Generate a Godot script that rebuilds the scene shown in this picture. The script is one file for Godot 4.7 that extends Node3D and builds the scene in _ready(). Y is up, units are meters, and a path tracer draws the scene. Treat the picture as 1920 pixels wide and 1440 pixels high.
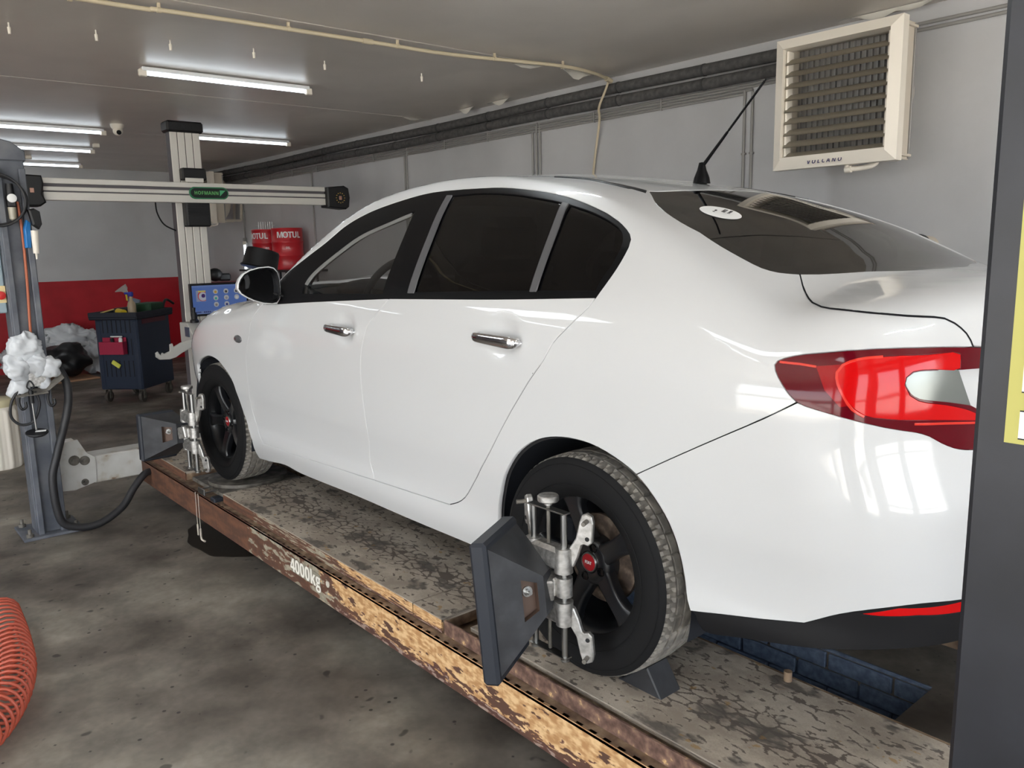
extends Node3D

const FLOOR := -0.35
const CEIL := 2.35
const WALL_X := 2.1
const BACK_Z := -10.9

func make_camera_and_light() -> void:
	var cam := Camera3D.new()
	cam.name = "camera"
	add_child(cam)
	cam.position = Vector3(-2.3534, 1.1847, 1.5029)
	cam.rotation = Vector3(-0.1684, -0.7012, -0.0208)
	cam.fov = 2.0 * rad_to_deg(atan(720.0 / 1515.28))
	cam.near = 0.05
	cam.far = 200.0
	cam.current = true
	var we := WorldEnvironment.new()
	we.name = "world"
	var e := Environment.new()
	e.background_mode = Environment.BG_SKY
	var sk := ProceduralSkyMaterial.new()
	sk.sky_top_color = Color(0.80, 0.87, 0.96)
	sk.sky_horizon_color = Color(0.98, 0.98, 0.97)
	sk.ground_horizon_color = Color(0.75, 0.74, 0.72)
	sk.ground_bottom_color = Color(0.45, 0.44, 0.42)
	sk.sky_energy_multiplier = 2.1
	sk.ground_energy_multiplier = 1.5
	e.sky = Sky.new()
	e.sky.sky_material = sk
	e.tonemap_mode = Environment.TONE_MAPPER_LINEAR
	e.tonemap_exposure = 1.42
	e.sdfgi_enabled = true
	e.ssao_enabled = true
	e.ssil_enabled = true
	we.environment = e
	add_child(we)
	var sun := DirectionalLight3D.new()
	sun.name = "sun"
	sun.light_energy = 9.0
	sun.light_color = Color(1.0, 0.97, 0.93)
	sun.light_angular_distance = 0.6
	sun.shadow_enabled = true
	sun.sky_mode = DirectionalLight3D.SKY_MODE_LIGHT_ONLY
	add_child(sun)
	sun.rotation_degrees = Vector3(-60, -40, 0)

const OUTLINE := {
	"front_door": [-1.8159,0.9614,-1.7597,0.9652,-1.676,0.9708,-1.5861,0.9767,-1.508,0.9815,-1.4522,0.9848,-1.3662,0.9899,-1.309,0.9933,-1.2266,0.9981,-1.1704,1.0013,-1.0884,1.006,-1.0077,1.0106,-0.9266,1.0152,-0.9885,0.963,-1.0239,0.9363,-1.0379,0.9218,-1.0485,0.8991,-1.0733,0.8194,-1.0802,0.791,-1.0846,0.7635,-1.0872,0.7357,-1.0885,0.7076,-1.087,0.6625,-1.0837,0.6163,-1.078,0.5395,-1.0779,0.5154,-1.0802,0.49,-1.0841,0.466,-1.0881,0.4439,-1.0948,0.4206,-1.0974,0.3981,-1.0889,0.3774,-1.0595,0.3344,-1.1658,0.3304,-1.2727,0.3263,-1.3781,0.3221,-1.4337,0.3199,-1.5209,0.3165,-1.6282,0.3125,-1.6876,0.3104,-1.7812,0.3069,-1.9097,0.3023,-1.9735,0.3,-2.066,0.2966,-2.1082,0.3314,-2.1273,0.3515,-2.142,0.3715,-2.1559,0.3936,-2.1673,0.4172,-2.1746,0.4415,-2.1757,0.4687,-2.1718,0.4975,-2.1661,0.5263,-2.162,0.553,-2.1589,0.603,-2.1532,0.6855,-2.1482,0.7123,-2.1409,0.7321,-2.1316,0.7501,-2.1219,0.7664,-2.0962,0.7992,-2.087,0.818,-2.0684,0.8633,-2.0569,0.883,-2.0401,0.9015,-2.0213,0.9173,-2.0026,0.9307,-1.9803,0.9431,-1.958,0.9536],
	"rear_door": [-0.9266,1.0152,-0.8687,1.017,-0.7803,1.0198,-0.7207,1.0217,-0.6316,1.0244,-0.5728,1.0263,-0.4865,1.0291,-0.4307,1.031,-0.3506,1.034,-0.2629,1.0376,-0.1474,1.043,-0.0645,1.0471,0.0471,1.0525,0.0394,1.0395,0.0299,1.0259,0.0133,1.0094,-0.0617,0.943,-0.0763,0.9271,-0.1021,0.8809,-0.1149,0.8645,-0.1616,0.813,-0.2374,0.7224,-0.2863,0.6606,-0.3404,0.5882,-0.3742,0.5458,-0.4224,0.4897,-0.4914,0.4106,-0.5093,0.3931,-0.5284,0.379,-0.5478,0.3681,-0.5697,0.359,-0.5923,0.3509,-0.7004,0.347,-0.8115,0.3431,-0.9347,0.3388,-1.0595,0.3344,-1.0889,0.3774,-1.0974,0.3981,-1.0948,0.4206,-1.0881,0.4439,-1.0841,0.466,-1.0802,0.49,-1.0779,0.5154,-1.078,0.5395,-1.0818,0.591,-1.087,0.6625,-1.0885,0.7076,-1.0872,0.7357,-1.0846,0.7635,-1.0802,0.791,-1.0733,0.8194,-1.0485,0.8991,-1.0379,0.9218,-1.0239,0.9363,-0.9885,0.963,-0.9475,0.9975],
	"dlo": [-1.8159,0.9614,-1.8338,0.9843,-1.854,1.0075,-1.8695,1.0302,-1.8734,1.052,-1.8638,1.0691,-1.8444,1.0855,-1.8186,1.1013,-1.7605,1.1322,-1.7349,1.1478,-1.69,1.1779,-1.6237,1.2229,-1.6029,1.2384,-1.5806,1.2569,-1.5179,1.3142,-1.4957,1.331,-1.4724,1.3459,-1.4484,1.3596,-1.4238,1.3723,-1.3735,1.3949,-1.3485,1.4046,-1.298,1.4209,-1.2177,1.4424,-1.1316,1.4621,-1.0756,1.4727,-1.0505,1.4766,-0.9971,1.482,-0.9177,1.4837,-0.8,1.4802,-0.7165,1.4761,-0.64,1.4721,-0.5922,1.468,-0.5433,1.4615,-0.4947,1.4535,-0.413,1.4385,-0.3561,1.4263,-0.2997,1.4125,-0.2437,1.3965,-0.2154,1.387,-0.1591,1.3659,-0.11,1.346,-0.0675,1.3276,-0.0473,1.3177,-0.0004,1.2916,0.0207,1.278,0.0466,1.2592,0.0675,1.2413,0.0822,1.2224,0.0897,1.1963,0.0892,1.175,0.0856,1.1523,0.0797,1.1299,0.0719,1.1078,0.0622,1.0846,0.0471,1.0525,-0.037,1.0484,-0.1474,1.043,-0.2331,1.0389,-0.3506,1.034,-0.4035,1.032,-0.4865,1.0291,-0.5437,1.0272,-0.6316,1.0244,-0.691,1.0226,-0.7803,1.0198,-0.8394,1.018,-0.9266,1.0152,-0.9808,1.0121,-1.0614,1.0075,-1.1155,1.0045,-1.1984,0.9997,-1.2535,0.9965,-1.3375,0.9916,-1.395,0.9882,-1.4804,0.9832,-1.5349,0.9798,-1.6173,0.9747,-1.7042,0.9689,-1.7876,0.9633],
	"gf": [-1.603,1.0105,-1.6089,1.0309,-1.6113,1.0512,-1.6038,1.0726,-1.588,1.0949,-1.5737,1.1099,-1.5552,1.1261,-1.5337,1.143,-1.466,1.1929,-1.3946,1.2452,-1.3696,1.2613,-1.3427,1.2761,-1.3189,1.2872,-1.2934,1.2973,-1.2398,1.3155,-1.1621,1.3408,-1.1082,1.3598,-1.0312,1.3869,-1.0191,1.3052,-1.0038,1.1977,-0.9933,1.113,-0.9835,1.0294],
	"gr": [-0.856,1.4514,-0.8035,1.4518,-0.7243,1.4516,-0.6709,1.4484,-0.5909,1.4399,-0.5067,1.4273,-0.4526,1.4172,-0.3676,1.3987,-0.2529,1.3728,-0.2207,1.0626,-0.8089,1.0403],
	"gq": [-0.2171,1.3619,-0.1401,1.3385,-0.0936,1.3216,-0.0516,1.3035,-0.032,1.294,0.0122,1.2702,0.0299,1.2576,0.0435,1.2439,0.0533,1.2293,0.0604,1.2137,0.0641,1.1963,0.0626,1.1685,0.0565,1.1397,0.0386,1.0952,0.0355,1.0701,-0.193,1.0634],
	"body_side": [-1.958,0.9536,-1.99,1.016,-1.84,1.1432,-1.775,1.2027,-1.6731,1.2966,-1.64,1.3249,-1.5729,1.3798,-1.5397,1.4053,-1.5057,1.4292,-1.47,1.4511,-1.4324,1.4712,-1.3939,1.4894,-1.3541,1.5059,-1.3129,1.5206,-1.27,1.5338,-1.228,1.5446,-1.1841,1.5536,-1.139,1.5613,-1.093,1.5677,-1,1.5775,-0.9148,1.5828,-0.8712,1.5841,-0.7842,1.5845,-0.657,1.582,-0.5736,1.5772,-0.4083,1.5659,-0.325,1.5605,-0.2,1.5523,-0.1351,1.5976,-0.0415,1.4807,-0.0178,1.4535,0.0063,1.429,0.0374,1.4014,0.0687,1.377,0.1006,1.3546,0.1333,1.3335,0.1664,1.3143,0.2002,1.2968,0.3041,1.2472,0.4385,1.1856,0.4682,1.1734,0.4952,1.1663,0.5226,1.1625,0.5544,1.1632,0.5869,1.1658,0.6046,1.1169,0.6113,1.1015,0.6284,1.0719,0.6395,1.0585,0.6614,1.0461,0.6796,1.0418,0.7511,1.0332,0.8343,1.0262,0.8987,1.0231,0.9236,1.0198,0.9462,1.0094,0.9596,0.9992,0.9709,0.9879,0.979,0.9735,0.9836,0.9593,0.9315,0.963,0.8754,0.9656,0.8183,0.9668,0.7635,0.9662,0.7107,0.9629,0.6601,0.9572,0.6351,0.9536,0.6135,0.949,0.5947,0.9431,0.5814,0.9364,0.5763,0.9283,0.5784,0.9164,0.585,0.9031,0.5947,0.8885,0.608,0.871,0.6239,0.856,0.5813,0.827,0.5172,0.7879,0.4479,0.7485,0.3773,0.7086,0.303,0.667,0.2281,0.625,0.2072,0.6362,0.1846,0.646,0.1568,0.6565,0.1278,0.6654,0.1006,0.6718,0.0736,0.6762,0.049,0.6783,0.024,0.6789,-0.005,0.6782,-0.0346,0.6757,-0.0551,0.6728,-0.0756,0.6689,-0.0957,0.6638,-0.1151,0.6577,-0.1342,0.6505,-0.1531,0.6417,-0.174,0.6303,-0.1947,0.6171,-0.2141,0.6026,-0.2312,0.5873,-0.2469,0.5708,-0.2619,0.5531,-0.2775,0.5325,-0.2921,0.5106,-0.305,0.4886,-0.315,0.4681,-0.3303,0.4279,-0.3366,0.4065,-0.3404,0.3859,-0.3413,0.3651,-0.34,0.3443,-0.3316,0.3042,-0.3848,0.2325,-0.4324,0.2329,-0.51,0.2328,-0.5897,0.2319,-0.6835,0.2305,-0.7821,0.2292,-0.876,0.2283,-0.9606,0.2281,-1.0436,0.2284,-1.1275,0.2287,-1.2446,0.2281,-1.3619,0.2257,-1.4571,0.2228,-1.5823,0.2191,-1.6928,0.2172,-1.7381,0.2174,-1.7731,0.219,-1.8571,0.2262,-1.8864,0.2265,-1.9392,0.2225,-1.9942,0.2153,-2.0736,0.2048,-2.1307,0.1995,-2.2126,0.1927,-2.2159,0.2214,-2.2173,0.2494,-2.211,0.2727,-2.2077,0.2953,-2.066,0.2966,-2.1082,0.3314,-2.1273,0.3515,-2.142,0.3715,-2.1559,0.3936,-2.1673,0.4172,-2.1746,0.4415,-2.1757,0.4687,-2.1718,0.4975,-2.1661,0.5263,-2.162,0.553,-2.1589,0.603,-2.1532,0.6855,-2.1482,0.7123,-2.1409,0.7321,-2.1316,0.7501,-2.1219,0.7664,-2.0962,0.7992,-2.087,0.818,-2.0684,0.8633,-2.0569,0.883,-2.0401,0.9015,-2.0213,0.9173,-2.0026,0.9307,-1.9803,0.9431],
	"rear_bumper": [0.2281,0.625,0.303,0.667,0.3773,0.7086,0.4479,0.7485,0.5172,0.7879,0.5573,0.8117,0.6239,0.8554,0.64,0.8492,0.7541,0.8185,0.7828,0.8112,0.8459,0.7977,0.8614,0.7928,0.8753,0.787,0.904,0.7703,0.9205,0.7623,0.9375,0.7555,0.9527,0.7512,0.9691,0.7479,1.0252,0.7407,1.12,0.735,1.3,0.7,1.45,0.685,1.614,0.68,1.614,0.44,1.45,0.44,1.15,0.434,0.9874,0.432,0.9112,0.4403,0.8864,0.4421,0.8627,0.4422,0.8382,0.4403,0.8143,0.4368,0.7918,0.4323,0.7711,0.4272,0.7434,0.4184,0.7191,0.4081,0.7004,0.398,0.6534,0.3685,0.5616,0.3483,0.4658,0.3294,0.3852,0.3118,0.3747,0.3367,0.3701,0.3536,0.3577,0.4192,0.3512,0.4477,0.3433,0.476,0.3353,0.4999,0.3255,0.5223,0.3129,0.5421,0.2984,0.5606,0.2816,0.5796,0.2636,0.5973,0.2464,0.612],
	"valance": [0.3852,0.3118,0.4658,0.3294,0.5616,0.3483,0.6534,0.3685,0.7004,0.398,0.7191,0.4081,0.7434,0.4184,0.7711,0.4272,0.7918,0.4323,0.8143,0.4368,0.8382,0.4403,0.8627,0.4422,0.8864,0.4421,0.9112,0.4403,0.9874,0.432,1.15,0.434,1.45,0.44,1.614,0.44,1.614,0.33,1.2,0.334,0.9901,0.3335,0.8986,0.3397,0.8706,0.3406,0.8186,0.3393,0.77,0.3346,0.7222,0.3268,0.6319,0.3076,0.5163,0.2834,0.4602,0.2691,0.4346,0.2645,0.4156,0.2668,0.4034,0.2831,0.3957,0.304],
	"fog": [0.7545,0.412,0.8253,0.4306,0.9882,0.4252,0.9915,0.3994,0.865,0.4127,0.7901,0.411],
	"tail_light": [0.5763,0.9283,0.5814,0.9364,0.5947,0.9431,0.6135,0.949,0.6351,0.9536,0.7107,0.9629,0.7635,0.9662,0.8183,0.9668,0.9033,0.9645,0.9836,0.9593,1.0459,0.9529,1.12,0.951,1.12,0.914,1.0394,0.9133,0.9448,0.9165,0.8938,0.9198,0.8473,0.9209,0.8349,0.919,0.822,0.9103,0.8189,0.8999,0.8207,0.8929,0.8299,0.8781,0.8377,0.8718,0.8483,0.8665,0.8624,0.8625,0.9172,0.8528,0.9797,0.8394,1.0296,0.8157,1.12,0.8,1.12,0.742,1.0252,0.7407,0.9691,0.7479,0.9527,0.7512,0.9375,0.7555,0.9205,0.7623,0.904,0.7703,0.8753,0.787,0.8614,0.7928,0.8459,0.7977,0.7828,0.8112,0.7026,0.8322,0.64,0.8492,0.6239,0.856,0.608,0.871,0.5947,0.8885,0.585,0.9031,0.5784,0.9164],
	"reverse": [0.9404,0.9169,0.8628,0.9208,0.8473,0.9209,0.8349,0.919,0.822,0.9103,0.8189,0.8999,0.8207,0.8929,0.8299,0.8781,0.8377,0.8718,0.8483,0.8665,0.8624,0.8625,0.9172,0.8528,0.9797,0.8394],
	"inset": [0.9448,0.9165,1.0394,0.9133,1.12,0.914,1.12,0.8,1.0296,0.8157,0.9797,0.8394],
	"bowl": [0.6916,0.9256,0.7056,0.9368,0.7213,0.9463,0.7481,0.9514,0.8069,0.9537,0.8658,0.9525,0.9258,0.9538,0.9444,0.9483,0.9432,0.9205,0.9271,0.9176,0.8792,0.9235,0.8536,0.9244,0.8327,0.9223,0.8188,0.9115,0.8158,0.8959,0.827,0.874,0.8451,0.862,0.8642,0.8565,0.912,0.8468,0.9339,0.8412,0.9556,0.8353,0.9759,0.8286,1.0057,0.8163,1.022,0.8062,1.013,0.8049,0.9911,0.8066,0.8683,0.8219,0.8072,0.8269,0.761,0.8324,0.7432,0.8375,0.7274,0.848,0.7142,0.8617,0.7045,0.8783,0.6963,0.8962],
	"trunk_lid": [1.1976,1.2627,1.125,1.2572,1.0163,1.2485,0.946,1.2408,0.9119,1.2359,0.8717,1.2287,0.8306,1.22,0.7502,1.201,0.6526,1.1777,0.5869,1.1658,0.6046,1.1169,0.6113,1.1015,0.6284,1.0719,0.6395,1.0585,0.6614,1.0461,0.6796,1.0418,0.7257,1.036,0.7789,1.0307,0.8343,1.0262,0.8987,1.0231,0.9236,1.0198,0.9462,1.0094,0.9596,0.9992,0.9709,0.9879,0.979,0.9735,0.9836,0.9593,1.0459,0.9529,1.12,0.951,1.12,0.742,1.3,0.705,1.45,0.69,1.614,0.685,1.614,1.2727,1.4246,1.273],
	"fender": [-1.958,0.9536,-1.9803,0.9431,-2.0026,0.9307,-2.0213,0.9173,-2.0401,0.9015,-2.0569,0.883,-2.0684,0.8633,-2.087,0.818,-2.0962,0.7992,-2.1219,0.7664,-2.1316,0.7501,-2.1409,0.7321,-2.1482,0.7123,-2.1532,0.6855,-2.1572,0.6276,-2.162,0.553,-2.1661,0.5263,-2.1718,0.4975,-2.1757,0.4687,-2.1746,0.4415,-2.1673,0.4172,-2.1559,0.3936,-2.142,0.3715,-2.1273,0.3515,-2.1082,0.3314,-2.066,0.2966,-2.2027,0.2826,-2.2163,0.3132,-2.2459,0.3495,-2.2774,0.3912,-2.2916,0.4137,-2.3034,0.4396,-2.3226,0.493,-2.3361,0.5339,-2.345,0.552,-2.3642,0.5741,-2.3871,0.5925,-2.4117,0.6068,-2.4793,0.6395,-2.5013,0.6479,-2.5262,0.6545,-2.5522,0.6592,-2.5784,0.6624,-2.6042,0.6644,-2.6302,0.6648,-2.6568,0.6635,-2.6789,0.6608,-2.7015,0.6568,-2.7477,0.6464,-2.8016,0.6327,-2.8285,0.6246,-2.8539,0.6155,-2.8808,0.6032,-2.9059,0.5895,-2.9143,0.5377,-3.05,0.66,-3.2,0.7,-3.25,0.704,-3.1,0.769,-3.0047,0.8089,-2.9539,0.8289,-2.9,0.8478,-2.8538,0.8624,-2.7543,0.8911,-2.7027,0.9042,-2.651,0.916,-2.6,0.926,-2.5499,0.9333,-2.4992,0.9381,-2.3979,0.9449,-2.3483,0.9491,-2.3,0.9554,-2.2484,0.9651,-2.1982,0.9763,-2.05,1.0128],
	"front_bumper": [-3.05,0.66,-2.9143,0.5377,-2.9371,0.5074,-2.9566,0.4749,-2.9726,0.4406,-2.985,0.4048,-2.9935,0.3679,-2.9981,0.3303,-2.9988,0.2924,-2.9955,0.2546,-2.9882,0.2174,-3.2,0.2,-4.31,0.2,-4.31,0.6,-3.6,0.6,-3.35,0.63,-3.2,0.66],
	"headlight": [-3.2,0.7,-3.1,0.675,-3.2,0.66,-3.35,0.63,-3.6,0.61,-3.6,0.68,-3.35,0.71],
	"moulding_a": [-0.8837,1.454,-0.8526,1.4511,-0.7888,1.039,-0.8239,1.038],
	"moulding_b": [-0.2457,1.3701,-0.2187,1.3644,-0.189,1.062,-0.2133,1.0612],
	"roof_strip": [-0.5513,1.6733,-0.5284,1.6833,-0.5044,1.6917,-0.4849,1.6959,-0.4641,1.6983,-0.4407,1.6971,-0.4192,1.6919,-0.395,1.683,-0.3173,1.6486,-0.2937,1.6393,-0.1941,1.6088,-0.1346,1.5858,-0.1101,1.5434,-0.1713,1.5701,-0.2711,1.608,-0.3694,1.6487,-0.3932,1.6571,-0.4145,1.6627,-0.4392,1.6661,-0.4614,1.6663,-0.4825,1.6647,-0.5084,1.6595,-0.5333,1.6527],
	"glass_run": [-1.6113,1.0512,-1.6017,1.0725,-1.588,1.0949,-1.5737,1.1099,-1.5552,1.1261,-1.5108,1.1602,-1.4186,1.2282,-1.3946,1.2452,-1.3696,1.2613,-1.3427,1.2761,-1.3188,1.2872,-1.293,1.2975,-1.2388,1.3162,-1.1621,1.3408,-1.0514,1.3772,-1.0475,1.3634,-1.1209,1.3385,-1.2223,1.3041,-1.2755,1.2852,-1.3009,1.2748,-1.3243,1.2638,-1.3507,1.2492,-1.3754,1.2335,-1.399,1.217,-1.4897,1.1507,-1.5331,1.1175,-1.5514,1.1019,-1.5657,1.0877,-1.5795,1.0674,-1.5897,1.0483],
	"gap_shade_rear": [0.0503,1.0506,0.0426,1.0375,0.0327,1.0235,0.0159,1.0067,-0.059,0.9403,-0.0732,0.9249,-0.099,0.8788,-0.1121,0.8621,-0.1587,0.8105,-0.2345,0.72,-0.2833,0.6583,-0.3374,0.5859,-0.3713,0.5433,-0.4195,0.4873,-0.4887,0.408,-0.5069,0.3903,-0.5263,0.3759,-0.5462,0.3647,-0.5684,0.3555,-0.5911,0.3474,-0.5936,0.3545,-0.5711,0.3625,-0.5495,0.3714,-0.5304,0.3822,-0.5117,0.396,-0.4941,0.4132,-0.4414,0.4733,-0.3771,0.5482,-0.3434,0.5904,-0.2892,0.6629,-0.2403,0.7247,-0.1644,0.8155,-0.1178,0.867,-0.1053,0.8829,-0.0793,0.9292,-0.0643,0.9457,0.0108,1.0122,0.027,1.0284,0.0439,1.0544],
	"gap_shade_lid": [0.5888,1.1665,0.6065,1.1176,0.6206,1.0885,0.6301,1.0731,0.6408,1.0602,0.6622,1.048,0.6799,1.0438,0.7513,1.0353,0.8344,1.0283,0.8989,1.0252,0.9242,1.0218,0.9472,1.0112,0.961,1.0007,0.9726,0.9891,0.9809,0.9743,0.9856,0.96,0.9817,0.9587,0.9771,0.9726,0.9693,0.9866,0.9582,0.9976,0.9451,1.0075,0.9231,1.0178,0.8985,1.021,0.8342,1.0241,0.7509,1.0311,0.6792,1.0397,0.6606,1.0442,0.6382,1.0569,0.6267,1.0707,0.6094,1.1006,0.6026,1.1161,0.5849,1.1651],
	"gap_shade_mid": [-0.925,1.0133,-0.9869,0.961,-1.0222,0.9344,-1.0358,0.9204,-1.0462,0.8982,-1.0709,0.8188,-1.0777,0.7905,-1.0821,0.7632,-1.0847,0.7356,-1.086,0.7075,-1.0845,0.6627,-1.0812,0.6165,-1.0755,0.5396,-1.0754,0.5153,-1.0777,0.4897,-1.0816,0.4656,-1.0856,0.4433,-1.0924,0.4201,-1.0949,0.3985,-1.0867,0.3786,-1.0574,0.3358,-1.0615,0.333,-1.091,0.3762,-1.0999,0.3978,-1.0973,0.4211,-1.0905,0.4445,-1.0865,0.4665,-1.0827,0.4903,-1.0804,0.5155,-1.0805,0.5394,-1.0843,0.5908,-1.0895,0.6623,-1.091,0.7076,-1.0897,0.7359,-1.0871,0.7638,-1.0827,0.7915,-1.0757,0.8201,-1.0508,0.9,-1.04,0.9231,-1.0255,0.9382,-0.99,0.9649,-0.9282,1.0171],
	"gap_shade_front": [-1.9571,0.9518,-1.9794,0.9413,-2.0016,0.929,-2.0201,0.9157,-2.0387,0.9001,-2.0553,0.8818,-2.0666,0.8624,-2.0852,0.8172,-2.0945,0.7981,-2.1202,0.7653,-2.1299,0.7492,-2.139,0.7313,-2.1463,0.7118,-2.1512,0.6853,-2.1552,0.6275,-2.16,0.5528,-2.1641,0.5259,-2.1698,0.4972,-2.1737,0.4686,-2.1726,0.4418,-2.1655,0.4179,-2.1541,0.3946,-2.1403,0.3726,-2.1257,0.3528,-2.1068,0.3328,-2.0648,0.2981,-2.0673,0.295,-2.1095,0.3299,-2.1288,0.3502,-2.1436,0.3704,-2.1576,0.3926,-2.1692,0.4164,-2.1765,0.4412,-2.1777,0.4688,-2.1738,0.4979,-2.164,0.5532,-2.1609,0.6031,-2.1551,0.6858,-2.1501,0.7128,-2.1427,0.7329,-2.1334,0.7511,-2.1235,0.7675,-2.0979,0.8003,-2.0888,0.8188,-2.0702,0.8642,-2.0585,0.8842,-2.0415,0.903,-2.0226,0.9189,-2.0037,0.9324,-1.9812,0.9449,-1.9588,0.9554],
	"lens_ring": [0.7743,0.9514,0.7446,0.9491,0.7311,0.9468,0.7158,0.9419,0.7039,0.9353,0.6944,0.9208,0.6944,0.9105,0.697,0.8987,0.7016,0.8858,0.7079,0.8729,0.715,0.8602,0.7234,0.8492,0.7333,0.842,0.7442,0.8358,0.7425,0.8328,0.7314,0.8391,0.7209,0.8467,0.7121,0.8583,0.6984,0.8844,0.6936,0.8977,0.6909,0.9101,0.6911,0.9221,0.7014,0.9378,0.7144,0.9451,0.7303,0.9502,0.7442,0.9526,0.7741,0.9548],
	"lens_line": [0.8398,0.8173,0.9101,0.8112,1.0228,0.7996,1.0225,0.7967,0.9098,0.8082,0.8395,0.8143],
	"lens_line2": [0.5858,0.9371,0.6256,0.9361,0.6554,0.9327,0.6551,0.9297,0.6254,0.9331,0.5858,0.9341],
}
const PLAN := {
	"rear_glass": [0,-0.098,-0.0445,-0.0992,-0.0894,-0.1002,-0.1341,-0.1013,-0.1778,-0.1028,-0.22,-0.105,-0.2679,-0.108,-0.3165,-0.1114,-0.3594,-0.1158,-0.39,-0.122,-0.4124,-0.1351,-0.4387,-0.1181,-0.4735,-0.081,-0.5092,-0.0356,-0.5384,0.0063,-0.5624,0.0483,-0.5812,0.0909,-0.5956,0.1333,-0.6044,0.1717,-0.6096,0.2098,-0.613,0.247,-0.6156,0.2977,-0.6151,0.343,-0.6101,0.3874,-0.5876,0.4201,-0.5661,0.4353,-0.5412,0.4481,-0.5168,0.4585,-0.4876,0.4682,-0.4501,0.4786,-0.4042,0.4898,-0.3555,0.5015,-0.3096,0.5131,-0.2714,0.524,-0.2344,0.5352,-0.1976,0.5461,-0.16,0.556,-0.1205,0.5648,-0.0804,0.5728,-0.0402,0.5803,0,0.588],
	"roof": [0,-1.4,-0.3,-1.385,-0.5,-1.34,-0.56,-1.27,-0.53,-1,-0.515,-0.7,-0.5,-0.45,-0.46,-0.16,-0.39,-0.122,-0.22,-0.105,0,-0.098],
	"windshield": [0,-2.24,-0.35,-2.2,-0.65,-2.06,-0.8,-1.99,-0.745,-1.84,-0.67,-1.64,-0.61,-1.47,-0.56,-1.27,-0.5,-1.34,-0.3,-1.385,0,-1.4],
	"hood": [0,-3.42,-0.3,-3.4,-0.5,-3.34,-0.6,-3.25,-0.66,-3.1,-0.7,-2.9,-0.735,-2.6,-0.745,-2.3,-0.75,-2.05,-0.65,-2.08,-0.35,-2.22,0,-2.26],
}
const T_W := [0.1,0.74,0.15,0.8,0.2,0.836,0.24,0.852,0.28,0.8635,0.315,0.868,0.345,0.8655,0.37,0.862,0.4,0.8625,0.44,0.866,0.48,0.871,0.52,0.878,0.56,0.8815,0.66,0.886,0.76,0.8885,0.83,0.8885,0.87,0.886,0.9,0.88,0.94,0.871,0.99,0.859,1.05,0.836,1.12,0.797,1.22,0.733,1.32,0.663,1.4,0.59,1.46,0.52,1.55,0.4]
const T_PL := [-3.6,0.62,-3.45,0.73,-3.3,0.825,-3.15,0.9,-3,0.952,-2.85,0.98,-2.7,0.994,-2.5,0.999,-2.3,1,0,1,0.2,0.999,0.4,0.988,0.6,0.965,0.8,0.93,1,0.89]
const T_TC := [-3.6,0.46,-3.5,0.56,-3.4,0.66,-3.2,0.765,-3,0.855,-2.8,0.925,-2.6,0.978,-2.3,1.03,-2.2,1.06,-2.1,1.11,-1.9,1.24,-1.7,1.352,-1.5,1.416,-1.3,1.446,-1.1,1.459,-0.9,1.46,-0.7,1.45,-0.5,1.427,-0.3,1.396,-0.1,1.354,0.05,1.312,0.2,1.262,0.32,1.208,0.42,1.158,0.5,1.121,0.545,1.107,0.6,1.103,0.72,1.098,0.8,1.096,0.88,1.1,1,1.1]
const T_CR := [-3.6,0.12,-2.4,0.12,-2.2,0.16,-2,0.26,-1.7,0.26,-1.4,0.15,-1.1,0.11,-0.4,0.1,0,0.12,0.3,0.145,0.5,0.13,0.65,0.11,1,0.08]
const T_RC := [0.15,0.9,0.2,0.94,0.26,0.965,0.34,0.975,0.45,0.98,0.56,0.978,0.64,0.972,0.7,0.955,0.76,0.94,0.85,0.935,0.94,0.93,1.02,0.92,1.07,0.92,1.1,0.925,1.2,0.93]
const T_FC := [0.15,-3.4,0.25,-3.5,0.5,-3.56,0.7,-3.55,0.9,-3.45,1.2,-3.4]
const T_K := [-3.6,0.1,-2.4,0.09,-2,0.05,-0.3,0.05,0.1,0.07,0.5,0.09,1,0.08]
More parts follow.
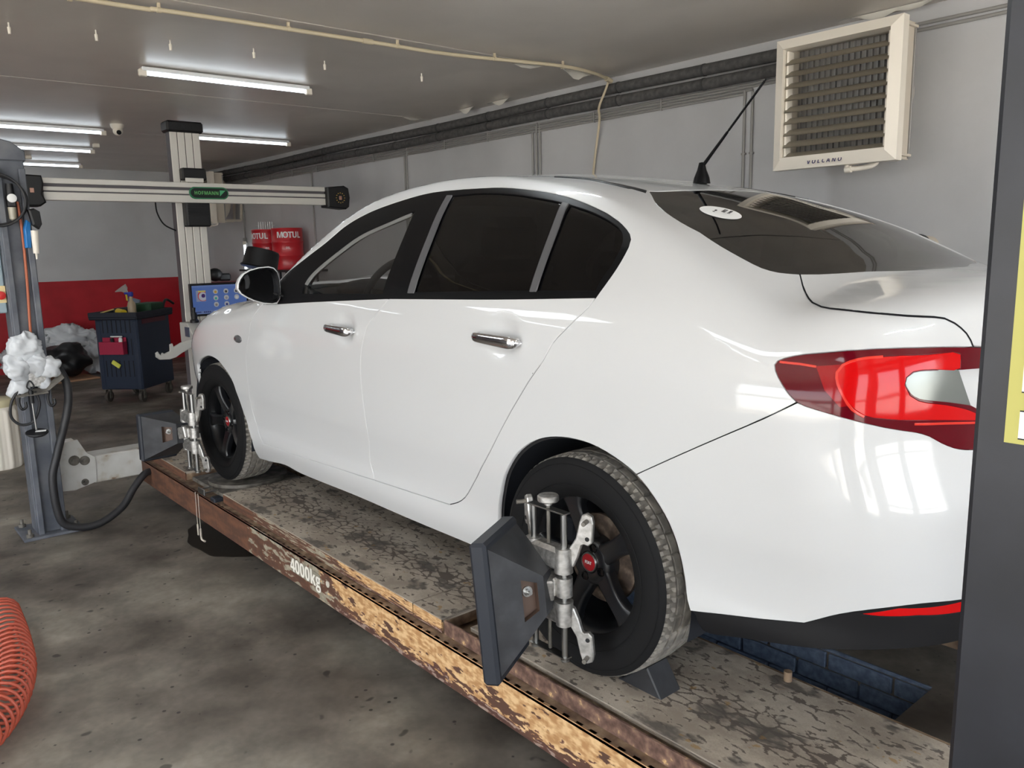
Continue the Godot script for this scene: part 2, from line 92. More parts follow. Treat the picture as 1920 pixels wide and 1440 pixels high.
# ---------------------------------------------------------------- mesh helpers
class Mb:
	var v := PackedVector3Array()
	var n := PackedVector3Array()
	var uv := PackedVector2Array()
	func tri(a: Vector3, b: Vector3, c: Vector3, na: Vector3, nb: Vector3, nc: Vector3, ua := Vector2.ZERO, ub := Vector2.ZERO, uc := Vector2.ZERO) -> void:
		if (b - a).cross(c - a).dot(na + nb + nc) > 0.0:
			v.append(a); v.append(c); v.append(b)
			n.append(na); n.append(nc); n.append(nb)
			uv.append(ua); uv.append(uc); uv.append(ub)
		else:
			v.append(a); v.append(b); v.append(c)
			n.append(na); n.append(nb); n.append(nc)
			uv.append(ua); uv.append(ub); uv.append(uc)
	func quad(a: Vector3, b: Vector3, c: Vector3, d: Vector3, nn: Vector3) -> void:
		tri(a, b, c, nn, nn, nn, Vector2(0, 1), Vector2(1, 1), Vector2(1, 0))
		tri(a, c, d, nn, nn, nn, Vector2(0, 1), Vector2(1, 0), Vector2(0, 0))
	func flat(a: Vector3, b: Vector3, c: Vector3, out_from: Vector3) -> void:
		var m := (b - a).cross(c - a).normalized()
		if m.dot((a + b + c) / 3.0 - out_from) < 0.0:
			m = -m
		tri(a, b, c, m, m, m)
	func box(xf: Transform3D, s: Vector3, ch := 0.0) -> void:
		var h := s * 0.5
		ch = minf(ch, minf(h.x, minf(h.y, h.z)) * 0.95)
		var k := h - Vector3(ch, ch, ch)
		var b := xf.basis
		for ax in 3:
			for sg in [-1.0, 1.0]:
				var a2 := (ax + 1) % 3
				var a3 := (ax + 2) % 3
				var p := []
				for q in [[-1, -1], [1, -1], [1, 1], [-1, 1]]:
					var w := Vector3.ZERO
					w[ax] = sg * h[ax]; w[a2] = q[0] * k[a2]; w[a3] = q[1] * k[a3]
					p.append(xf * w)
				var nn := Vector3.ZERO
				nn[ax] = sg
				quad(p[0], p[1], p[2], p[3], (b * nn).normalized())
		if ch <= 0.0:
			return
		for ax in 3:
			var a2 := (ax + 1) % 3
			var a3 := (ax + 2) % 3
			for s2 in [-1.0, 1.0]:
				for s3 in [-1.0, 1.0]:
					var w0 := Vector3.ZERO; var w1 := Vector3.ZERO; var w2 := Vector3.ZERO; var w3 := Vector3.ZERO
					w0[ax] = -k[ax]; w0[a2] = s2 * h[a2]; w0[a3] = s3 * k[a3]
					w1[ax] = k[ax]; w1[a2] = s2 * h[a2]; w1[a3] = s3 * k[a3]
					w2[ax] = k[ax]; w2[a2] = s2 * k[a2]; w2[a3] = s3 * h[a3]
					w3[ax] = -k[ax]; w3[a2] = s2 * k[a2]; w3[a3] = s3 * h[a3]
					var nn := Vector3.ZERO
					nn[a2] = s2; nn[a3] = s3
					quad(xf * w0, xf * w1, xf * w2, xf * w3, (b * nn).normalized())
		for sx in [-1.0, 1.0]:
			for sy in [-1.0, 1.0]:
				for sz in [-1.0, 1.0]:
					var nn := (b * Vector3(sx, sy, sz)).normalized()
					tri(xf * Vector3(sx * h.x, sy * k.y, sz * k.z), xf * Vector3(sx * k.x, sy * h.y, sz * k.z), xf * Vector3(sx * k.x, sy * k.y, sz * h.z), nn, nn, nn)
	func bx(c: Vector3, s: Vector3, ch := 0.003) -> void:
		box(Transform3D(Basis(), c), s, ch)
	func bar(a: Vector3, b: Vector3, w: float, h: float, ch := 0.002, up := Vector3.UP) -> void:
		var d := (b - a).normalized()
		if absf(d.dot(up)) > 0.99:
			up = Vector3.RIGHT
		var x := up.cross(d).normalized()
		var y := d.cross(x)
		box(Transform3D(Basis(x, y, d), (a + b) * 0.5), Vector3(w, h, a.distance_to(b)), ch)
	func cyl(a: Vector3, b: Vector3, r0: float, r1 := -1.0, seg := 16, caps := true) -> void:
		if r1 < 0.0:
			r1 = r0
		var d := (b - a).normalized()
		var up := Vector3.UP if absf(d.y) < 0.9 else Vector3.RIGHT
		var x := up.cross(d).normalized()
		var y := d.cross(x)
		for i in seg:
			var t0 := TAU * i / seg
			var t1 := TAU * (i + 1) / seg
			var n0 := x * cos(t0) + y * sin(t0)
			var n1 := x * cos(t1) + y * sin(t1)
			var u0 := float(i) / seg
			var u1 := float(i + 1) / seg
			tri(a + n0 * r0, a + n1 * r0, b + n1 * r1, n0, n1, n1, Vector2(u0, 1), Vector2(u1, 1), Vector2(u1, 0))
			tri(a + n0 * r0, b + n1 * r1, b + n0 * r1, n0, n1, n0, Vector2(u0, 1), Vector2(u1, 0), Vector2(u0, 0))
			if caps:
				if r0 > 0.0:
					tri(a, a + n0 * r0, a + n1 * r0, -d, -d, -d)
				if r1 > 0.0:
					tri(b, b + n0 * r1, b + n1 * r1, d, d, d)
	func tube(p: Array, r: float, seg := 8, closed := false) -> void:
		var m := p.size()
		var rings := []
		var last := Vector3.ZERO
		for i in m:
			var q0: Vector3 = p[(i - 1 + m) % m] if closed else p[maxi(i - 1, 0)]
			var q1: Vector3 = p[(i + 1) % m] if closed else p[mini(i + 1, m - 1)]
			var d := (q1 - q0).normalized()
			if i == 0:
				last = (Vector3.UP if absf(d.y) < 0.9 else Vector3.RIGHT)
			var x := (last - d * last.dot(d)).normalized()
			last = x
			var y := d.cross(x)
			var ring := []
			for k in seg:
				var t := TAU * k / seg
				ring.append(x * cos(t) + y * sin(t))
			rings.append(ring)
		for i in (m if closed else m - 1):
			var j := (i + 1) % m
			for k in seg:
				var l := (k + 1) % seg
				var a: Vector3 = rings[i][k]; var b: Vector3 = rings[i][l]; var c: Vector3 = rings[j][l]; var e: Vector3 = rings[j][k]
				tri(p[i] + a * r, p[i] + b * r, p[j] + c * r, a, b, c)
				tri(p[i] + a * r, p[j] + c * r, p[j] + e * r, a, c, e)
		if not closed:
			for e in [0, m - 1]:
				var d: Vector3 = (p[0] - p[1]).normalized() if e == 0 else (p[m - 1] - p[m - 2]).normalized()
				for k in seg:
					tri(p[e], p[e] + rings[e][k] * r, p[e] + rings[e][(k + 1) % seg] * r, d, d, d)
	# profile of Vector2(radius, height) turned round the local y axis
	func lathe(xf: Transform3D, pr: Array, seg := 32, sharp := 0.7, a0 := 0.0, a1 := TAU) -> void:
		var m := pr.size()
		var sn := []
		for i in m - 1:
			var d: Vector2 = pr[i + 1] - pr[i]
			sn.append(Vector2(d.y, -d.x).normalized())
		for i in m - 1:
			var n0: Vector2 = sn[i]
			var n1: Vector2 = sn[i]
			if i > 0 and sn[i - 1].dot(sn[i]) > sharp:
				n0 = (sn[i - 1] + sn[i]).normalized()
			if i < m - 2 and sn[i + 1].dot(sn[i]) > sharp:
				n1 = (sn[i + 1] + sn[i]).normalized()
			var p0: Vector2 = pr[i]
			var p1: Vector2 = pr[i + 1]
			for k in seg:
				var t0 := a0 + (a1 - a0) * k / seg
				var t1 := a0 + (a1 - a0) * (k + 1) / seg
				var c0 := Vector2(cos(t0), sin(t0))
				var c1 := Vector2(cos(t1), sin(t1))
				var A := xf * Vector3(p0.x * c0.x, p0.y, p0.x * c0.y)
				var B := xf * Vector3(p0.x * c1.x, p0.y, p0.x * c1.y)
				var C := xf * Vector3(p1.x * c1.x, p1.y, p1.x * c1.y)
				var D := xf * Vector3(p1.x * c0.x, p1.y, p1.x * c0.y)
				var bb := xf.basis
				var nA := (bb * Vector3(n0.x * c0.x, n0.y, n0.x * c0.y)).normalized()
				var nB := (bb * Vector3(n0.x * c1.x, n0.y, n0.x * c1.y)).normalized()
				var nC := (bb * Vector3(n1.x * c1.x, n1.y, n1.x * c1.y)).normalized()
				var nD := (bb * Vector3(n1.x * c0.x, n1.y, n1.x * c0.y)).normalized()
				var ua := Vector2(float(k) / seg, 1.0 - float(i) / (m - 1))
				var ub := Vector2(float(k + 1) / seg, ua.y)
				var uc := Vector2(ub.x, 1.0 - float(i + 1) / (m - 1))
				var ud := Vector2(ua.x, uc.y)
				if p0.x > 1e-5:
					tri(A, B, C, nA, nB, nC, ua, ub, uc)
				if p1.x > 1e-5:
					tri(A, C, D, nA, nC, nD, ua, uc, ud)
	# outline in the local xy plane, pushed along local z from -d/2 to d/2
	func prism(xf: Transform3D, poly: PackedVector2Array, d: float, ch := 0.0) -> void:
		var tris := Geometry2D.triangulate_polygon(poly)
		var cw := Geometry2D.is_polygon_clockwise(poly)
		var inner := poly
		if ch > 0.0:
			inner = PackedVector2Array()
			var m0 := poly.size()
			for i in m0:
				var e0 := (poly[i] - poly[(i - 1 + m0) % m0]).normalized()
				var e1 := (poly[(i + 1) % m0] - poly[i]).normalized()
				var o := (Vector2(-e0.y, e0.x) + Vector2(-e1.y, e1.x)).normalized()
				if cw:
					o = -o
				inner.append(poly[i] + o * ch)
		var b := xf.basis
		for s in [-1.0, 1.0]:
			var nn := (b * Vector3(0, 0, s)).normalized()
			for i in range(0, tris.size(), 3):
				var q := []
				for k in 3:
					var w := inner[tris[i + k]]
					q.append(xf * Vector3(w.x, w.y, s * d * 0.5))
				tri(q[0], q[1], q[2], nn, nn, nn, inner[tris[i]], inner[tris[i + 1]], inner[tris[i + 2]])
		var m := poly.size()
		for i in m:
			var j := (i + 1) % m
			var e := (poly[j] - poly[i]).normalized()
			var on := Vector2(e.y, -e.x)
			if cw:
				on = -on
			var n3 := (b * Vector3(on.x, on.y, 0)).normalized()
			var zz := d * 0.5 - ch
			quad(xf * Vector3(poly[i].x, poly[i].y, -zz), xf * Vector3(poly[j].x, poly[j].y, -zz), xf * Vector3(poly[j].x, poly[j].y, zz), xf * Vector3(poly[i].x, poly[i].y, zz), n3)
			if ch > 0.0:
				for s in [-1.0, 1.0]:
					var nc := (n3 + (b * Vector3(0, 0, s)).normalized()).normalized()
					quad(xf * Vector3(poly[i].x, poly[i].y, s * zz), xf * Vector3(poly[j].x, poly[j].y, s * zz), xf * Vector3(inner[j].x, inner[j].y, s * d * 0.5), xf * Vector3(inner[i].x, inner[i].y, s * d * 0.5), nc)
	# rows of points joined into a smooth skin
	func skin(rows: Array, wrap := false, outward := Vector3.INF) -> void:
		var m := rows.size()
		var w: int = rows[0].size()
		var nr := []
		for i in m:
			var r := PackedVector3Array()
			r.resize(w)
			nr.append(r)
		for i in m:
			for k in w:
				var up: Vector3 = rows[mini(i + 1, m - 1)][k] - rows[maxi(i - 1, 0)][k]
				var ac: Vector3 = (rows[i][(k + 1) % w] - rows[i][(k - 1 + w) % w]) if wrap else (rows[i][mini(k + 1, w - 1)] - rows[i][maxi(k - 1, 0)])
				nr[i][k] = up.cross(ac).normalized()
		var flip := 1.0
		if outward != Vector3.INF:
			var acc := 0.0
			for i in m:
				for k in w:
					acc += nr[i][k].dot(rows[i][k] - outward)
			if acc < 0.0:
				flip = -1.0
		for i in m - 1:
			for k in (w if wrap else w - 1):
				var l := (k + 1) % w
				var a: Vector3 = nr[i][k] * flip; var b: Vector3 = nr[i][l] * flip; var c: Vector3 = nr[i + 1][l] * flip; var d: Vector3 = nr[i + 1][k] * flip
				tri(rows[i][k], rows[i][l], rows[i + 1][l], a, b, c)
				tri(rows[i][k], rows[i + 1][l], rows[i + 1][k], a, c, d)
	func ball(c: Vector3, r: Vector3, seg := 16, rings := 10) -> void:
		var rows := []
		for i in rings + 1:
			var t := -PI / 2 + PI * i / rings
			var row := []
			for k in seg:
				var f := TAU * k / seg
				row.append(c + Vector3(r.x * cos(t) * cos(f), r.y * sin(t), r.z * cos(t) * sin(f)))
			rows.append(row)
		for i in rings:
			for k in seg:
				var l := (k + 1) % seg
				var q := [rows[i][k], rows[i][l], rows[i + 1][l], rows[i + 1][k]]
				var nn := []
				for w in q:
					nn.append(((w - c) / (r * r)).normalized())
				if i > 0:
					tri(q[0], q[1], q[2], nn[0], nn[1], nn[2])
				if i < rings - 1 or i == 0:
					tri(q[0], q[2], q[3], nn[0], nn[2], nn[3])
	func add(o: Mb, xf := Transform3D()) -> void:
		var flip := xf.basis.determinant() < 0.0
		for i in range(0, o.v.size(), 3):
			for k in ([0, 2, 1] if flip else [0, 1, 2]):
				v.append(xf * o.v[i + k])
				n.append((xf.basis * o.n[i + k]).normalized())
				uv.append(o.uv[i + k])
	func mesh() -> ArrayMesh:
		var a := []
		a.resize(Mesh.ARRAY_MAX)
		a[Mesh.ARRAY_VERTEX] = v
		a[Mesh.ARRAY_NORMAL] = n
		a[Mesh.ARRAY_TEX_UV] = uv
		var m := ArrayMesh.new()
		m.add_surface_from_arrays(Mesh.PRIMITIVE_TRIANGLES, a)
		return m

var used := {}
func numbered(called: String) -> String:
	if not used.has(called):
		used[called] = 0
		return called
	used[called] += 1
	return "%s_%03d" % [called, used[called]]

func thing(called: String, label: String, category: String, at := Vector3.ZERO, turn := 0.0, group := "") -> Node3D:
	var o := Node3D.new()
	o.name = numbered(called)
	add_child(o)
	o.position = at
	o.rotation.y = turn
	o.set_meta("label", label)
	o.set_meta("category", category)
	if group:
		o.set_meta("group", group)
	return o

func tag(o: Node3D, label: String, category: String, group := "") -> Node3D:
	o.set_meta("label", label)
	o.set_meta("category", category)
	if group:
		o.set_meta("group", group)
	return o

func obj(called: String, b: Mb, m: Material, parent: Node3D = null, off := Vector3.ZERO) -> MeshInstance3D:
	var o := MeshInstance3D.new()
	o.mesh = b.mesh()
	o.mesh.surface_set_material(0, m)
	if parent == null:
		o.name = numbered(called)
		add_child(o)
	else:
		o.name = called
		parent.add_child(o, true)
	o.position = off
	return o

func inst(called: String, mesh: Mesh, parent: Node3D, xf := Transform3D()) -> MeshInstance3D:
	var o := MeshInstance3D.new()
	o.mesh = mesh
	o.name = called
	parent.add_child(o, true)
	o.transform = xf
	return o

func struct(called: String, b: Mb, m: Material, parent: Node3D = null, label := "") -> MeshInstance3D:
	var o := obj(called, b, m, parent)
	if parent == null:
		o.set_meta("kind", "structure")
	if label:
		o.set_meta("label", label)
	return o

func mat(c: Color, rough := 0.6, metal := 0.0, spec := 0.5) -> StandardMaterial3D:
	var m := StandardMaterial3D.new()
	m.albedo_color = c
	m.roughness = rough
	m.metallic = metal
	m.metallic_specular = spec
	return m

func c8(r: int, g: int, b: int) -> Color:
	return Color(r / 255.0, g / 255.0, b / 255.0)

func xf(at: Vector3, rx := 0.0, ry := 0.0, rz := 0.0) -> Transform3D:
	return Transform3D(Basis.from_euler(Vector3(deg_to_rad(rx), deg_to_rad(ry), deg_to_rad(rz))), at)

func pv(a: Array) -> PackedVector2Array:
	var q := PackedVector2Array()
	for i in range(0, a.size(), 2):
		q.append(Vector2(a[i], a[i + 1]))
	return q

func spline(p: Array, per := 8) -> Array:
	var out := []
	var m := p.size()
	for i in m - 1:
		var p0: Vector3 = p[maxi(i - 1, 0)]
		var p1: Vector3 = p[i]
		var p2: Vector3 = p[i + 1]
		var p3: Vector3 = p[mini(i + 2, m - 1)]
		for k in per:
			out.append(p1.cubic_interpolate(p2, p0, p3, float(k) / per))
	out.append(p[m - 1])
	return out

func text_mesh(s: String, size: float, depth := 0.0006, bold := true, font := "Droid Sans") -> TextMesh:
	var t := TextMesh.new()
	var f := SystemFont.new()
	f.font_names = PackedStringArray([font])
	if bold:
		f.font_weight = 700
	t.font = f
	t.text = s
	t.font_size = 64
	t.pixel_size = size / 64.0
	t.depth = depth
	t.curve_step = 2.0
	return t

func lettering(called: String, s: String, size: float, m: Material, parent: Node3D, t: Transform3D, bold := true) -> MeshInstance3D:
	var o := inst(called, text_mesh(s, size, 0.0008, bold), parent, t)
	o.mesh.material = m
	return o

func noise_tex(seed_: int, freq: float, ramp: Array, size := 512, oct := 5, normal := false, bump := 4.0, kind := FastNoiseLite.TYPE_SIMPLEX_SMOOTH, warp := 0.0) -> NoiseTexture2D:
	var f := FastNoiseLite.new()
	f.seed = seed_
	f.frequency = freq
	f.noise_type = kind
	f.fractal_octaves = oct
	if warp > 0.0:
		f.domain_warp_enabled = true
		f.domain_warp_amplitude = warp
		f.domain_warp_frequency = freq
	var t := NoiseTexture2D.new()
	t.width = size
	t.height = size
	t.seamless = true
	t.noise = f
	if normal:
		t.as_normal_map = true
		t.bump_strength = bump
	elif ramp.size():
		var g := Gradient.new()
		var o := PackedFloat32Array()
		var cs := PackedColorArray()
		for r in ramp:
			o.append(r[0])
			cs.append(r[1])
		g.offsets = o
		g.colors = cs
		t.color_ramp = g
	return t

func tiled(m: StandardMaterial3D, metres: float, world := true) -> StandardMaterial3D:
	m.uv1_triplanar = true
	m.uv1_world_triplanar = world
	m.uv1_scale = Vector3.ONE / metres
	return m
# ---------------------------------------------------------------- car body surface
# The body is the rounded meeting of a side, a top, a rear and a nose surface (metres; car heading -z, tyres standing at y = 0).
class Lut:
	var a := PackedFloat32Array()
	var x0 := 0.0
	var inv := 1.0
	func _init(t: Array, count := 1600) -> void:
		var m := t.size() / 2
		var X := []; var Y := []; var D := []; var S := []
		for i in m:
			X.append(float(t[2 * i])); Y.append(float(t[2 * i + 1]))
		for i in m - 1:
			D.append((Y[i + 1] - Y[i]) / (X[i + 1] - X[i]))
		for i in m:
			if i == 0: S.append(D[0])
			elif i == m - 1: S.append(D[m - 2])
			else:
				var h0: float = X[i] - X[i - 1]
				var h1: float = X[i + 1] - X[i]
				S.append((D[i - 1] * h1 + D[i] * h0) / (h0 + h1))
		x0 = X[0]
		inv = (count - 1) / (X[m - 1] - x0)
		a.resize(count)
		var j := 0
		for i in count:
			var x: float = x0 + i / inv
			while j < m - 2 and x > X[j + 1]:
				j += 1
			var H: float = X[j + 1] - X[j]
			var s: float = (x - X[j]) / H
			a[i] = (2 * s * s * s - 3 * s * s + 1) * Y[j] + (s * s * s - 2 * s * s + s) * H * S[j] + (3 * s * s - 2 * s * s * s) * Y[j + 1] + (s * s * s - s * s) * H * S[j + 1]
	func at(x: float) -> float:
		var f := clampf((x - x0) * inv, 0.0, a.size() - 1.001)
		var i := int(f)
		return lerpf(a[i], a[i + 1], f - i)

var lW: Lut
var lP: Lut
var lT: Lut
var lC: Lut
var lR: Lut
var lF: Lut
var lK: Lut

func body(p: Vector3) -> float:
	var a := absf(p.x)
	var aa := a * a
	var fs := a - lW.at(p.y) * lP.at(p.z)
	if p.y > 0.80 and p.y < 1.02 and p.z > -1.42 and p.z < -0.1:   # hollows behind the door handles
		for c in [Vector2(-1.20, 0.893), Vector2(-0.285, 0.922)]:
			var u: float = (p.z - c.x) / 0.062
			var w: float = (p.y - c.y) / 0.046
			var r := u * u + w * w
			if r < 6.0:
				fs += 0.013 * exp(-r * r * 0.8)
	var ft := p.y - (lT.at(p.z) - lC.at(p.z) * aa)
	var k := lK.at(p.z)
	var h := maxf(k - absf(fs - ft), 0.0) / k
	var f := maxf(fs, ft) + h * h * k * 0.25
	var fr := p.z - (lR.at(p.y) - 0.24 * aa)
	h = maxf(0.16 - absf(f - fr), 0.0) / 0.16
	f = maxf(f, fr) + h * h * 0.04
	var ff := (lF.at(p.y) + 0.30 * aa) - p.z
	h = maxf(0.16 - absf(f - ff), 0.0) / 0.16
	return maxf(f, ff) + h * h * 0.04

func body_normal(p: Vector3) -> Vector3:
	var e := 0.007
	return Vector3(body(p + Vector3(e, 0, 0)) - body(p - Vector3(e, 0, 0)), body(p + Vector3(0, e, 0)) - body(p - Vector3(0, e, 0)), body(p + Vector3(0, 0, e)) - body(p - Vector3(0, 0, e))).normalized()

func along(o: Vector3, d: Vector3, lo: float, hi: float, depth: float) -> Vector3:
	var flo := body(o + d * lo) + depth
	var fhi := body(o + d * hi) + depth
	if flo > 0.0:
		return o + d * lo
	var side := 0
	for i in 40:
		var t := (lo * fhi - hi * flo) / (fhi - flo)
		if i % 6 == 5:
			t = (lo + hi) * 0.5
		var f := body(o + d * t) + depth
		if absf(f) < 0.00005 or hi - lo < 0.00005:
			return o + d * t
		if f > 0.0:
			hi = t; fhi = f
			if side == 1: flo *= 0.5
			side = 1
		else:
			lo = t; flo = f
			if side == -1: fhi *= 0.5
			side = -1
	return o + d * (lo + hi) * 0.5

# (s, v): along the flank and round the rear, up the flank and over the shoulder (left half of the car)
func on_flank(q: Vector2, depth: float) -> Vector3:
	var s := q.x
	var v := q.y
	var phi := 0.0
	var oz := s
	if s > 0.2:
		phi = minf((s - 0.2) / 0.9, PI / 2); oz = 0.2
	elif s < -2.9:
		phi = maxf((s + 2.9) / 0.9, -PI / 2); oz = -2.9
	var psi := 0.0
	var oy := v
	if v > 0.95:
		psi = (v - 0.95) / 0.85; oy = 0.95
	return along(Vector3(0, oy, oz), Vector3(-cos(phi) * cos(psi), sin(psi), sin(phi) * cos(psi)), 0.02, 1.5, depth)

func on_top(q: Vector2, depth: float) -> Vector3:
	return along(Vector3(q.x, 0.3, q.y), Vector3.UP, 0.0, 1.4, depth)

func dense(poly: PackedVector2Array, step: float) -> PackedVector2Array:
	var out := PackedVector2Array()
	for i in poly.size():
		var a := poly[i]
		var b := poly[(i + 1) % poly.size()]
		var k := maxi(1, int(ceil(a.distance_to(b) / step)))
		for j in k:
			out.append(a.lerp(b, float(j) / k))
	return out

# a sheet of the body inside an outline, its rim turned inwards
func panel(poly: PackedVector2Array, holes: Array, depth := 0.0, top := false, gap := 0.002, rim := 0.016, cell := 0.024) -> Mb:
	var b := Mb.new()
	var shapes := [poly]
	if gap != 0.0:
		shapes = Geometry2D.offset_polygon(poly, -gap, Geometry2D.JOIN_MITER)
	var inner := []
	for hole in holes:
		var next := []
		var grown: Array = Geometry2D.offset_polygon(hole, gap, Geometry2D.JOIN_MITER) if gap != 0.0 else [hole]
		for g in grown:
			for s in shapes:
				for c in Geometry2D.clip_polygons(s, g):
					if not Geometry2D.is_polygon_clockwise(c):
						next.append(c)
					else:
						inner.append(dense(c, cell))
			shapes = next
			next = []
	var cache := {}
	for sh in shapes:
		if absf(area(sh)) < 0.00003:
			continue
		var pts := dense(sh, cell)
		var box := Rect2(pts[0], Vector2.ZERO)
		for p in pts:
			box = box.expand(p)
		var i0 := int(floor(box.position.x / cell)); var i1 := int(ceil(box.end.x / cell))
		var j0 := int(floor(box.position.y / cell)); var j1 := int(ceil(box.end.y / cell))
		var edge := {}
		for ring in [pts] + inner:
			for i in ring.size():
				var pa: Vector2 = ring[i]
				var pb: Vector2 = ring[(i + 1) % ring.size()]
				for t in 5:
					var w := pa.lerp(pb, t / 4.0)
					for e in [Vector2(1e-6, 1e-6), Vector2(-1e-6, -1e-6)]:
						edge[Vector2i(int(floor((w.x + e.x) / cell)), int(floor((w.y + e.y) / cell)))] = true
		for i in range(i0, i1):
			for j in range(j0, j1):
				var key := Vector2i(i, j)
				var sq := PackedVector2Array([Vector2(i, j) * cell, Vector2(i + 1, j) * cell, Vector2(i + 1, j + 1) * cell, Vector2(i, j + 1) * cell])
				var bits := []
				if edge.has(key):
					bits = Geometry2D.intersect_polygons(sq, pts)
					for h in inner:
						var rest := []
						for bit in bits:
							for c in Geometry2D.clip_polygons(bit, h):
								rest.append(c)
						bits = rest
				elif Geometry2D.is_point_in_polygon((Vector2(i, j) + Vector2(0.5, 0.5)) * cell, pts):
					bits = [sq]
					for h in inner:
						if Geometry2D.is_point_in_polygon((Vector2(i, j) + Vector2(0.5, 0.5)) * cell, h):
							bits = []
				for bit in bits:
					var tris := Geometry2D.triangulate_polygon(bit)
					for t in range(0, tris.size(), 3):
						var q := []
						for k in 3:
							q.append(spot(bit[tris[t + k]], depth, top, cache))
						b.tri(q[0][0], q[1][0], q[2][0], q[0][1], q[1][1], q[2][1])
		for ring in ([pts] + inner if rim > 0.0 else []):
			var m: int = ring.size()
			var cw: bool = Geometry2D.is_polygon_clockwise(ring) != (ring != pts)
			var P := []
			for w in ring:
				P.append(spot(w, depth, top, cache))
			var O := []
			for i in m:
				var tg: Vector3 = P[(i + 1) % m][0] - P[(i - 1 + m) % m][0]
				var o: Vector3 = tg.cross(P[i][1]).normalized()
				# outward: step the outline outwards in its own plane and compare
				var e: Vector2 = (ring[(i + 1) % m] - ring[(i - 1 + m) % m]).normalized()
				var o2 := Vector2(e.y, -e.x) * (-1.0 if cw else 1.0)
				O.append([o, o2])
			var probe: Vector3 = spot(ring[0] + O[0][1] * 0.01, depth, top, {})[0] - P[0][0]
			var sg := 1.0 if probe.dot(O[0][0]) > 0.0 else -1.0
			for i in m:
				var j := (i + 1) % m
				var na: Vector3 = P[i][1]; var nb: Vector3 = P[j][1]
				var oa: Vector3 = O[i][0] * sg; var ob: Vector3 = O[j][0] * sg
				var a0: Vector3 = P[i][0]; var b0: Vector3 = P[j][0]
				var a1 := a0 + oa * 0.001 - na * 0.0014; var b1 := b0 + ob * 0.001 - nb * 0.0014
				var a2 := a1 - na * rim; var b2 := b1 - nb * rim
				var ma := (na + oa).normalized(); var mb := (nb + ob).normalized()
				b.tri(a0, b0, b1, na, nb, mb); b.tri(a0, b1, a1, na, mb, ma)
				b.tri(a1, b1, b2, ma, mb, ob); b.tri(a1, b2, a2, ma, ob, oa)
	return b

func area(p: PackedVector2Array) -> float:
	var s := 0.0
	for i in p.size():
		s += p[i].cross(p[(i + 1) % p.size()])
	return s * 0.5

func spot(q: Vector2, depth: float, top: bool, cache: Dictionary) -> Array:
	var key := Vector2i(roundi(q.x * 20000), roundi(q.y * 20000))
	if cache.has(key):
		return cache[key]
	var p := on_top(q, depth) if top else on_flank(q, depth)
	var r := [p, body_normal(p)]
	cache[key] = r
	return r

func mirrored(b: Mb) -> Mb:
	var o := Mb.new()
	o.add(b, Transform3D(Basis(Vector3(-1, 0, 0), Vector3(0, 1, 0), Vector3(0, 0, 1)), Vector3.ZERO))
	return o

func whole(b: Mb) -> Mb:
	var o := mirrored(b)
	o.add(b)
	return o

func both_ways(half: PackedVector2Array) -> PackedVector2Array:
	var q := half.duplicate()
	for i in range(half.size() - 1, -1, -1):
		if absf(half[i].x) > 1e-6:
			q.append(Vector2(-half[i].x, half[i].y))
	return q
# ---------------------------------------------------------------- the white saloon
var M := {}

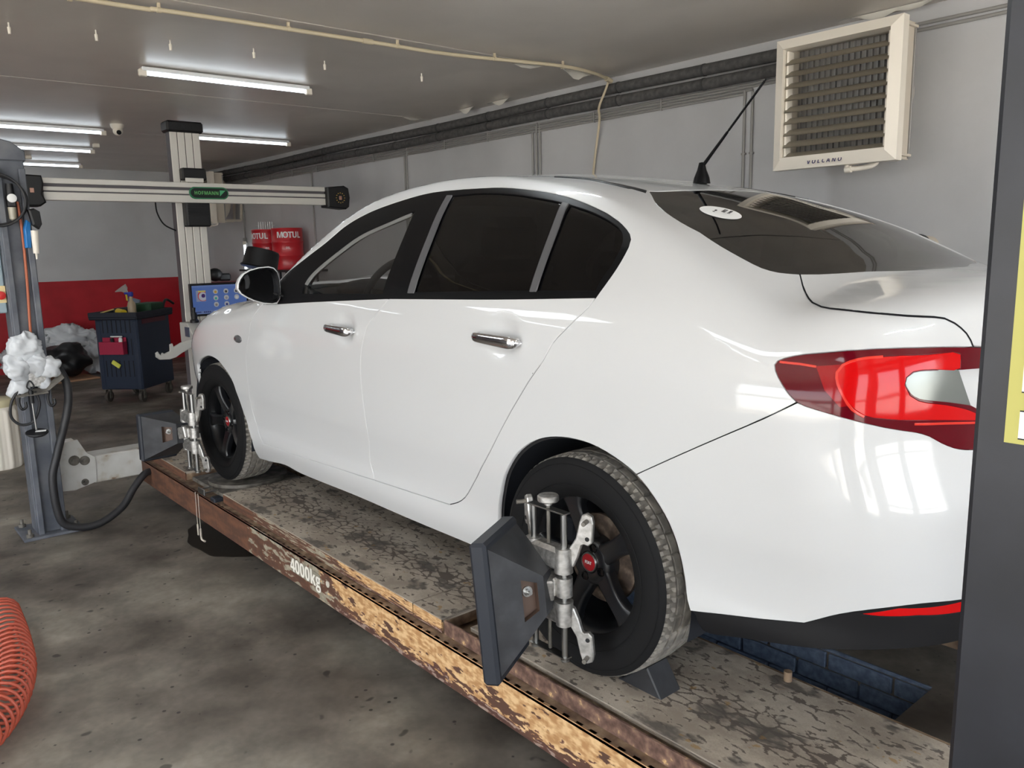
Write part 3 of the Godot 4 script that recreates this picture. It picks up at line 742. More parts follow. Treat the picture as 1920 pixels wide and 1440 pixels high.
func make_materials() -> void:
	var p := mat(c8(205, 206, 206), 0.42)
	p.clearcoat_enabled = true
	p.clearcoat = 1.0
	p.clearcoat_roughness = 0.035
	M.paint = p
	M.gloss_black = mat(c8(9, 9, 11), 0.12)
	M.satin_black = mat(c8(9, 9, 11), 0.4, 0.0, 0.25)
	M.trim = mat(c8(18, 18, 20), 0.6, 0.0, 0.35)
	M.rubber = mat(c8(17, 17, 18), 0.75, 0.0, 0.35)
	M.grime_rubber = tiled(mat(Color.WHITE, 0.85), 0.25)
	M.grime_rubber.albedo_texture = noise_tex(31, 0.02, [[0.2, c8(110, 106, 100)], [0.55, c8(136, 131, 123)], [0.85, c8(162, 156, 145)]], 256)
	M.liner = mat(c8(24, 28, 36), 0.85)
	M.cabin = mat(c8(26, 26, 28), 0.9)
	M.headliner = mat(c8(120, 118, 112), 0.95)
	M.seat = mat(c8(22, 22, 25), 0.95)
	M.tint = mat(Color(0.008, 0.008, 0.012, 0.985), 0.02, 0.0, 0.36)
	M.tint.transparency = BaseMaterial3D.TRANSPARENCY_ALPHA
	M.rear_tint = mat(Color(0.02, 0.02, 0.02, 0.94), 0.02)
	M.rear_tint.transparency = BaseMaterial3D.TRANSPARENCY_ALPHA
	M.clear = mat(Color(0.03, 0.05, 0.045, 0.22), 0.02)
	M.clear.transparency = BaseMaterial3D.TRANSPARENCY_ALPHA
	M.chrome = mat(c8(215, 215, 218), 0.07, 1.0)
	M.grey_mould = mat(c8(84, 84, 86), 0.45)
	M.pale_mould = mat(c8(120, 120, 118), 0.5)
	M.repeater = mat(c8(104, 104, 106), 0.15, 0.4)
	M.gap_shade = mat(c8(30, 30, 33), 0.9, 0.0, 0.2)  # dark colour for the shade painted into the panel gaps
	M.lamp_edge = mat(c8(216, 52, 40), 0.12)
	M.alloy_black = mat(c8(22, 23, 26), 0.32)
	M.alloy_black.clearcoat_enabled = true
	M.alloy_black.clearcoat = 0.5
	M.alloy_black.clearcoat_roughness = 0.25
	M.steel = mat(c8(176, 176, 174), 0.28, 1.0)
	M.cast = tiled(mat(Color.WHITE, 0.42, 0.85), 0.12)
	M.cast.albedo_texture = noise_tex(7, 0.02, [[0.2, c8(166, 163, 158)], [0.6, c8(196, 194, 190)], [0.85, c8(214, 212, 208)]], 256)
	M.rust_disc = tiled(mat(Color.WHITE, 0.7, 0.3), 0.1)
	M.rust_disc.albedo_texture = noise_tex(8, 0.008, [[0.25, c8(70, 58, 50)], [0.6, c8(96, 82, 70)], [0.9, c8(122, 108, 94)]], 256)
	M.lamp_dark = mat(c8(92, 6, 20), 0.08, 0.0, 0.4)
	M.lamp_red = mat(c8(200, 14, 16), 0.08, 0.0, 0.4)
	M.lamp_mid = mat(c8(150, 10, 18), 0.08, 0.0, 0.4)
	M.lamp_clear = mat(c8(132, 136, 132), 0.22, 0.5)
	M.cap_red = mat(c8(168, 32, 40), 0.25)
	M.white_print = mat(c8(238, 238, 236), 0.6)
	M.black_print = mat(c8(20, 20, 22), 0.7)

func outline(k: String) -> PackedVector2Array:
	return pv(OUTLINE[k])

func build_wheel_meshes() -> Dictionary:
	var d := {}
	var axle := Transform3D(Basis(Vector3(0, 0, 1), Vector3(-1, 0, 0), Vector3(0, -1, 0)), Vector3.ZERO)
	# tyre: rings across the profile, 280 steps round, shoulder blocks cut by slots
	var side_in := [Vector2(0.192, -0.070), Vector2(0.200, -0.083), Vector2(0.222, -0.093), Vector2(0.252, -0.098), Vector2(0.278, -0.0955), Vector2(0.292, -0.091), Vector2(0.3005, -0.087)]
	var tread := []
	var half := [Vector2(0.3045, -0.0835), Vector2(0.3085, -0.076), Vector2(0.3102, -0.062), Vector2(0.3108, -0.0545), Vector2(0.3035, -0.0540), Vector2(0.3035, -0.0465), Vector2(0.3112, -0.0460), Vector2(0.3118, -0.0235), Vector2(0.3045, -0.0230), Vector2(0.3045, -0.0150), Vector2(0.312, -0.0145)]
	tread.append_array(half)
	for i in range(half.size() - 1, -1, -1):
		tread.append(Vector2(half[i].x, -half[i].y))
	var prof := []
	prof.append_array(side_in)
	prof.append_array(tread)
	for i in range(side_in.size() - 1, -1, -1):
		prof.append(Vector2(side_in[i].x, -side_in[i].y))
	var b := Mb.new()
	var rub := Mb.new()
	var seg := 360
	var first := side_in.size() - 1
	var last := first + tread.size()
	for k in seg:
		for i in prof.size() - 1:
			var q := []
			for e in [[i, k], [i, k + 1], [i + 1, k + 1], [i + 1, k]]:
				var p: Vector2 = prof[e[0]]
				var t: float = TAU * e[1] / seg
				var r := p.x
				if e[0] > first + 1 and e[0] < last and absf(p.y) > 0.056 and (e[1] % 5) < 2:
					r -= 0.0085
				if e[0] > first and e[0] < last and absf(p.y) > 0.0233 and absf(p.y) < 0.047 and r > 0.306 and (e[1] % 10) < 1:
					r -= 0.006
				q.append(axle * Vector3(r * cos(t), p.y, r * sin(t)))
			var on_tread := i >= first and i < last
			var mid := axle * Vector3(0, (prof[i].y + prof[i + 1].y) * 0.5, 0)
			if on_tread:
				var nn: Vector3 = (q[1] - q[0]).cross(q[3] - q[0]).normalized()
				if nn.dot(q[0] - mid) < 0.0:
					nn = -nn
				b.tri(q[0], q[1], q[2], nn, nn, nn)
				b.tri(q[0], q[2], q[3], nn, nn, nn)
			elif k % 4 == 0:
				pass
	var s1 := []; s1.append_array(side_in); s1.append(Vector2(0.3045, -0.0835))
	rub.lathe(axle, s1, 96)
	var s2 := []
	for i in range(s1.size() - 1, -1, -1):
		s2.append(Vector2(s1[i].x, -s1[i].y))
	rub.lathe(axle, s2, 96)
	rub.lathe(axle, [Vector2(0.232, 0.0958), Vector2(0.2335, 0.0972), Vector2(0.235, 0.0966)], 96)
	rub.lathe(axle, [Vector2(0.286, 0.0938), Vector2(0.2875, 0.0945), Vector2(0.289, 0.0928)], 96)
	d.tread = b.mesh()
	d.tread.surface_set_material(0, M.grime_rubber)
	d.sidewall = rub.mesh()
	d.sidewall.surface_set_material(0, M.rubber)
	# rim
	var rim := Mb.new()
	rim.lathe(axle, [Vector2(0.176, -0.085), Vector2(0.176, 0.03), Vector2(0.184, 0.052), Vector2(0.191, 0.066), Vector2(0.1985, 0.071), Vector2(0.2045, 0.076), Vector2(0.2055, 0.081), Vector2(0.2025, 0.084), Vector2(0.199, 0.080), Vector2(0.196, 0.068)], 72, 0.8)
	rim.lathe(axle, [Vector2(0.0, 0.036), Vector2(0.030, 0.037), Vector2(0.032, 0.044), Vector2(0.040, 0.046), Vector2(0.062, 0.043), Vector2(0.071, 0.034), Vector2(0.072, 0.0)].duplicate(), 48, 0.6)
	d.rim = rim.mesh()
	d.rim.surface_set_material(0, M.alloy_black)
	# one spoke, pointing along +z (towards the rear) in wheel axes
	var sp := Mb.new()
	var rows := []
	for i in 13:
		var t := i / 12.0
		var r := lerpf(0.045, 0.196, t)
		var w := lerpf(0.034, 0.032, t) - 0.007 * sin(t * PI) + 0.012 * maxf(0.0, t - 0.8) / 0.2
		var f := 0.040 + 0.020 * sin(t * PI * 0.62) + 0.006 * t
		var th := lerpf(0.034, 0.028, t)
		var row := []
		for c in [[-1.0, -th], [-1.0, -0.010], [-0.88, -0.003], [-0.6, 0.0], [0.0, -0.0025], [0.6, 0.0], [0.88, -0.003], [1.0, -0.010], [1.0, -th]]:
			row.append(Vector3(-(f + c[1]), w * c[0], r))
		rows.append(row)
	sp.skin(rows, false, Vector3(0.1, 0, 0.12))
	d.spoke = sp.mesh()
	d.spoke.surface_set_material(0, M.alloy_black)
	var cap := Mb.new()
	cap.lathe(axle, [Vector2(0.0, 0.0495), Vector2(0.015, 0.049), Vector2(0.0245, 0.0470)], 28)
	d.cap = cap.mesh()
	d.cap.surface_set_material(0, M.cap_red)
	var ring := Mb.new()
	ring.lathe(axle, [Vector2(0.0245, 0.044), Vector2(0.0250, 0.0485), Vector2(0.0272, 0.0490), Vector2(0.0295, 0.0455), Vector2(0.0295, 0.040)], 28)
	d.ring = ring.mesh()
	d.ring.surface_set_material(0, M.steel)
	var hole := Mb.new()
	hole.lathe(axle, [Vector2(0.0, 0.0462), Vector2(0.0105, 0.0462), Vector2(0.0125, 0.0475), Vector2(0.0135, 0.0450)], 16)
	d.hole = hole.mesh()
	d.hole.surface_set_material(0, M.gloss_black)
	var disc := Mb.new()
	disc.lathe(axle, [Vector2(0.06, -0.004), Vector2(0.128, -0.004), Vector2(0.128, -0.016), Vector2(0.06, -0.016)], 48, 0.5)
	disc.lathe(axle, [Vector2(0.0, 0.012), Vector2(0.066, 0.012), Vector2(0.070, 0.006), Vector2(0.070, -0.02)], 36, 0.5)
	d.disc = disc.mesh()
	d.disc.surface_set_material(0, M.rust_disc)
	var cal := Mb.new()
	cal.box(xf(Vector3(0.0, 0.035, -0.105), 0, 0, 0), Vector3(0.05, 0.12, 0.06), 0.01)
	d.caliper = cal.mesh()
	d.caliper.surface_set_material(0, M.liner)
	return d

func add_wheel(car: Node3D, d: Dictionary, at: Vector3, spin: float, left: bool, steer := 0.0) -> void:
	var w := Node3D.new()
	w.name = "wheel"
	car.add_child(w, true)
	w.position = at
	w.rotation.y = (0.0 if left else PI) + deg_to_rad(steer)
	w.set_meta("label", "black five-spoke alloy wheel with a red centre cap")
	inst("tyre_tread", d.tread, w)
	inst("tyre_sidewall", d.sidewall, w)
	inst("rim", d.rim, w)
	for i in 5:
		var a := deg_to_rad(spin + 72.0 * i)
		inst("spoke", d.spoke, w, Transform3D(Basis(Vector3(1, 0, 0), -a), Vector3.ZERO))
	for i in 4:
		var a := deg_to_rad(spin + 36.0 + 90.0 * i)
		inst("bolt_hole", d.hole, w, Transform3D(Basis(), Vector3(0.0, sin(a), cos(a)) * 0.047))
	inst("centre_cap", d.cap, w).set_meta("label", "red round centre cap")
	inst("cap_ring", d.ring, w)
	var t := lettering("cap_lettering", "FIAT", 0.012, M.white_print, w, Transform3D(Basis(Vector3(0, 0, 1), Vector3(0, 1, 0), Vector3(-1, 0, 0)), Vector3(-0.0496, 0, 0)))
	t.transform.basis = t.transform.basis * 1.0
	inst("brake_disc", d.disc, w)
	inst("brake_caliper", d.caliper, w)

func build_car() -> Node3D:
	lW = Lut.new(T_W); lP = Lut.new(T_PL); lT = Lut.new(T_TC); lC = Lut.new(T_CR); lR = Lut.new(T_RC); lF = Lut.new(T_FC); lK = Lut.new(T_K)
	var CB := Vector3(0, 0, -1.32)
	var car := thing("saloon_car", "white four-door saloon car standing on the rusty lift runways", "car", CB)
	var o := -CB
	var fd := outline("front_door"); var rd := outline("rear_door"); var dlo := outline("dlo")
	var gf := outline("gf"); var gr := outline("gr"); var gq := outline("gq")
	var pieces := {
		"body_side": [panel(outline("body_side"), [fd, rd, dlo], 0.0, false, 0.0026, 0.014), M.paint],
		"front_fender": [panel(outline("fender"), []), M.paint],
		"front_door": [panel(fd, [], 0.0, false, 0.0024, 0.014), M.paint],
		"rear_door": [panel(rd, [], 0.0, false, 0.0026, 0.014), M.paint],
		"window_surround": [panel(dlo, [gf, gr, gq], 0.003, false, 0.0, 0.02), M.satin_black],
		"front_door_glass": [panel(gf, [], 0.009, false, -0.004, 0.0, 0.03), M.clear],
		"rear_door_glass": [panel(gr, [], 0.009, false, -0.004, 0.0, 0.03), M.tint],
		"quarter_glass": [panel(gq, [], 0.009, false, -0.004, 0.0, 0.03), M.tint],
	}
	for k in pieces:
		obj(k, pieces[k][0], pieces[k][1], car, o)
		obj(k, mirrored(pieces[k][0]), pieces[k][1], car, o)
	# dark inner skin behind the painted panels, seen through joints and windows
	var skin_in := panel(outline("body_side"), [dlo, offset1(outline("tail_light"), 0.0)], 0.019, false, -0.006, 0.0, 0.04)
	skin_in.add(panel(outline("fender"), [], 0.02, false, -0.006, 0.0, 0.05))
	obj("inner_skin", whole(skin_in), M.cabin, car, o)
	var pillar := panel(dlo, [offset1(gf, 0.03), offset1(gr, 0.03), offset1(gq, 0.03)], 0.05, false, -0.01, 0.0, 0.05)
	obj("pillar_trim", whole(pillar), M.cabin, car, o)
	# grey divider mouldings by the rear glass
	for k in [["moulding_a", M.grey_mould], ["moulding_b", M.grey_mould], ["glass_run", M.pale_mould], ["roof_strip", M.satin_black]]:
		var strip := panel(outline(k[0]), [], -0.0012 if k[0] != "glass_run" else 0.0055, false, 0.0, 0.004, 0.05)
		var called: String = {"moulding_a": "door_moulding", "moulding_b": "door_moulding", "glass_run": "glass_run_channel", "roof_strip": "roof_strip"}[k[0]]
		obj(called, strip, k[1], car, o)
		obj(called, mirrored(strip), k[1], car, o)
	for k in ["gap_shade_rear", "gap_shade_mid", "gap_shade_front", "gap_shade_lid"]:  # dark strips that paint the gap shade along door and lid joints
		var gap_shade := panel(outline(k), [], -0.0004 if k == "gap_shade_lid" else 0.0045, false, 0.0, 0.0, 0.05)
		obj("joint_shade", gap_shade, M.gap_shade, car, o)
		obj("joint_shade", mirrored(gap_shade), M.gap_shade, car, o)
	obj("rear_bumper", whole(panel(outline("rear_bumper"), [])), M.paint, car, o)
	obj("lower_valance", whole(panel(outline("valance"), [outline("fog")], 0.006, false, 0.001)), M.trim, car, o).set_meta("label", "matt black lower bumper valance")
	obj("trunk_lid", whole(panel(outline("trunk_lid"), [offset1(outline("tail_light"), 0.003)], 0.0)), M.paint, car, o)
	var ins := panel(outline("inset"), [], 0.008, false, 0.001)
	obj("trunk_inset", ins, M.paint, car, o)
	obj("trunk_inset", mirrored(ins), M.paint, car, o)
	for s in 2:
		var tl := panel(outline("tail_light"), [outline("reverse"), outline("bowl")], -0.001, false, 0.0012, 0.02, 0.018)
		var bo := panel(outline("bowl"), [outline("reverse")], -0.0025, false, 0.0008, 0.012, 0.018)
		var rv := panel(outline("reverse"), [], 0.004, false, -0.001, 0.012, 0.015)
		var wedge := panel(pv([0.655, 0.932, 0.73, 0.941, 0.738, 0.90, 0.745, 0.862, 0.70, 0.852, 0.672, 0.885]), [], -0.0016, false, 0.0, 0.0, 0.02)
		var fg := panel(outline("fog"), [], 0.008, false, 0.001, 0.012, 0.02)
		var lamp := obj("tail_light", tl if s == 0 else mirrored(tl), M.lamp_dark, car, o)
		lamp.set_meta("label", "red wrap-around tail light")
		obj("red_lens", bo if s == 0 else mirrored(bo), M.lamp_red, lamp)
		for k in ["lens_ring", "lens_line", "lens_line2"]:
			var rg2 := panel(outline(k), [], -0.0032, false, 0.0, 0.001, 0.03)
			obj("lens_edge", rg2 if s == 0 else mirrored(rg2), M.lamp_edge, lamp)
		obj("side_lens", wedge if s == 0 else mirrored(wedge), M.lamp_mid, lamp)
		obj("reverse_lens", rv if s == 0 else mirrored(rv), M.lamp_clear, lamp).set_meta("label", "clear reversing lamp lens")
		obj("bumper_reflector", fg if s == 0 else mirrored(fg), M.lamp_red, car, o).set_meta("label", "thin red bumper reflector")
	# roof, glass, bonnet (seen from above)
	obj("roof", panel(both_ways(pv(PLAN.roof)), [], 0.002, true, 0.004, 0.012, 0.04), M.paint, car, o)
	obj("headlining", panel(both_ways(pv(PLAN.roof)), [], 0.06, true, -0.03, 0.0, 0.08), M.headliner, car, o)
	obj("bonnet", panel(both_ways(pv(PLAN.hood)), [], 0.001, true, 0.003, 0.012, 0.04), M.paint, car, o)
	obj("windscreen", panel(both_ways(pv(PLAN.windshield)), [], 0.006, true, 0.004, 0.0, 0.06), M.clear, car, o)
	var rg := both_ways(pv(PLAN.rear_glass))
	obj("rear_window", panel(rg, [], 0.003, true, 0.003, 0.004, 0.03), M.rear_tint, car, o)
	obj("rear_window_border", panel(rg, [offset1(rg, -0.055)], 0.0055, true, 0.004, 0.0, 0.03), M.satin_black, car, o)
	obj("front_bumper", whole(panel(outline("front_bumper"), [], 0.0, false, 0.002, 0.012, 0.04)), M.paint, car, o)
	obj("headlight", panel(outline("headlight"), [], 0.002, false, 0.002, 0.012, 0.03), M.lamp_clear, car, o)
	obj("headlight", mirrored(panel(outline("headlight"), [], 0.002, false, 0.002, 0.012, 0.03)), M.lamp_clear, car, o)
	# wheel housings and floor pan
	for z in [0.0, -2.637]:
		for s in [-1.0, 1.0]:
			var wl := Mb.new()
			var ax := Transform3D(Basis(Vector3(0, 0, 1), Vector3(-1, 0, 0), Vector3(0, -1, 0)), Vector3(0, 0.31, z))
			wl.lathe(ax, [Vector2(0.02, 0.50), Vector2(0.368, 0.50), Vector2(0.372, 0.845)], 40, 0.5, -PI - 0.25, 0.25)
			obj("wheel_housing", wl if s < 0 else mirrored(wl), M.liner, car, o)
	var pan := Mb.new()
	pan.bx(Vector3(0, 0.30, -1.32), Vector3(1.52, 0.16, 1.72), 0.03)
	pan.bx(Vector3(0, 0.32, 0.0), Vector3(0.96, 0.16, 1.4), 0.03)
	pan.bx(Vector3(0, 0.33, -2.7), Vector3(0.96, 0.2, 1.2), 0.03)
	pan.bx(Vector3(-0.15, 0.33, 0.66), Vector3(0.6, 0.12, 0.2), 0.05)
	obj("floor_pan", pan, M.liner, car, o)
	# cabin
	var dash := Mb.new()
	dash.skin([[Vector3(-0.72, 0.55, -1.72), Vector3(0, 0.55, -1.70), Vector3(0.72, 0.55, -1.72)], [Vector3(-0.74, 0.88, -1.78), Vector3(0, 0.90, -1.76), Vector3(0.74, 0.88, -1.78)], [Vector3(-0.74, 0.985, -1.90), Vector3(0, 1.0, -1.90), Vector3(0.74, 0.985, -1.90)], [Vector3(-0.70, 1.0, -2.0), Vector3(0, 1.03, -2.18), Vector3(0.70, 1.0, -2.0)]])
	dash.ball(Vector3(-0.36, 1.0, -1.88), Vector3(0.17, 0.05, 0.12))
	obj("dashboard", dash, M.cabin, car, o)
	var sw := Mb.new()
	var ring := []
	var tilt := Basis.from_euler(Vector3(deg_to_rad(-64), 0, 0))
	for i in 36:
		var a := TAU * i / 36
		ring.append(Vector3(-0.36, 0.975, -1.62) + tilt * Vector3(cos(a) * 0.185, 0, sin(a) * 0.185))
	sw.tube(ring, 0.016, 8, true)
	for a in [0.2, PI - 0.2, PI / 2]:
		sw.bar(Vector3(-0.36, 0.975, -1.62), Vector3(-0.36, 0.975, -1.62) + tilt * Vector3(cos(a) * 0.18, 0, sin(a) * 0.18), 0.05, 0.02)
	sw.cyl(Vector3(-0.36, 0.975, -1.62) + tilt * Vector3(0, 0.02, 0), Vector3(-0.36, 0.88, -1.80), 0.065, 0.03)
	obj("steering_wheel", sw, M.cabin, car, o)
	for q in [[-0.36, -0.98], [0.36, -0.98], [-0.38, -0.12], [0.0, -0.12], [0.38, -0.12]]:
		var st := Node3D.new()
		st.name = "seat"
		car.add_child(st, true)
		st.position = Vector3(q[0], 0.45, q[1]) + o
		var w := 0.46 if q[1] < -0.5 else 0.37
		var bk := Mb.new()
		bk.box(xf(Vector3(0, 0.40, 0.05), 12, 0, 0), Vector3(w, 0.62, 0.13), 0.05)
		obj("backrest", bk, M.seat, st)
		var cu := Mb.new()
		cu.box(xf(Vector3(0, 0.05, -0.26), -6, 0, 0), Vector3(w, 0.14, 0.52), 0.05)
		obj("cushion", cu, M.seat, st)
		var hr := Mb.new()
		hr.box(xf(Vector3(0, 0.76 if q[1] < -0.5 else 0.70, 0.125), 10, 0, 0), Vector3(0.25, 0.17, 0.09), 0.035)
		for sx in [-0.05, 0.05]:
			hr.cyl(Vector3(sx, 0.55, 0.1), Vector3(sx, 0.7, 0.12), 0.006, -1, 8)
		obj("headrest", hr, M.seat, st)
	var shelf := Mb.new()
	shelf.bx(Vector3(0, 0.99, 0.30), Vector3(1.25, 0.03, 0.42), 0.01)
	obj("parcel_shelf", shelf, M.cabin, car, o)
	# door handles
	for e in [[-1.226, 0.891, 0.19, "front_door_handle"], [-0.302, 0.921, 0.205, "rear_door_handle"]]:
		for s in [1.0, -1.0]:
			var hb := Mb.new()
			var rows := []
			var L: float = e[2]
			for i in 29:
				var t := sin((i / 28.0 - 0.5) * PI)
				var zz: float = e[0] + t * L * 0.5
				var c := on_flank(Vector2(zz, e[1] - t * 0.003), 0.0)
				var surf := -lW.at(e[1])
				var off := 0.032 * sqrt(maxf(0.0, 1.0 - pow(absf(t), 7.0)))
				var hh := 0.0165 * sqrt(maxf(0.01, 1.0 - pow(absf(t), 9.0))) * (1.0 + 0.14 * t)
				var row := []
				for k in 16:
					var f := TAU * k / 16
					row.append(Vector3(surf - off - cos(f) * 0.008, e[1] - t * 0.004 + sin(f) * hh, zz))
				rows.append(row)
			hb.skin(rows, true, Vector3(-0.91, e[1], e[0]))
			var h := obj(e[3], hb if s > 0 else mirrored(hb), M.chrome, car, o)
			h.set_meta("label", "chrome door handle")
			for t in [-0.40, 0.40]:
				var post := Mb.new()
				post.box(xf(Vector3(-lW.at(e[1]) - 0.014, e[1] - t * 0.008, e[0] + t * L), 0, 0, 0), Vector3(0.036, 0.022, 0.03), 0.006)
				obj("handle_post", post if s > 0 else mirrored(post), M.paint, h)
	# fender repeater lamp
	var rp := Mb.new()
	var rc := on_flank(Vector2(-2.225, 0.782), 0.0)
	rp.ball(rc, Vector3(0.010, 0.019, 0.045), 18, 10)
	obj("side_repeater", rp, M.repeater, car, o)
	obj("side_repeater", mirrored(rp), M.repeater, car, o)
	# mirrors
	for s in [1.0, -1.0]:
		var cap := Mb.new(); var hou := Mb.new(); var gl := Mb.new(); var arm := Mb.new()
		var c := Vector3(-0.945, 1.042, -1.80)
		var rim_pts := []
		for e in [[447, 540], [448, 530], [452, 521], [459, 512], [470, 505.5], [487, 501], [504, 500], [513, 502.5], [519, 510], [521.5, 522], [522.5, 537], [522, 552], [520, 563], [515, 570], [506, 571.5], [490, 569], [474, 563.5], [461, 556], [452, 549]]:
			var qx: float = -1.037 + (e[0] - 447.0) * 0.00234
			rim_pts.append(Vector3(qx, 1.123 - (e[1] - 500.0) * 0.00223, c.z + (qx - c.x) * 0.18))
		var rows := []
		for j in 8:
			var t := j / 7.0
			var row := []
			for p in rim_pts:
				var q: Vector3 = c + (p - c) * sqrt(maxf(0.0, 1.0 - t * t * 0.98))
				q.z -= 0.10 * t
				row.append(q)
			rows.append(row)
		var front := []
		for k in 2:
			var row := []
			for p in rim_pts:
				row.append(c + (p - c) * [1.0, 0.95][k] + Vector3(0, 0, [0.0, 0.004][k]))
			front.append(row)
		cap.skin(front, true, c - Vector3(0, 0, 0.2))
		cap.skin(rows, true, c + Vector3(0, 0, 0.05))
		var lip := []
		for k in 3:
			var row := []
			for p in rim_pts:
				row.append(c + (p - c) * [0.955, 0.93, 0.88][k] + Vector3(0, 0, [0.001, 0.010, 0.004][k]))
			lip.append(row)
		hou.skin(lip, true, c - Vector3(0, 0, 0.2))
		var low := []
		for k in 2:
			var row := []
			for p in rim_pts:
				row.append(c + (p - c) * [0.88, 0.86][k] + Vector3(0, 0, [0.004, -0.012][k]))
			low.append(row)
		hou.skin(low, true, c)
		for i in rim_pts.size():
			var p0: Vector3 = c + (rim_pts[i] - c) * 0.87 + Vector3(0, 0, -0.010)
			var p1: Vector3 = c + (rim_pts[(i + 1) % rim_pts.size()] - c) * 0.87 + Vector3(0, 0, -0.010)
			gl.tri(c + Vector3(0, 0, -0.010), p0, p1, Vector3(0.12, 0.05, 1).normalized(), Vector3(0.12, 0.05, 1).normalized(), Vector3(0.12, 0.05, 1).normalized())
		arm.skin([[Vector3(-0.89, 1.025, -1.82), Vector3(-0.89, 1.01, -1.80), Vector3(-0.89, 0.985, -1.82), Vector3(-0.89, 0.99, -1.88)], [Vector3(-0.82, 1.01, -1.80), Vector3(-0.82, 0.98, -1.74), Vector3(-0.82, 0.955, -1.80), Vector3(-0.82, 0.97, -1.90)]], true, Vector3(-0.86, 1.0, -1.82))
		var mr := Node3D.new()
		mr.name = "wing_mirror"
		car.add_child(mr, true)
		mr.position = o
		obj("cap", cap if s > 0 else mirrored(cap), M.paint, mr)
		obj("housing", hou if s > 0 else mirrored(hou), M.satin_black, mr)
		obj("mirror_glass", gl if s > 0 else mirrored(gl), mat(c8(120, 122, 126), 0.03, 1.0), mr)
		obj("arm", arm if s > 0 else mirrored(arm), M.satin_black, mr)
	# aerial
	var an := Mb.new()
	an.lathe(xf(Vector3(0, 1.385, -0.25), 0, 0, 0), [Vector2(0.0, 0.0), Vector2(0.03, 0.0), Vector2(0.026, 0.02), Vector2(0.016, 0.045), Vector2(0.010, 0.07), Vector2(0.0, 0.072)], 14)
	var aer := obj("aerial_base", an, M.satin_black, car, o)
	var mast := Mb.new()
	var a0 := Vector3(0, 1.44, -0.25)
	var a1 := Vector3(0, 1.69, -0.01)
	mast.cyl(a0, a0.lerp(a1, 0.42), 0.0065, 0.0045, 8)
	mast.cyl(a0.lerp(a1, 0.42), a1, 0.0032, 0.0024, 8)
	for i in 40:
		var p := a0.lerp(a1, 0.44 + 0.54 * i / 40.0)
		mast.cyl(p, p + (a1 - a0).normalized() * 0.0028, 0.0042, -1, 8)
	obj("mast", mast, M.satin_black, aer)
	# round sticker inside the rear window
	var stc := Mb.new()
	var sc := Vector2(-0.405, 0.118)
	var ctr: Vector3 = spot(sc, 0.0, true, {})[0]
	var nn: Vector3 = spot(sc, 0.0, true, {})[1]
	for i in 28:
		var q := []
		for k in 2:
			var a := TAU * (i + k) / 28
			q.append(spot(sc + Vector2(cos(a), sin(a)) * 0.058, 0.0015, true, {})[0])
		stc.tri(spot(sc, 0.0015, true, {})[0], q[0], q[1], nn, nn, nn)
	var stk := obj("window_sticker", stc, M.white_print, car, o)
	stk.set_meta("label", "round white sticker with small dark print")
	var tx := nn.cross(Vector3(-0.75, 0, -0.66)).normalized()
	var along_x := Vector3(0.80, 0, -0.30)
	along_x = (along_x - nn * along_x.dot(nn)).normalized()
	var up := nn.cross(along_x).normalized()
	for e in [["88 88", 0.022, Vector2(-0.012, 0.012)], ["BITA", 0.015, Vector2(0.012, -0.008)], ["E BRABUS", 0.010, Vector2(0.012, -0.024)]]:
		var tm := text_mesh("• ••" if e[0] == "88 88" else ("AVTO" if e[0] == "BITA" else "K PARTS"), e[1])
		var ti := inst("sticker_print", tm, stk, Transform3D(Basis(along_x, up, nn), ctr + along_x * e[2].x + up * e[2].y + nn * 0.002))
		ti.mesh.material = M.black_print
	# wheels
	var wm := build_wheel_meshes()
	add_wheel(car, wm, Vector3(-0.771, 0.3122, 0.0) + o, 34, true)
	add_wheel(car, wm, Vector3(-0.771, 0.3122, -2.637) + o, 40, true, 2.0)
	add_wheel(car, wm, Vector3(0.771, 0.3122, 0.0) + o, 10, false)
	add_wheel(car, wm, Vector3(0.771, 0.3122, -2.637) + o, 50, false, 2.0)
	return car

func offset1(p: PackedVector2Array, d: float) -> PackedVector2Array:
	if d == 0.0:
		return p
	var r := Geometry2D.offset_polygon(p, d, Geometry2D.JOIN_MITER)
	var best: PackedVector2Array = r[0]
	for q in r:
		if absf(area(q)) > absf(area(best)):
			best = q
	return best
# ---------------------------------------------------------------- textures
func img_tex(w: int, h: int, f: Callable) -> ImageTexture:
	var im := Image.create(w, h, false, Image.FORMAT_RGB8)
	for y in h:
		for x in w:
			im.set_pixel(x, y, f.call(x, y))
	return ImageTexture.create_from_image(im)

func fnl(seed_: int, freq: float, oct := 4, kind := FastNoiseLite.TYPE_SIMPLEX_SMOOTH) -> FastNoiseLite:
	var f := FastNoiseLite.new()
	f.seed = seed_
	f.frequency = freq
	f.fractal_octaves = oct
	f.noise_type = kind
	return f

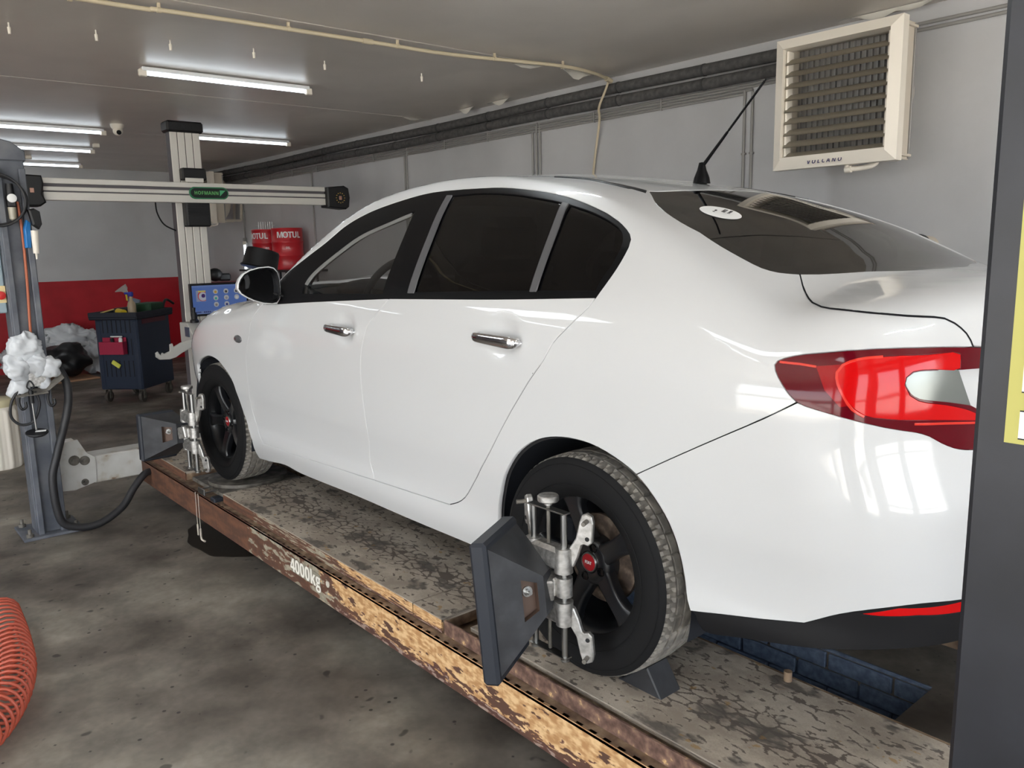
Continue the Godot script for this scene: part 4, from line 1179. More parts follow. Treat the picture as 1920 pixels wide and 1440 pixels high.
# drips, scuffs and grit on the concrete
func floor_marks() -> ImageTexture:
	var S := 1024
	var fine := fnl(81, 0.05, 4).get_seamless_image(S, S)
	var soft := fnl(82, 0.009, 5).get_seamless_image(S, S)
	var drip := fnl(83, 0.022, 2).get_seamless_image(S, S)
	var zone := fnl(84, 0.006, 2).get_seamless_image(S, S)
	var im := Image.create(S, S, false, Image.FORMAT_RGB8)
	for y in S:
		for x in S:
			var v := 0.84 + 0.10 * (fine.get_pixel(x, y).r - 0.5) + 0.22 * (soft.get_pixel(x, y).r - 0.5)
			var d := drip.get_pixel(x, y).r
			var z := zone.get_pixel(x, y).r
			v *= 1.0 - 0.36 * smoothstep(0.90 - 0.10 * z, 0.99 - 0.10 * z, d)
			im.set_pixel(x, y, Color(v, v * 0.995, v * 0.985))
	var rng := RandomNumberGenerator.new()
	rng.seed = 85
	for i in 420:
		var px := rng.randi_range(2, S - 3)
		var py := rng.randi_range(2, S - 3)
		im.set_pixel(px, py, Color(1, 1, 0.98))
		if i % 3 == 0:
			im.set_pixel(px + 1, py, Color(0.98, 0.98, 0.96))
	for i in 160:
		var px := rng.randi_range(4, S - 5)
		var py := rng.randi_range(4, S - 5)
		var r := rng.randi_range(1, 3)
		for dx in range(-r, r + 1):
			for dy in range(-r, r + 1):
				if dx * dx + dy * dy <= r * r:
					im.set_pixel(px + dx, py + dy, im.get_pixel(px + dx, py + dy) * 0.55)
	return ImageTexture.create_from_image(im)

func room_materials() -> void:
	var fl := tiled(mat(Color.WHITE, 0.55), 3.1)
	fl.albedo_texture = noise_tex(11, 0.0036, [[0.12, c8(90, 83, 76)], [0.34, c8(121, 113, 104)], [0.5, c8(137, 129, 119)], [0.66, c8(148, 141, 130)], [0.88, c8(172, 164, 152)]], 1024, 6, false, 4.0, FastNoiseLite.TYPE_SIMPLEX_SMOOTH, 40.0)
	fl.detail_enabled = true
	fl.detail_blend_mode = BaseMaterial3D.BLEND_MODE_MUL
	fl.detail_uv_layer = BaseMaterial3D.DETAIL_UV_2
	fl.uv2_triplanar = true
	fl.uv2_world_triplanar = true
	fl.uv2_scale = Vector3.ONE / 2.17
	fl.detail_albedo = floor_marks()
	fl.roughness_texture = noise_tex(13, 0.006, [[0.2, c8(150, 150, 150)], [0.8, c8(255, 255, 255)]], 512, 4)
	fl.roughness = 0.8
	M.floor = fl
	var wa := tiled(mat(Color.WHITE, 0.5), 2.3)
	wa.albedo_texture = noise_tex(14, 0.004, [[0.2, c8(189, 189, 190)], [0.5, c8(194, 194, 195)], [0.8, c8(199, 199, 200)]], 512, 5)
	M.wall = wa
	M.red_wall = tiled(mat(Color.WHITE, 0.5), 1.7)
	M.red_wall.albedo_texture = noise_tex(15, 0.006, [[0.2, c8(164, 18, 30)], [0.5, c8(176, 22, 35)], [0.8, c8(184, 27, 40)]], 512, 5)
	var ce := tiled(mat(Color.WHITE, 0.32, 0.0), 2.0)
	ce.albedo_texture = noise_tex(16, 0.004, [[0.2, c8(206, 198, 189)], [0.5, c8(211, 203, 194)], [0.8, c8(216, 208, 199)]], 512, 4)
	M.ceiling = ce
	M.film = mat(c8(226, 224, 216), 0.5)
	M.film.cull_mode = BaseMaterial3D.CULL_DISABLED
	M.beige = mat(c8(206, 192, 164), 0.55)
	M.insulation = tiled(mat(Color.WHITE, 0.85), 0.3)
	M.insulation.albedo_texture = noise_tex(17, 0.02, [[0.2, c8(72, 71, 71)], [0.6, c8(88, 87, 86)], [0.9, c8(104, 103, 101)]], 256)
	M.clip = mat(c8(60, 60, 61), 0.6)
	M.conduit = mat(c8(152, 150, 146), 0.45)
	M.ivory = mat(c8(238, 230, 216), 0.5)
	M.ivory_dull = mat(c8(206, 196, 180), 0.55)
	M.slat = mat(c8(132, 123, 108), 0.5)
	M.dark = mat(c8(22, 22, 23), 0.8)
	M.navy_paint = tiled(mat(Color.WHITE, 0.42), 0.8)
	M.navy_paint.albedo_texture = noise_tex(18, 0.01, [[0.15, c8(22, 24, 30)], [0.5, c8(27, 29, 36)], [0.85, c8(34, 36, 43)]], 512, 5)
	M.dusty_grey = tiled(mat(Color.WHITE, 0.6), 0.9)
	M.dusty_grey.albedo_texture = noise_tex(19, 0.008, [[0.15, c8(82, 86, 94)], [0.5, c8(98, 101, 108)], [0.85, c8(112, 114, 118)]], 512, 5)
	M.brick = tiled(mat(Color.WHITE, 0.45), 0.4)
	M.brick.albedo_texture = noise_tex(20, 0.02, [[0.15, c8(72, 84, 104)], [0.5, c8(86, 99, 119)], [0.88, c8(104, 116, 133)]], 512, 5)
	M.mortar = mat(c8(60, 70, 88), 0.6)
	M.white_steel = tiled(mat(Color.WHITE, 0.5), 0.7)
	M.white_steel.albedo_texture = noise_tex(21, 0.008, [[0.06, c8(120, 88, 66)], [0.16, c8(190, 182, 168)], [0.4, c8(208, 206, 200)], [0.85, c8(218, 217, 212)]], 512, 6)
	M.tube_white = mat(c8(240, 242, 244), 0.4)
	M.tube_lit = mat(c8(250, 252, 255), 0.4)
	M.tube_lit.emission_enabled = true
	M.tube_lit.emission = Color(0.93, 0.97, 1.0)
	M.tube_lit.emission_energy_multiplier = 4.0
	M.alu = mat(c8(226, 222, 214), 0.42, 0.15)
	M.alu_groove = mat(c8(96, 92, 96), 0.6)
	M.black_plastic = mat(c8(20, 20, 22), 0.5)
	M.dark_plastic = tiled(mat(Color.WHITE, 0.5), 0.3)
	M.dark_plastic.albedo_texture = noise_tex(22, 0.012, [[0.15, c8(36, 37, 40)], [0.5, c8(46, 47, 50)], [0.88, c8(62, 63, 66)]], 256, 5)
	M.slate_plastic = mat(c8(34, 38, 46), 0.5)
	M.orange = mat(c8(178, 80, 58), 0.35)
	M.bag = mat(c8(208, 211, 214), 0.3)
	M.bag.backlight_enabled = true
	M.bag.backlight = Color(0.25, 0.25, 0.25)
	M.trolley = mat(c8(31, 42, 62), 0.45)
	M.pink = mat(c8(158, 26, 62), 0.5)
	M.yellow = mat(c8(226, 196, 40), 0.45)
	M.lime = mat(c8(216, 218, 90), 0.5)
	M.wood = mat(c8(150, 116, 84), 0.7)
	M.drum_red = mat(c8(196, 20, 34), 0.28)
	M.drum_red.clearcoat_enabled = true
	M.drum_red.clearcoat = 0.6
	M.cabinet = mat(c8(196, 194, 188), 0.5)
	M.cabinet_dark = mat(c8(150, 149, 146), 0.5)
	M.green = mat(c8(46, 126, 84), 0.4)
	M.blue = mat(c8(38, 120, 190), 0.4)
	M.copper_hose = mat(c8(186, 104, 72), 0.5)
	M.black_hose = mat(c8(40, 40, 42), 0.5)
	M.cardboard = mat(c8(168, 130, 100), 0.85)

func rust_maps() -> void:
	# runway side: bare brown rust in front, greenish grey paint flakes in the middle, ochre rust with dark flakes behind
	var n1 := fnl(41, 0.012, 5); var n2 := fnl(42, 0.05, 4); var n3 := fnl(43, 0.004, 3); var n4 := fnl(44, 0.2, 2)
	var W := 2048
	var H := 96
	var t := img_tex(W, H, func(x: int, y: int) -> Color:
		var z := -3.65 + 5.0 * x / W
		var v := 1.0 - float(y) / H
		var a := n1.get_noise_2d(x, y * 2.2)
		var b := n2.get_noise_2d(x * 0.7, y * 1.4)
		var g := n4.get_noise_2d(x * 0.35, y * 0.25) * 0.5 + n2.get_noise_2d(x * 1.9, y * 0.3) * 0.5
		var rust := c8(84, 57, 44).lerp(c8(112, 74, 53), clampf(0.5 + a * 1.2 + g * 0.5, 0, 1))
		var flake := c8(132, 124, 106).lerp(c8(164, 154, 134), clampf(0.5 + b + g, 0, 1))
		var ochre := c8(172, 128, 82).lerp(c8(216, 180, 132), clampf(0.5 + b * 1.3 + g * 0.9, 0, 1))
		var dark := c8(72, 46, 38).lerp(c8(100, 64, 52), clampf(0.5 + b, 0, 1))
		var c := rust
		var mid := smoothstep(-2.05, -1.85, z) * (1.0 - smoothstep(-1.15, -0.95, z))
		if a * 0.8 + b * 0.35 > 0.20 - 0.14 * mid + (0.5 if mid < 0.02 else 0.0):
			c = flake
		var back := smoothstep(-1.35, -0.95, z)
		if a + b * 0.4 + 0.75 * (v - 0.35) > 0.55 - 0.75 * back and back > 0.01:
			c = ochre
		if back > 0.3 and a * 1.1 + b * 0.7 + (0.22 - v) * 1.3 > 0.30:
			c = dark
		if back > 0.3 and v < 0.12 + a * 0.25:
			c = c8(150, 128, 116) if b > 0.15 else dark
		return c)
	M.rust_side = mat(Color.WHITE, 0.75)
	M.rust_side.albedo_texture = t
	# deck: trodden grey dirt with cracked tread prints and dark oil patches
	var cell := FastNoiseLite.new()
	cell.seed = 45
	cell.noise_type = FastNoiseLite.TYPE_CELLULAR
	cell.frequency = 0.045
	cell.cellular_return_type = FastNoiseLite.RETURN_DISTANCE2_SUB
	cell.fractal_type = FastNoiseLite.FRACTAL_NONE
	cell.domain_warp_enabled = true
	cell.domain_warp_amplitude = 14.0
	cell.domain_warp_frequency = 0.03
	var p1 := fnl(46, 0.006, 5); var p2 := fnl(47, 0.03, 4); var p3 := fnl(48, 0.25, 2)
	var dw := 1024
	var dh := 384
	M.deck = mat(Color.WHITE, 0.8)
	M.deck.albedo_texture = img_tex(dw, dh, func(x: int, y: int) -> Color:
		var across := float(y) / dh
		var a := p1.get_noise_2d(x, y)
		var b := p2.get_noise_2d(x, y)
		var g := p3.get_noise_2d(x, y)
		var c := c8(158, 146, 132).lerp(c8(188, 177, 161), clampf(0.5 + a * 1.1 + b * 0.6 + g * 0.35, 0, 1))
		var net := cell.get_noise_2d(x * 0.75, y) + 1.0
		var lane := exp(-pow((across - 0.42) / 0.14, 2.0)) + 0.25 * exp(-pow((across - 0.8) / 0.1, 2.0))
		if net < 0.16 and b + lane * 0.9 > 0.25:
			c = c.lerp(c8(84, 74, 68), 0.75)
		var oil := smoothstep(0.16, 0.5, p1.get_noise_2d(x + 900, y * 1.6 + 300) + b * 0.35)
		c = c.lerp(c8(92, 86, 80), oil * 0.8)
		if p1.get_noise_2d(x * 3.0 + 77, y * 3.0) > 0.55:
			c = c.lerp(c8(160, 120, 66), 0.5)
		return c)

# ---------------------------------------------------------------- setting
func build_room() -> void:
	var f := Mb.new()
	var x0 := -8.2; var x1 := 2.3; var z0 := -11.1; var z1 := 4.7
	var px0 := -0.41; var px1 := 0.40; var pz0 := -3.2; var pz1 := 0.46
	for r in [[x0, px0, z0, z1], [px1, x1, z0, z1], [px0, px1, z0, pz0], [px0, px1, pz1, z1]]:
		f.bx(Vector3((r[0] + r[1]) / 2, FLOOR - 0.05, (r[2] + r[3]) / 2), Vector3(r[1] - r[0], 0.1, r[3] - r[2]), 0.0)
	struct("floor", f, M.floor)
	var yard := Mb.new()
	yard.bx(Vector3(-2, FLOOR - 0.06, 24.7), Vector3(60, 0.1, 40), 0.0)
	yard.bx(Vector3(-28.2, FLOOR - 0.06, -8.0), Vector3(40, 0.1, 29.6), 0.0)
	struct("ground_outside", yard, mat(c8(176, 172, 164), 0.9))
	# inspection pit between the runways
	var pit := Node3D.new()
	pit.name = "wall_pit"
	pit.set_meta("kind", "structure")
	add_child(pit)
	var back := Mb.new()
	back.bx(Vector3(px1 + 0.055, FLOOR - 0.70, (pz0 + pz1) / 2), Vector3(0.1, 1.3, pz1 - pz0), 0.0)
	back.bx(Vector3(px0 - 0.055, FLOOR - 0.70, (pz0 + pz1) / 2), Vector3(0.1, 1.3, pz1 - pz0), 0.0)
	back.bx(Vector3(0, FLOOR - 0.70, pz1 + 0.05), Vector3(0.8, 1.3, 0.1), 0.0)
	back.bx(Vector3(0, FLOOR - 0.70, pz0 - 0.05), Vector3(0.8, 1.3, 0.1), 0.0)
	back.bx(Vector3(0, FLOOR - 1.38, (pz0 + pz1) / 2), Vector3(1.0, 0.06, pz1 - pz0 + 0.2), 0.0)
	obj("render_coat", back, M.mortar, pit)
	var bm := []
	var rng := RandomNumberGenerator.new()
	rng.seed = 5
	for k in 4:
		var one := Mb.new()
		one.bx(Vector3.ZERO, Vector3(0.016 + 0.003 * k, 0.064, 0.243 - 0.002 * k), 0.004)
		var ms := one.mesh()
		ms.surface_set_material(0, M.brick)
		bm.append(ms)
	for row in 6:
		var z := 0.455 - (0.125 if row % 2 == 0 else 0.0)
		var y := FLOOR - 0.048 - row * 0.071
		if row % 2 == 0:
			inst("brick", bm[0], pit, Transform3D(Basis().scaled(Vector3(1, 1, 0.48)), Vector3(px1, y, 0.3925)))
		while z > -2.2:
			inst("brick", bm[rng.randi() % 4], pit, Transform3D(Basis(), Vector3(px1 + rng.randf_range(-0.002, 0.002), y, z - 0.125)))
			z -= 0.25
	var cap := Mb.new()
	cap.bx(Vector3(px1 + 0.004, FLOOR - 0.007, (pz0 + pz1) / 2), Vector3(0.014, 0.016, pz1 - pz0), 0.004)
	obj("render_lip", cap, M.brick, pit)
	# walls
	var wr := Mb.new()
	wr.bx(Vector3(WALL_X + 0.1, 1.0, -2.15), Vector3(0.2, 2.9, 18.1), 0.0)
	struct("wall_right", wr, M.wall)
	var wb := Mb.new()
	wb.bx(Vector3(-3.0, 1.6975, BACK_Z - 0.1), Vector3(10.6, 1.705, 0.2), 0.0)
	var wbo := struct("wall_back", wb, M.wall)
	var band := Mb.new()
	band.bx(Vector3(-3.0, 0.245, BACK_Z - 0.1), Vector3(10.6, 1.2, 0.2), 0.0)
	obj("painted_band", band, M.red_wall, wbo).set_meta("label", "red painted lower wall band")
	var wl := Mb.new()   # side wall with two open gateways
	wl.bx(Vector3(x0 + 0.1, 2.25, -2.15), Vector3(0.2, 0.4, 18.1), 0.0)
	for r in [[-11.1, -2.4], [4.4, 4.7]]:
		wl.bx(Vector3(x0 + 0.1, 0.85, (r[0] + r[1]) / 2), Vector3(0.2, 2.4, r[1] - r[0]), 0.0)
	struct("wall_left", wl, M.wall)
	var wf := Mb.new()   # gate wall behind the camera with two wide open gateways
	wf.bx(Vector3(-3.0, 2.29, 4.6), Vector3(10.4, 0.32, 0.2), 0.0)
	for r in [[-3.3, -2.5], [-0.95, -0.55], [1.35, 2.3]]:
		wf.bx(Vector3((r[0] + r[1]) / 2, 0.9, 4.6), Vector3(r[1] - r[0], 2.5, 0.2), 0.0)
	for r in [[-2.5, -0.95], [-0.55, 1.35]]:
		wf.bx(Vector3((r[0] + r[1]) / 2, 0.0, 4.6), Vector3(r[1] - r[0], 0.7, 0.2), 0.0)
	struct("wall_front", wf, M.wall)
	# ceiling of wide smooth panels with open joints
	var cn := Node3D.new()
	cn.name = "ceiling"
	cn.set_meta("kind", "structure")
	add_child(cn)
	var slab := Mb.new()
	slab.bx(Vector3(-2.95, CEIL + 0.08, -2.15), Vector3(10.6, 0.1, 18.1), 0.0)
	obj("slab", slab, M.dark, cn)
	var zz := 4.65
	var jz := [4.28, 2.0, -0.28, -2.56, -4.84, -7.12, -9.4, -11.0]
	for k in jz.size():
		var pn := Mb.new()
		pn.bx(Vector3(-2.95, CEIL + 0.012, (zz + jz[k]) / 2), Vector3(10.1, 0.024, zz - jz[k] - 0.012), 0.003)
		obj("ceiling_panel", pn, M.ceiling, cn)
		zz = jz[k]
	# loose strips of torn film along the joints
	for s in [[Vector3(0.95, 2.345, -2.56), 0.62, 0.05], [Vector3(1.55, 2.345, -2.56), 0.38, 0.075], [Vector3(1.98, 2.345, -3.55), 0.35, 0.05], [Vector3(1.98, 2.345, -4.0), 0.30, 0.055], [Vector3(1.75, 2.345, -4.84), 0.4, 0.03], [Vector3(1.99, 2.345, -0.35), 0.5, 0.06]]:
		var fm := Mb.new()
		var rows := []
		var dirx := absf(s[0].z + 2.56) < 0.01 or absf(s[0].z + 4.84) < 0.01
		for i in 9:
			var t := i / 8.0
			var p: Vector3 = s[0] + (Vector3(s[1] * t, 0, 0) if dirx else Vector3(0, 0, -s[1] * t))
			var drop: float = s[2] * (0.35 + 0.65 * absf(sin(t * 5.0 + s[1] * 9.0))) * sin(PI * clampf(t * 1.1 + 0.06, 0.05, 0.96))
			rows.append([p, p + Vector3(0.0, -drop * 0.6, 0.012 if dirx else 0.0) + Vector3(-0.012 if not dirx else 0.0, 0, 0), p + Vector3(0.0 if dirx else -0.03, -drop, 0.03 if dirx else 0.0)])
		fm.skin(rows)
		obj("film_strip", fm, M.film, cn).set_meta("label", "torn white film hanging from a ceiling joint")
	# small hanging plugs in a row
	for p in [[-1.47, -3.42], [-1.09, -3.32], [-0.715, -3.31], [-0.27, -3.23], [0.21, -3.28], [0.91, -3.24]]:
		var pg := Mb.new()
		pg.cyl(Vector3(p[0], CEIL, p[1]), Vector3(p[0], CEIL - 0.03, p[1]), 0.004, -1, 8)
		pg.cyl(Vector3(p[0], CEIL - 0.022, p[1]), Vector3(p[0], CEIL - 0.055, p[1]), 0.009, 0.007, 10)
		tag(obj("ceiling_plug", pg, M.ivory), "small pale wall plug hanging from the ceiling panel", "wall plug", "row of plugs in the ceiling")

func light_tube(called: String, a: Vector3, b: Vector3, label: String, power: float, lit := true) -> void:
	var mid := (a + b) * 0.5
	var t := thing(called, label, "light", mid, 0.0, "")
	var d := (b - a).normalized()
	var up := Vector3.UP if absf(d.y) < 0.5 else Vector3.RIGHT
	var L := a.distance_to(b)
	var ba := Mb.new()
	ba.bar(-d * L * 0.5 + up * 0.024, d * L * 0.5 + up * 0.024, 0.036, 0.026, 0.004)
	obj("batten", ba, M.tube_white, t)
	for s in [-1.0, 1.0]:
		var h := Mb.new()
		h.bar(d * s * (L * 0.5 - 0.03) , d * s * (L * 0.5 + 0.02), 0.03, 0.045, 0.006)
		obj("lamp_holder", h, M.ivory, t)
	var g := Mb.new()
	g.cyl(-d * (L * 0.5 - 0.03), d * (L * 0.5 - 0.03), 0.013, -1, 12)
	obj("tube", g, M.tube_lit, t)
	var l := AreaLight3D.new()
	l.name = "light"
	t.add_child(l)
	l.area_size = Vector2(L - 0.08, 0.03)
	l.area_normalize_energy = true
	l.light_energy = power
	l.light_color = Color(0.95, 0.98, 1.0)
	l.shadow_enabled = true
	l.set("area_range", 15.0)
	# shines away from the batten
	var zb := up
	var xb := d
	l.transform = Transform3D(Basis(xb, zb.cross(xb), zb), -up * 0.016)

func ceiling_lights() -> void:
	var y := CEIL - 0.045
	light_tube("tube_light", Vector3(-0.66, y, -4.03), Vector3(0.476, y, -4.03), "white tube light on the ceiling just before the open panel joint", 0.05)
	light_tube("tube_light", Vector3(-1.36, y, -6.90), Vector3(-0.17, y, -6.90), "white ceiling tube light beside the dome camera", 0.08)
	light_tube("tube_light", Vector3(-1.08, y, -8.45), Vector3(0.10, y, -8.45), "white ceiling tube light between the dome camera and the back wall", 0.08)
	light_tube("tube_light", Vector3(-0.82, y, -10.15), Vector3(0.36, y, -10.15), "white ceiling tube light closest to the back wall", 0.08)
	light_tube("tube_light", Vector3(0.45, y, -6.80), Vector3(1.62, y, -6.80), "white ceiling tube light behind the top of the aligner column", 0.08)
	light_tube("tube_light", Vector3(-0.6, y, 1.7), Vector3(0.54, y, 1.7), "white ceiling tube light above the car's tail", 0.9)
	light_tube("tube_light", Vector3(-0.66, y, -1.15), Vector3(0.476, y, -1.15), "white ceiling tube light above the car roof", 0.7)
	for k in 3:
		light_tube("tube_light", Vector3(-4.9, y, -7.4 + 3.2 * k), Vector3(-3.72, y, -7.4 + 3.2 * k), ["white ceiling tube light over the empty bay by the back wall", "white ceiling tube light over the middle of the empty bay", "white ceiling tube light over the empty bay by the gateway"][k], 0.2)
	for k in 3:
		added_fill_panel(Vector3(-3.3, CEIL, -3.2 + 2.9 * k), ["added unseen fill light panel over the empty bay, toward the back wall", "added unseen fill light panel over the middle of the empty bay", "added unseen fill light panel over the empty bay, toward the gate wall"][k], 0.55)
	light_tube("wall_tube_light", Vector3(2.055, 0.56, -9.28), Vector3(2.055, 1.31, -9.23), "upright white tube light on the right wall by the corner", 0.06)

func added_fill_panel(at: Vector3, label: String, power: float) -> void:  # fill light added out of view to brighten the roof rail
	var t := thing("added_fill_panel", label, "light", at)
	var f := Mb.new()
	f.bx(Vector3(0, -0.015, 0), Vector3(0.64, 0.03, 1.24), 0.004)
	obj("frame", f, M.tube_white, t)
	var g := Mb.new()
	g.bx(Vector3(0, -0.031, 0), Vector3(0.58, 0.004, 1.18), 0.0)
	obj("diffuser", g, M.tube_lit, t)
	var l := AreaLight3D.new()
	l.name = "light"
	t.add_child(l)
	l.area_size = Vector2(0.58, 1.18)
	l.area_normalize_energy = true
	l.light_energy = power
	l.light_color = Color(0.97, 0.98, 1.0)
	l.shadow_enabled = true
	l.set("area_range", 15.0)
	l.transform = Transform3D(Basis(Vector3(1, 0, 0), Vector3(0, 0, -1), Vector3(0, 1, 0)), Vector3(0, -0.036, 0))
# ---------------------------------------------------------------- lift
func uvbox(b: Mb, lo: Vector3, hi: Vector3, z0: float, z1: float) -> void:
	# a box whose side faces carry uv = (place along z, height) and whose top carries (place along z, place across)
	var u0 := (lo.z - z0) / (z1 - z0)
	var u1 := (hi.z - z0) / (z1 - z0)
	for s in [[lo.x, -1.0], [hi.x, 1.0]]:
		var n := Vector3(s[1], 0, 0)
		var A := Vector3(s[0], lo.y, lo.z); var B := Vector3(s[0], lo.y, hi.z); var C := Vector3(s[0], hi.y, hi.z); var D := Vector3(s[0], hi.y, lo.z)
		b.tri(A, B, C, n, n, n, Vector2(u0, 1), Vector2(u1, 1), Vector2(u1, 0))
		b.tri(A, C, D, n, n, n, Vector2(u0, 1), Vector2(u1, 0), Vector2(u0, 0))
	for s in [[lo.y, -1.0], [hi.y, 1.0]]:
		var n := Vector3(0, s[1], 0)
		var A := Vector3(lo.x, s[0], lo.z); var B := Vector3(lo.x, s[0], hi.z); var C := Vector3(hi.x, s[0], hi.z); var D := Vector3(hi.x, s[0], lo.z)
		b.tri(A, B, C, n, n, n, Vector2(u0, 0), Vector2(u1, 0), Vector2(u1, 1))
		b.tri(A, C, D, n, n, n, Vector2(u0, 0), Vector2(u1, 1), Vector2(u0, 1))
	for s in [[lo.z, -1.0, u0], [hi.z, 1.0, u1]]:
		var n := Vector3(0, 0, s[1])
		var A := Vector3(lo.x, lo.y, s[0]); var B := Vector3(hi.x, lo.y, s[0]); var C := Vector3(hi.x, hi.y, s[0]); var D := Vector3(lo.x, hi.y, s[0])
		b.tri(A, B, C, n, n, n, Vector2(s[2], 1), Vector2(s[2] + 0.05, 1), Vector2(s[2] + 0.05, 0))
		b.tri(A, C, D, n, n, n, Vector2(s[2], 1), Vector2(s[2] + 0.05, 0), Vector2(s[2], 0))

func runway(right: bool) -> void:
	var base := Vector3(0.705 if right else -0.705, -0.19, -1.2)
	var t := thing("lift_runway", "rusty steel lift runway under the left wheels, marked 4000kg" if not right else "rusty steel lift runway under the car's far wheels", "lift runway", base, 0.0, "")
	var o := -base
	var mk := func(called: String, b: Mb, m: Material) -> MeshInstance3D:
		return obj(called, mirrored(b) if right else b, m, t, o)
	var web := Mb.new()
	uvbox(web, Vector3(-0.99, -0.19, -3.65), Vector3(-0.978, -0.05, 1.35), -3.65, 1.35)
	mk.call("side_web", web, M.rust_side)
	var ledge := Mb.new()
	ledge.bx(Vector3(-0.955, -0.056, -1.15), Vector3(0.07, 0.012, 5.0), 0.002)
	mk.call("ledge", ledge, M.rust_plate)
	var web2 := Mb.new()
	uvbox(web2, Vector3(-0.432, -0.19, -3.65), Vector3(-0.42, -0.05, 1.35), -3.65, 1.35)
	mk.call("inner_web", web2, M.rust_plate)
	var pan := Mb.new()
	pan.bx(Vector3(-0.70, -0.07, -1.15), Vector3(0.53, 0.012, 4.98), 0.0)
	mk.call("bed_plate", pan, M.rust_plate)
	# deck plates with a folded lip
	for d in [["front_deck", -3.65, -2.95], ["main_deck", -2.40, -0.70], ["deck_end_plate", -0.694, -0.53]]:
		var dk := Mb.new()
		uvbox(dk, Vector3(-0.957, -0.012, d[1]), Vector3(-0.455, 0.0, d[2]), -2.4, -0.5)
		var dp: MeshInstance3D = mk.call(d[0], dk, M.deck)
		var lip := Mb.new()
		uvbox(lip, Vector3(-0.9575, -0.048, d[1]), Vector3(-0.951, -0.004, d[2]), -3.65, 1.35)
		obj("folded_lip", mirrored(lip) if right else lip, M.rust_side, dp)
		var lip2 := Mb.new()
		uvbox(lip2, Vector3(-0.461, -0.048, d[1]), Vector3(-0.4545, -0.004, d[2]), -3.65, 1.35)
		obj("folded_lip", mirrored(lip2) if right else lip2, M.rust_side, dp)
		for ez in [d[2] - 0.004, d[1] + 0.004]:
			var endl := Mb.new()
			endl.bx(Vector3(-0.706, -0.026, ez), Vector3(0.50, 0.044, 0.007), 0.001)
			obj("end_lip", mirrored(endl) if right else endl, M.rust_plate, dp)
	var sl := Mb.new()
	uvbox(sl, Vector3(-0.922, -0.014, -0.42), Vector3(-0.455, 0.0, 0.87), -0.62, 1.28)
	mk.call("slip_plate", sl, M.deck)
	var sh := Mb.new()
	sh.bx(Vector3(-0.69, -0.034, 0.22), Vector3(0.44, 0.038, 1.24), 0.0)
	mk.call("slip_plate_bed", sh, M.rust_plate)
	var rail := Mb.new()
	rail.bx(Vector3(-0.950, -0.026, 0.40), Vector3(0.010, 0.05, 1.84), 0.002)
	rail.bx(Vector3(-0.935, -0.047, 0.40), Vector3(0.03, 0.006, 1.84), 0.002)
	mk.call("guide_rail", rail, M.rust_dark)
	var rail2 := Mb.new()
	rail2.bx(Vector3(-0.448, -0.026, 0.20), Vector3(0.010, 0.05, 1.46), 0.002)
	mk.call("inner_rail", rail2, M.rust_plate)
	var pin := Mb.new()
	pin.cyl(Vector3(-0.475, -0.03, 0.42), Vector3(-0.475, 0.028, 0.42), 0.011, -1, 12)
	mk.call("stop_pin", pin, M.rust_plate)
	# turning plate under the front wheel
	var tp := Mb.new()
	tp.bx(Vector3(-0.72, -0.030, -2.675), Vector3(0.44, 0.022, 0.44), 0.004)
	mk.call("turntable_base", tp, M.dirty_steel)
	var td := Mb.new()
	td.cyl(Vector3(-0.72, -0.020, -2.66), Vector3(-0.72, -0.002, -2.66), 0.205, -1, 48)
	mk.call("turntable_disc", td, M.dirty_steel)
	var th := Mb.new()
	for z in [-2.62, -2.54]:
		th.bar(Vector3(-0.93, -0.018, z), Vector3(-1.0, -0.018, z), 0.008, 0.008)
	th.bar(Vector3(-1.0, -0.018, -2.624), Vector3(-1.0, -0.018, -2.536), 0.008, 0.03, 0.002)
	mk.call("turntable_handle", th, M.steel)
	var lp := Mb.new()
	lp.bx(Vector3(-0.965, -0.045, -2.47), Vector3(0.05, 0.03, 0.06), 0.006)
	mk.call("locking_block", lp, M.slate_plastic)
	if not right:
		var pl := Mb.new()
		pl.bx(Vector3(-0.9915, -0.112, -1.445), Vector3(0.0015, 0.062, 0.26), 0.0005)
		obj("load_plate", pl, mat(c8(138, 132, 116), 0.7), t, o).set_meta("label", "faded grey plate with the lettering 4000kg")
		lettering("load_lettering", "4000kg", 0.082, mat(c8(232, 228, 216), 0.6), t, Transform3D(Basis(Vector3(0, 0, 1), Vector3(0, 1, 0), Vector3(-1, 0, 0)), Vector3(-0.9928, -0.112, -1.445) + o))
		var ch := Mb.new()
		ch.cyl(Vector3(-0.990, -0.10, -1.25), Vector3(-0.9935, -0.10, -1.25), 0.014, -1, 7)
		obj("worn_badge", ch, mat(c8(196, 190, 176), 0.6), t, o)

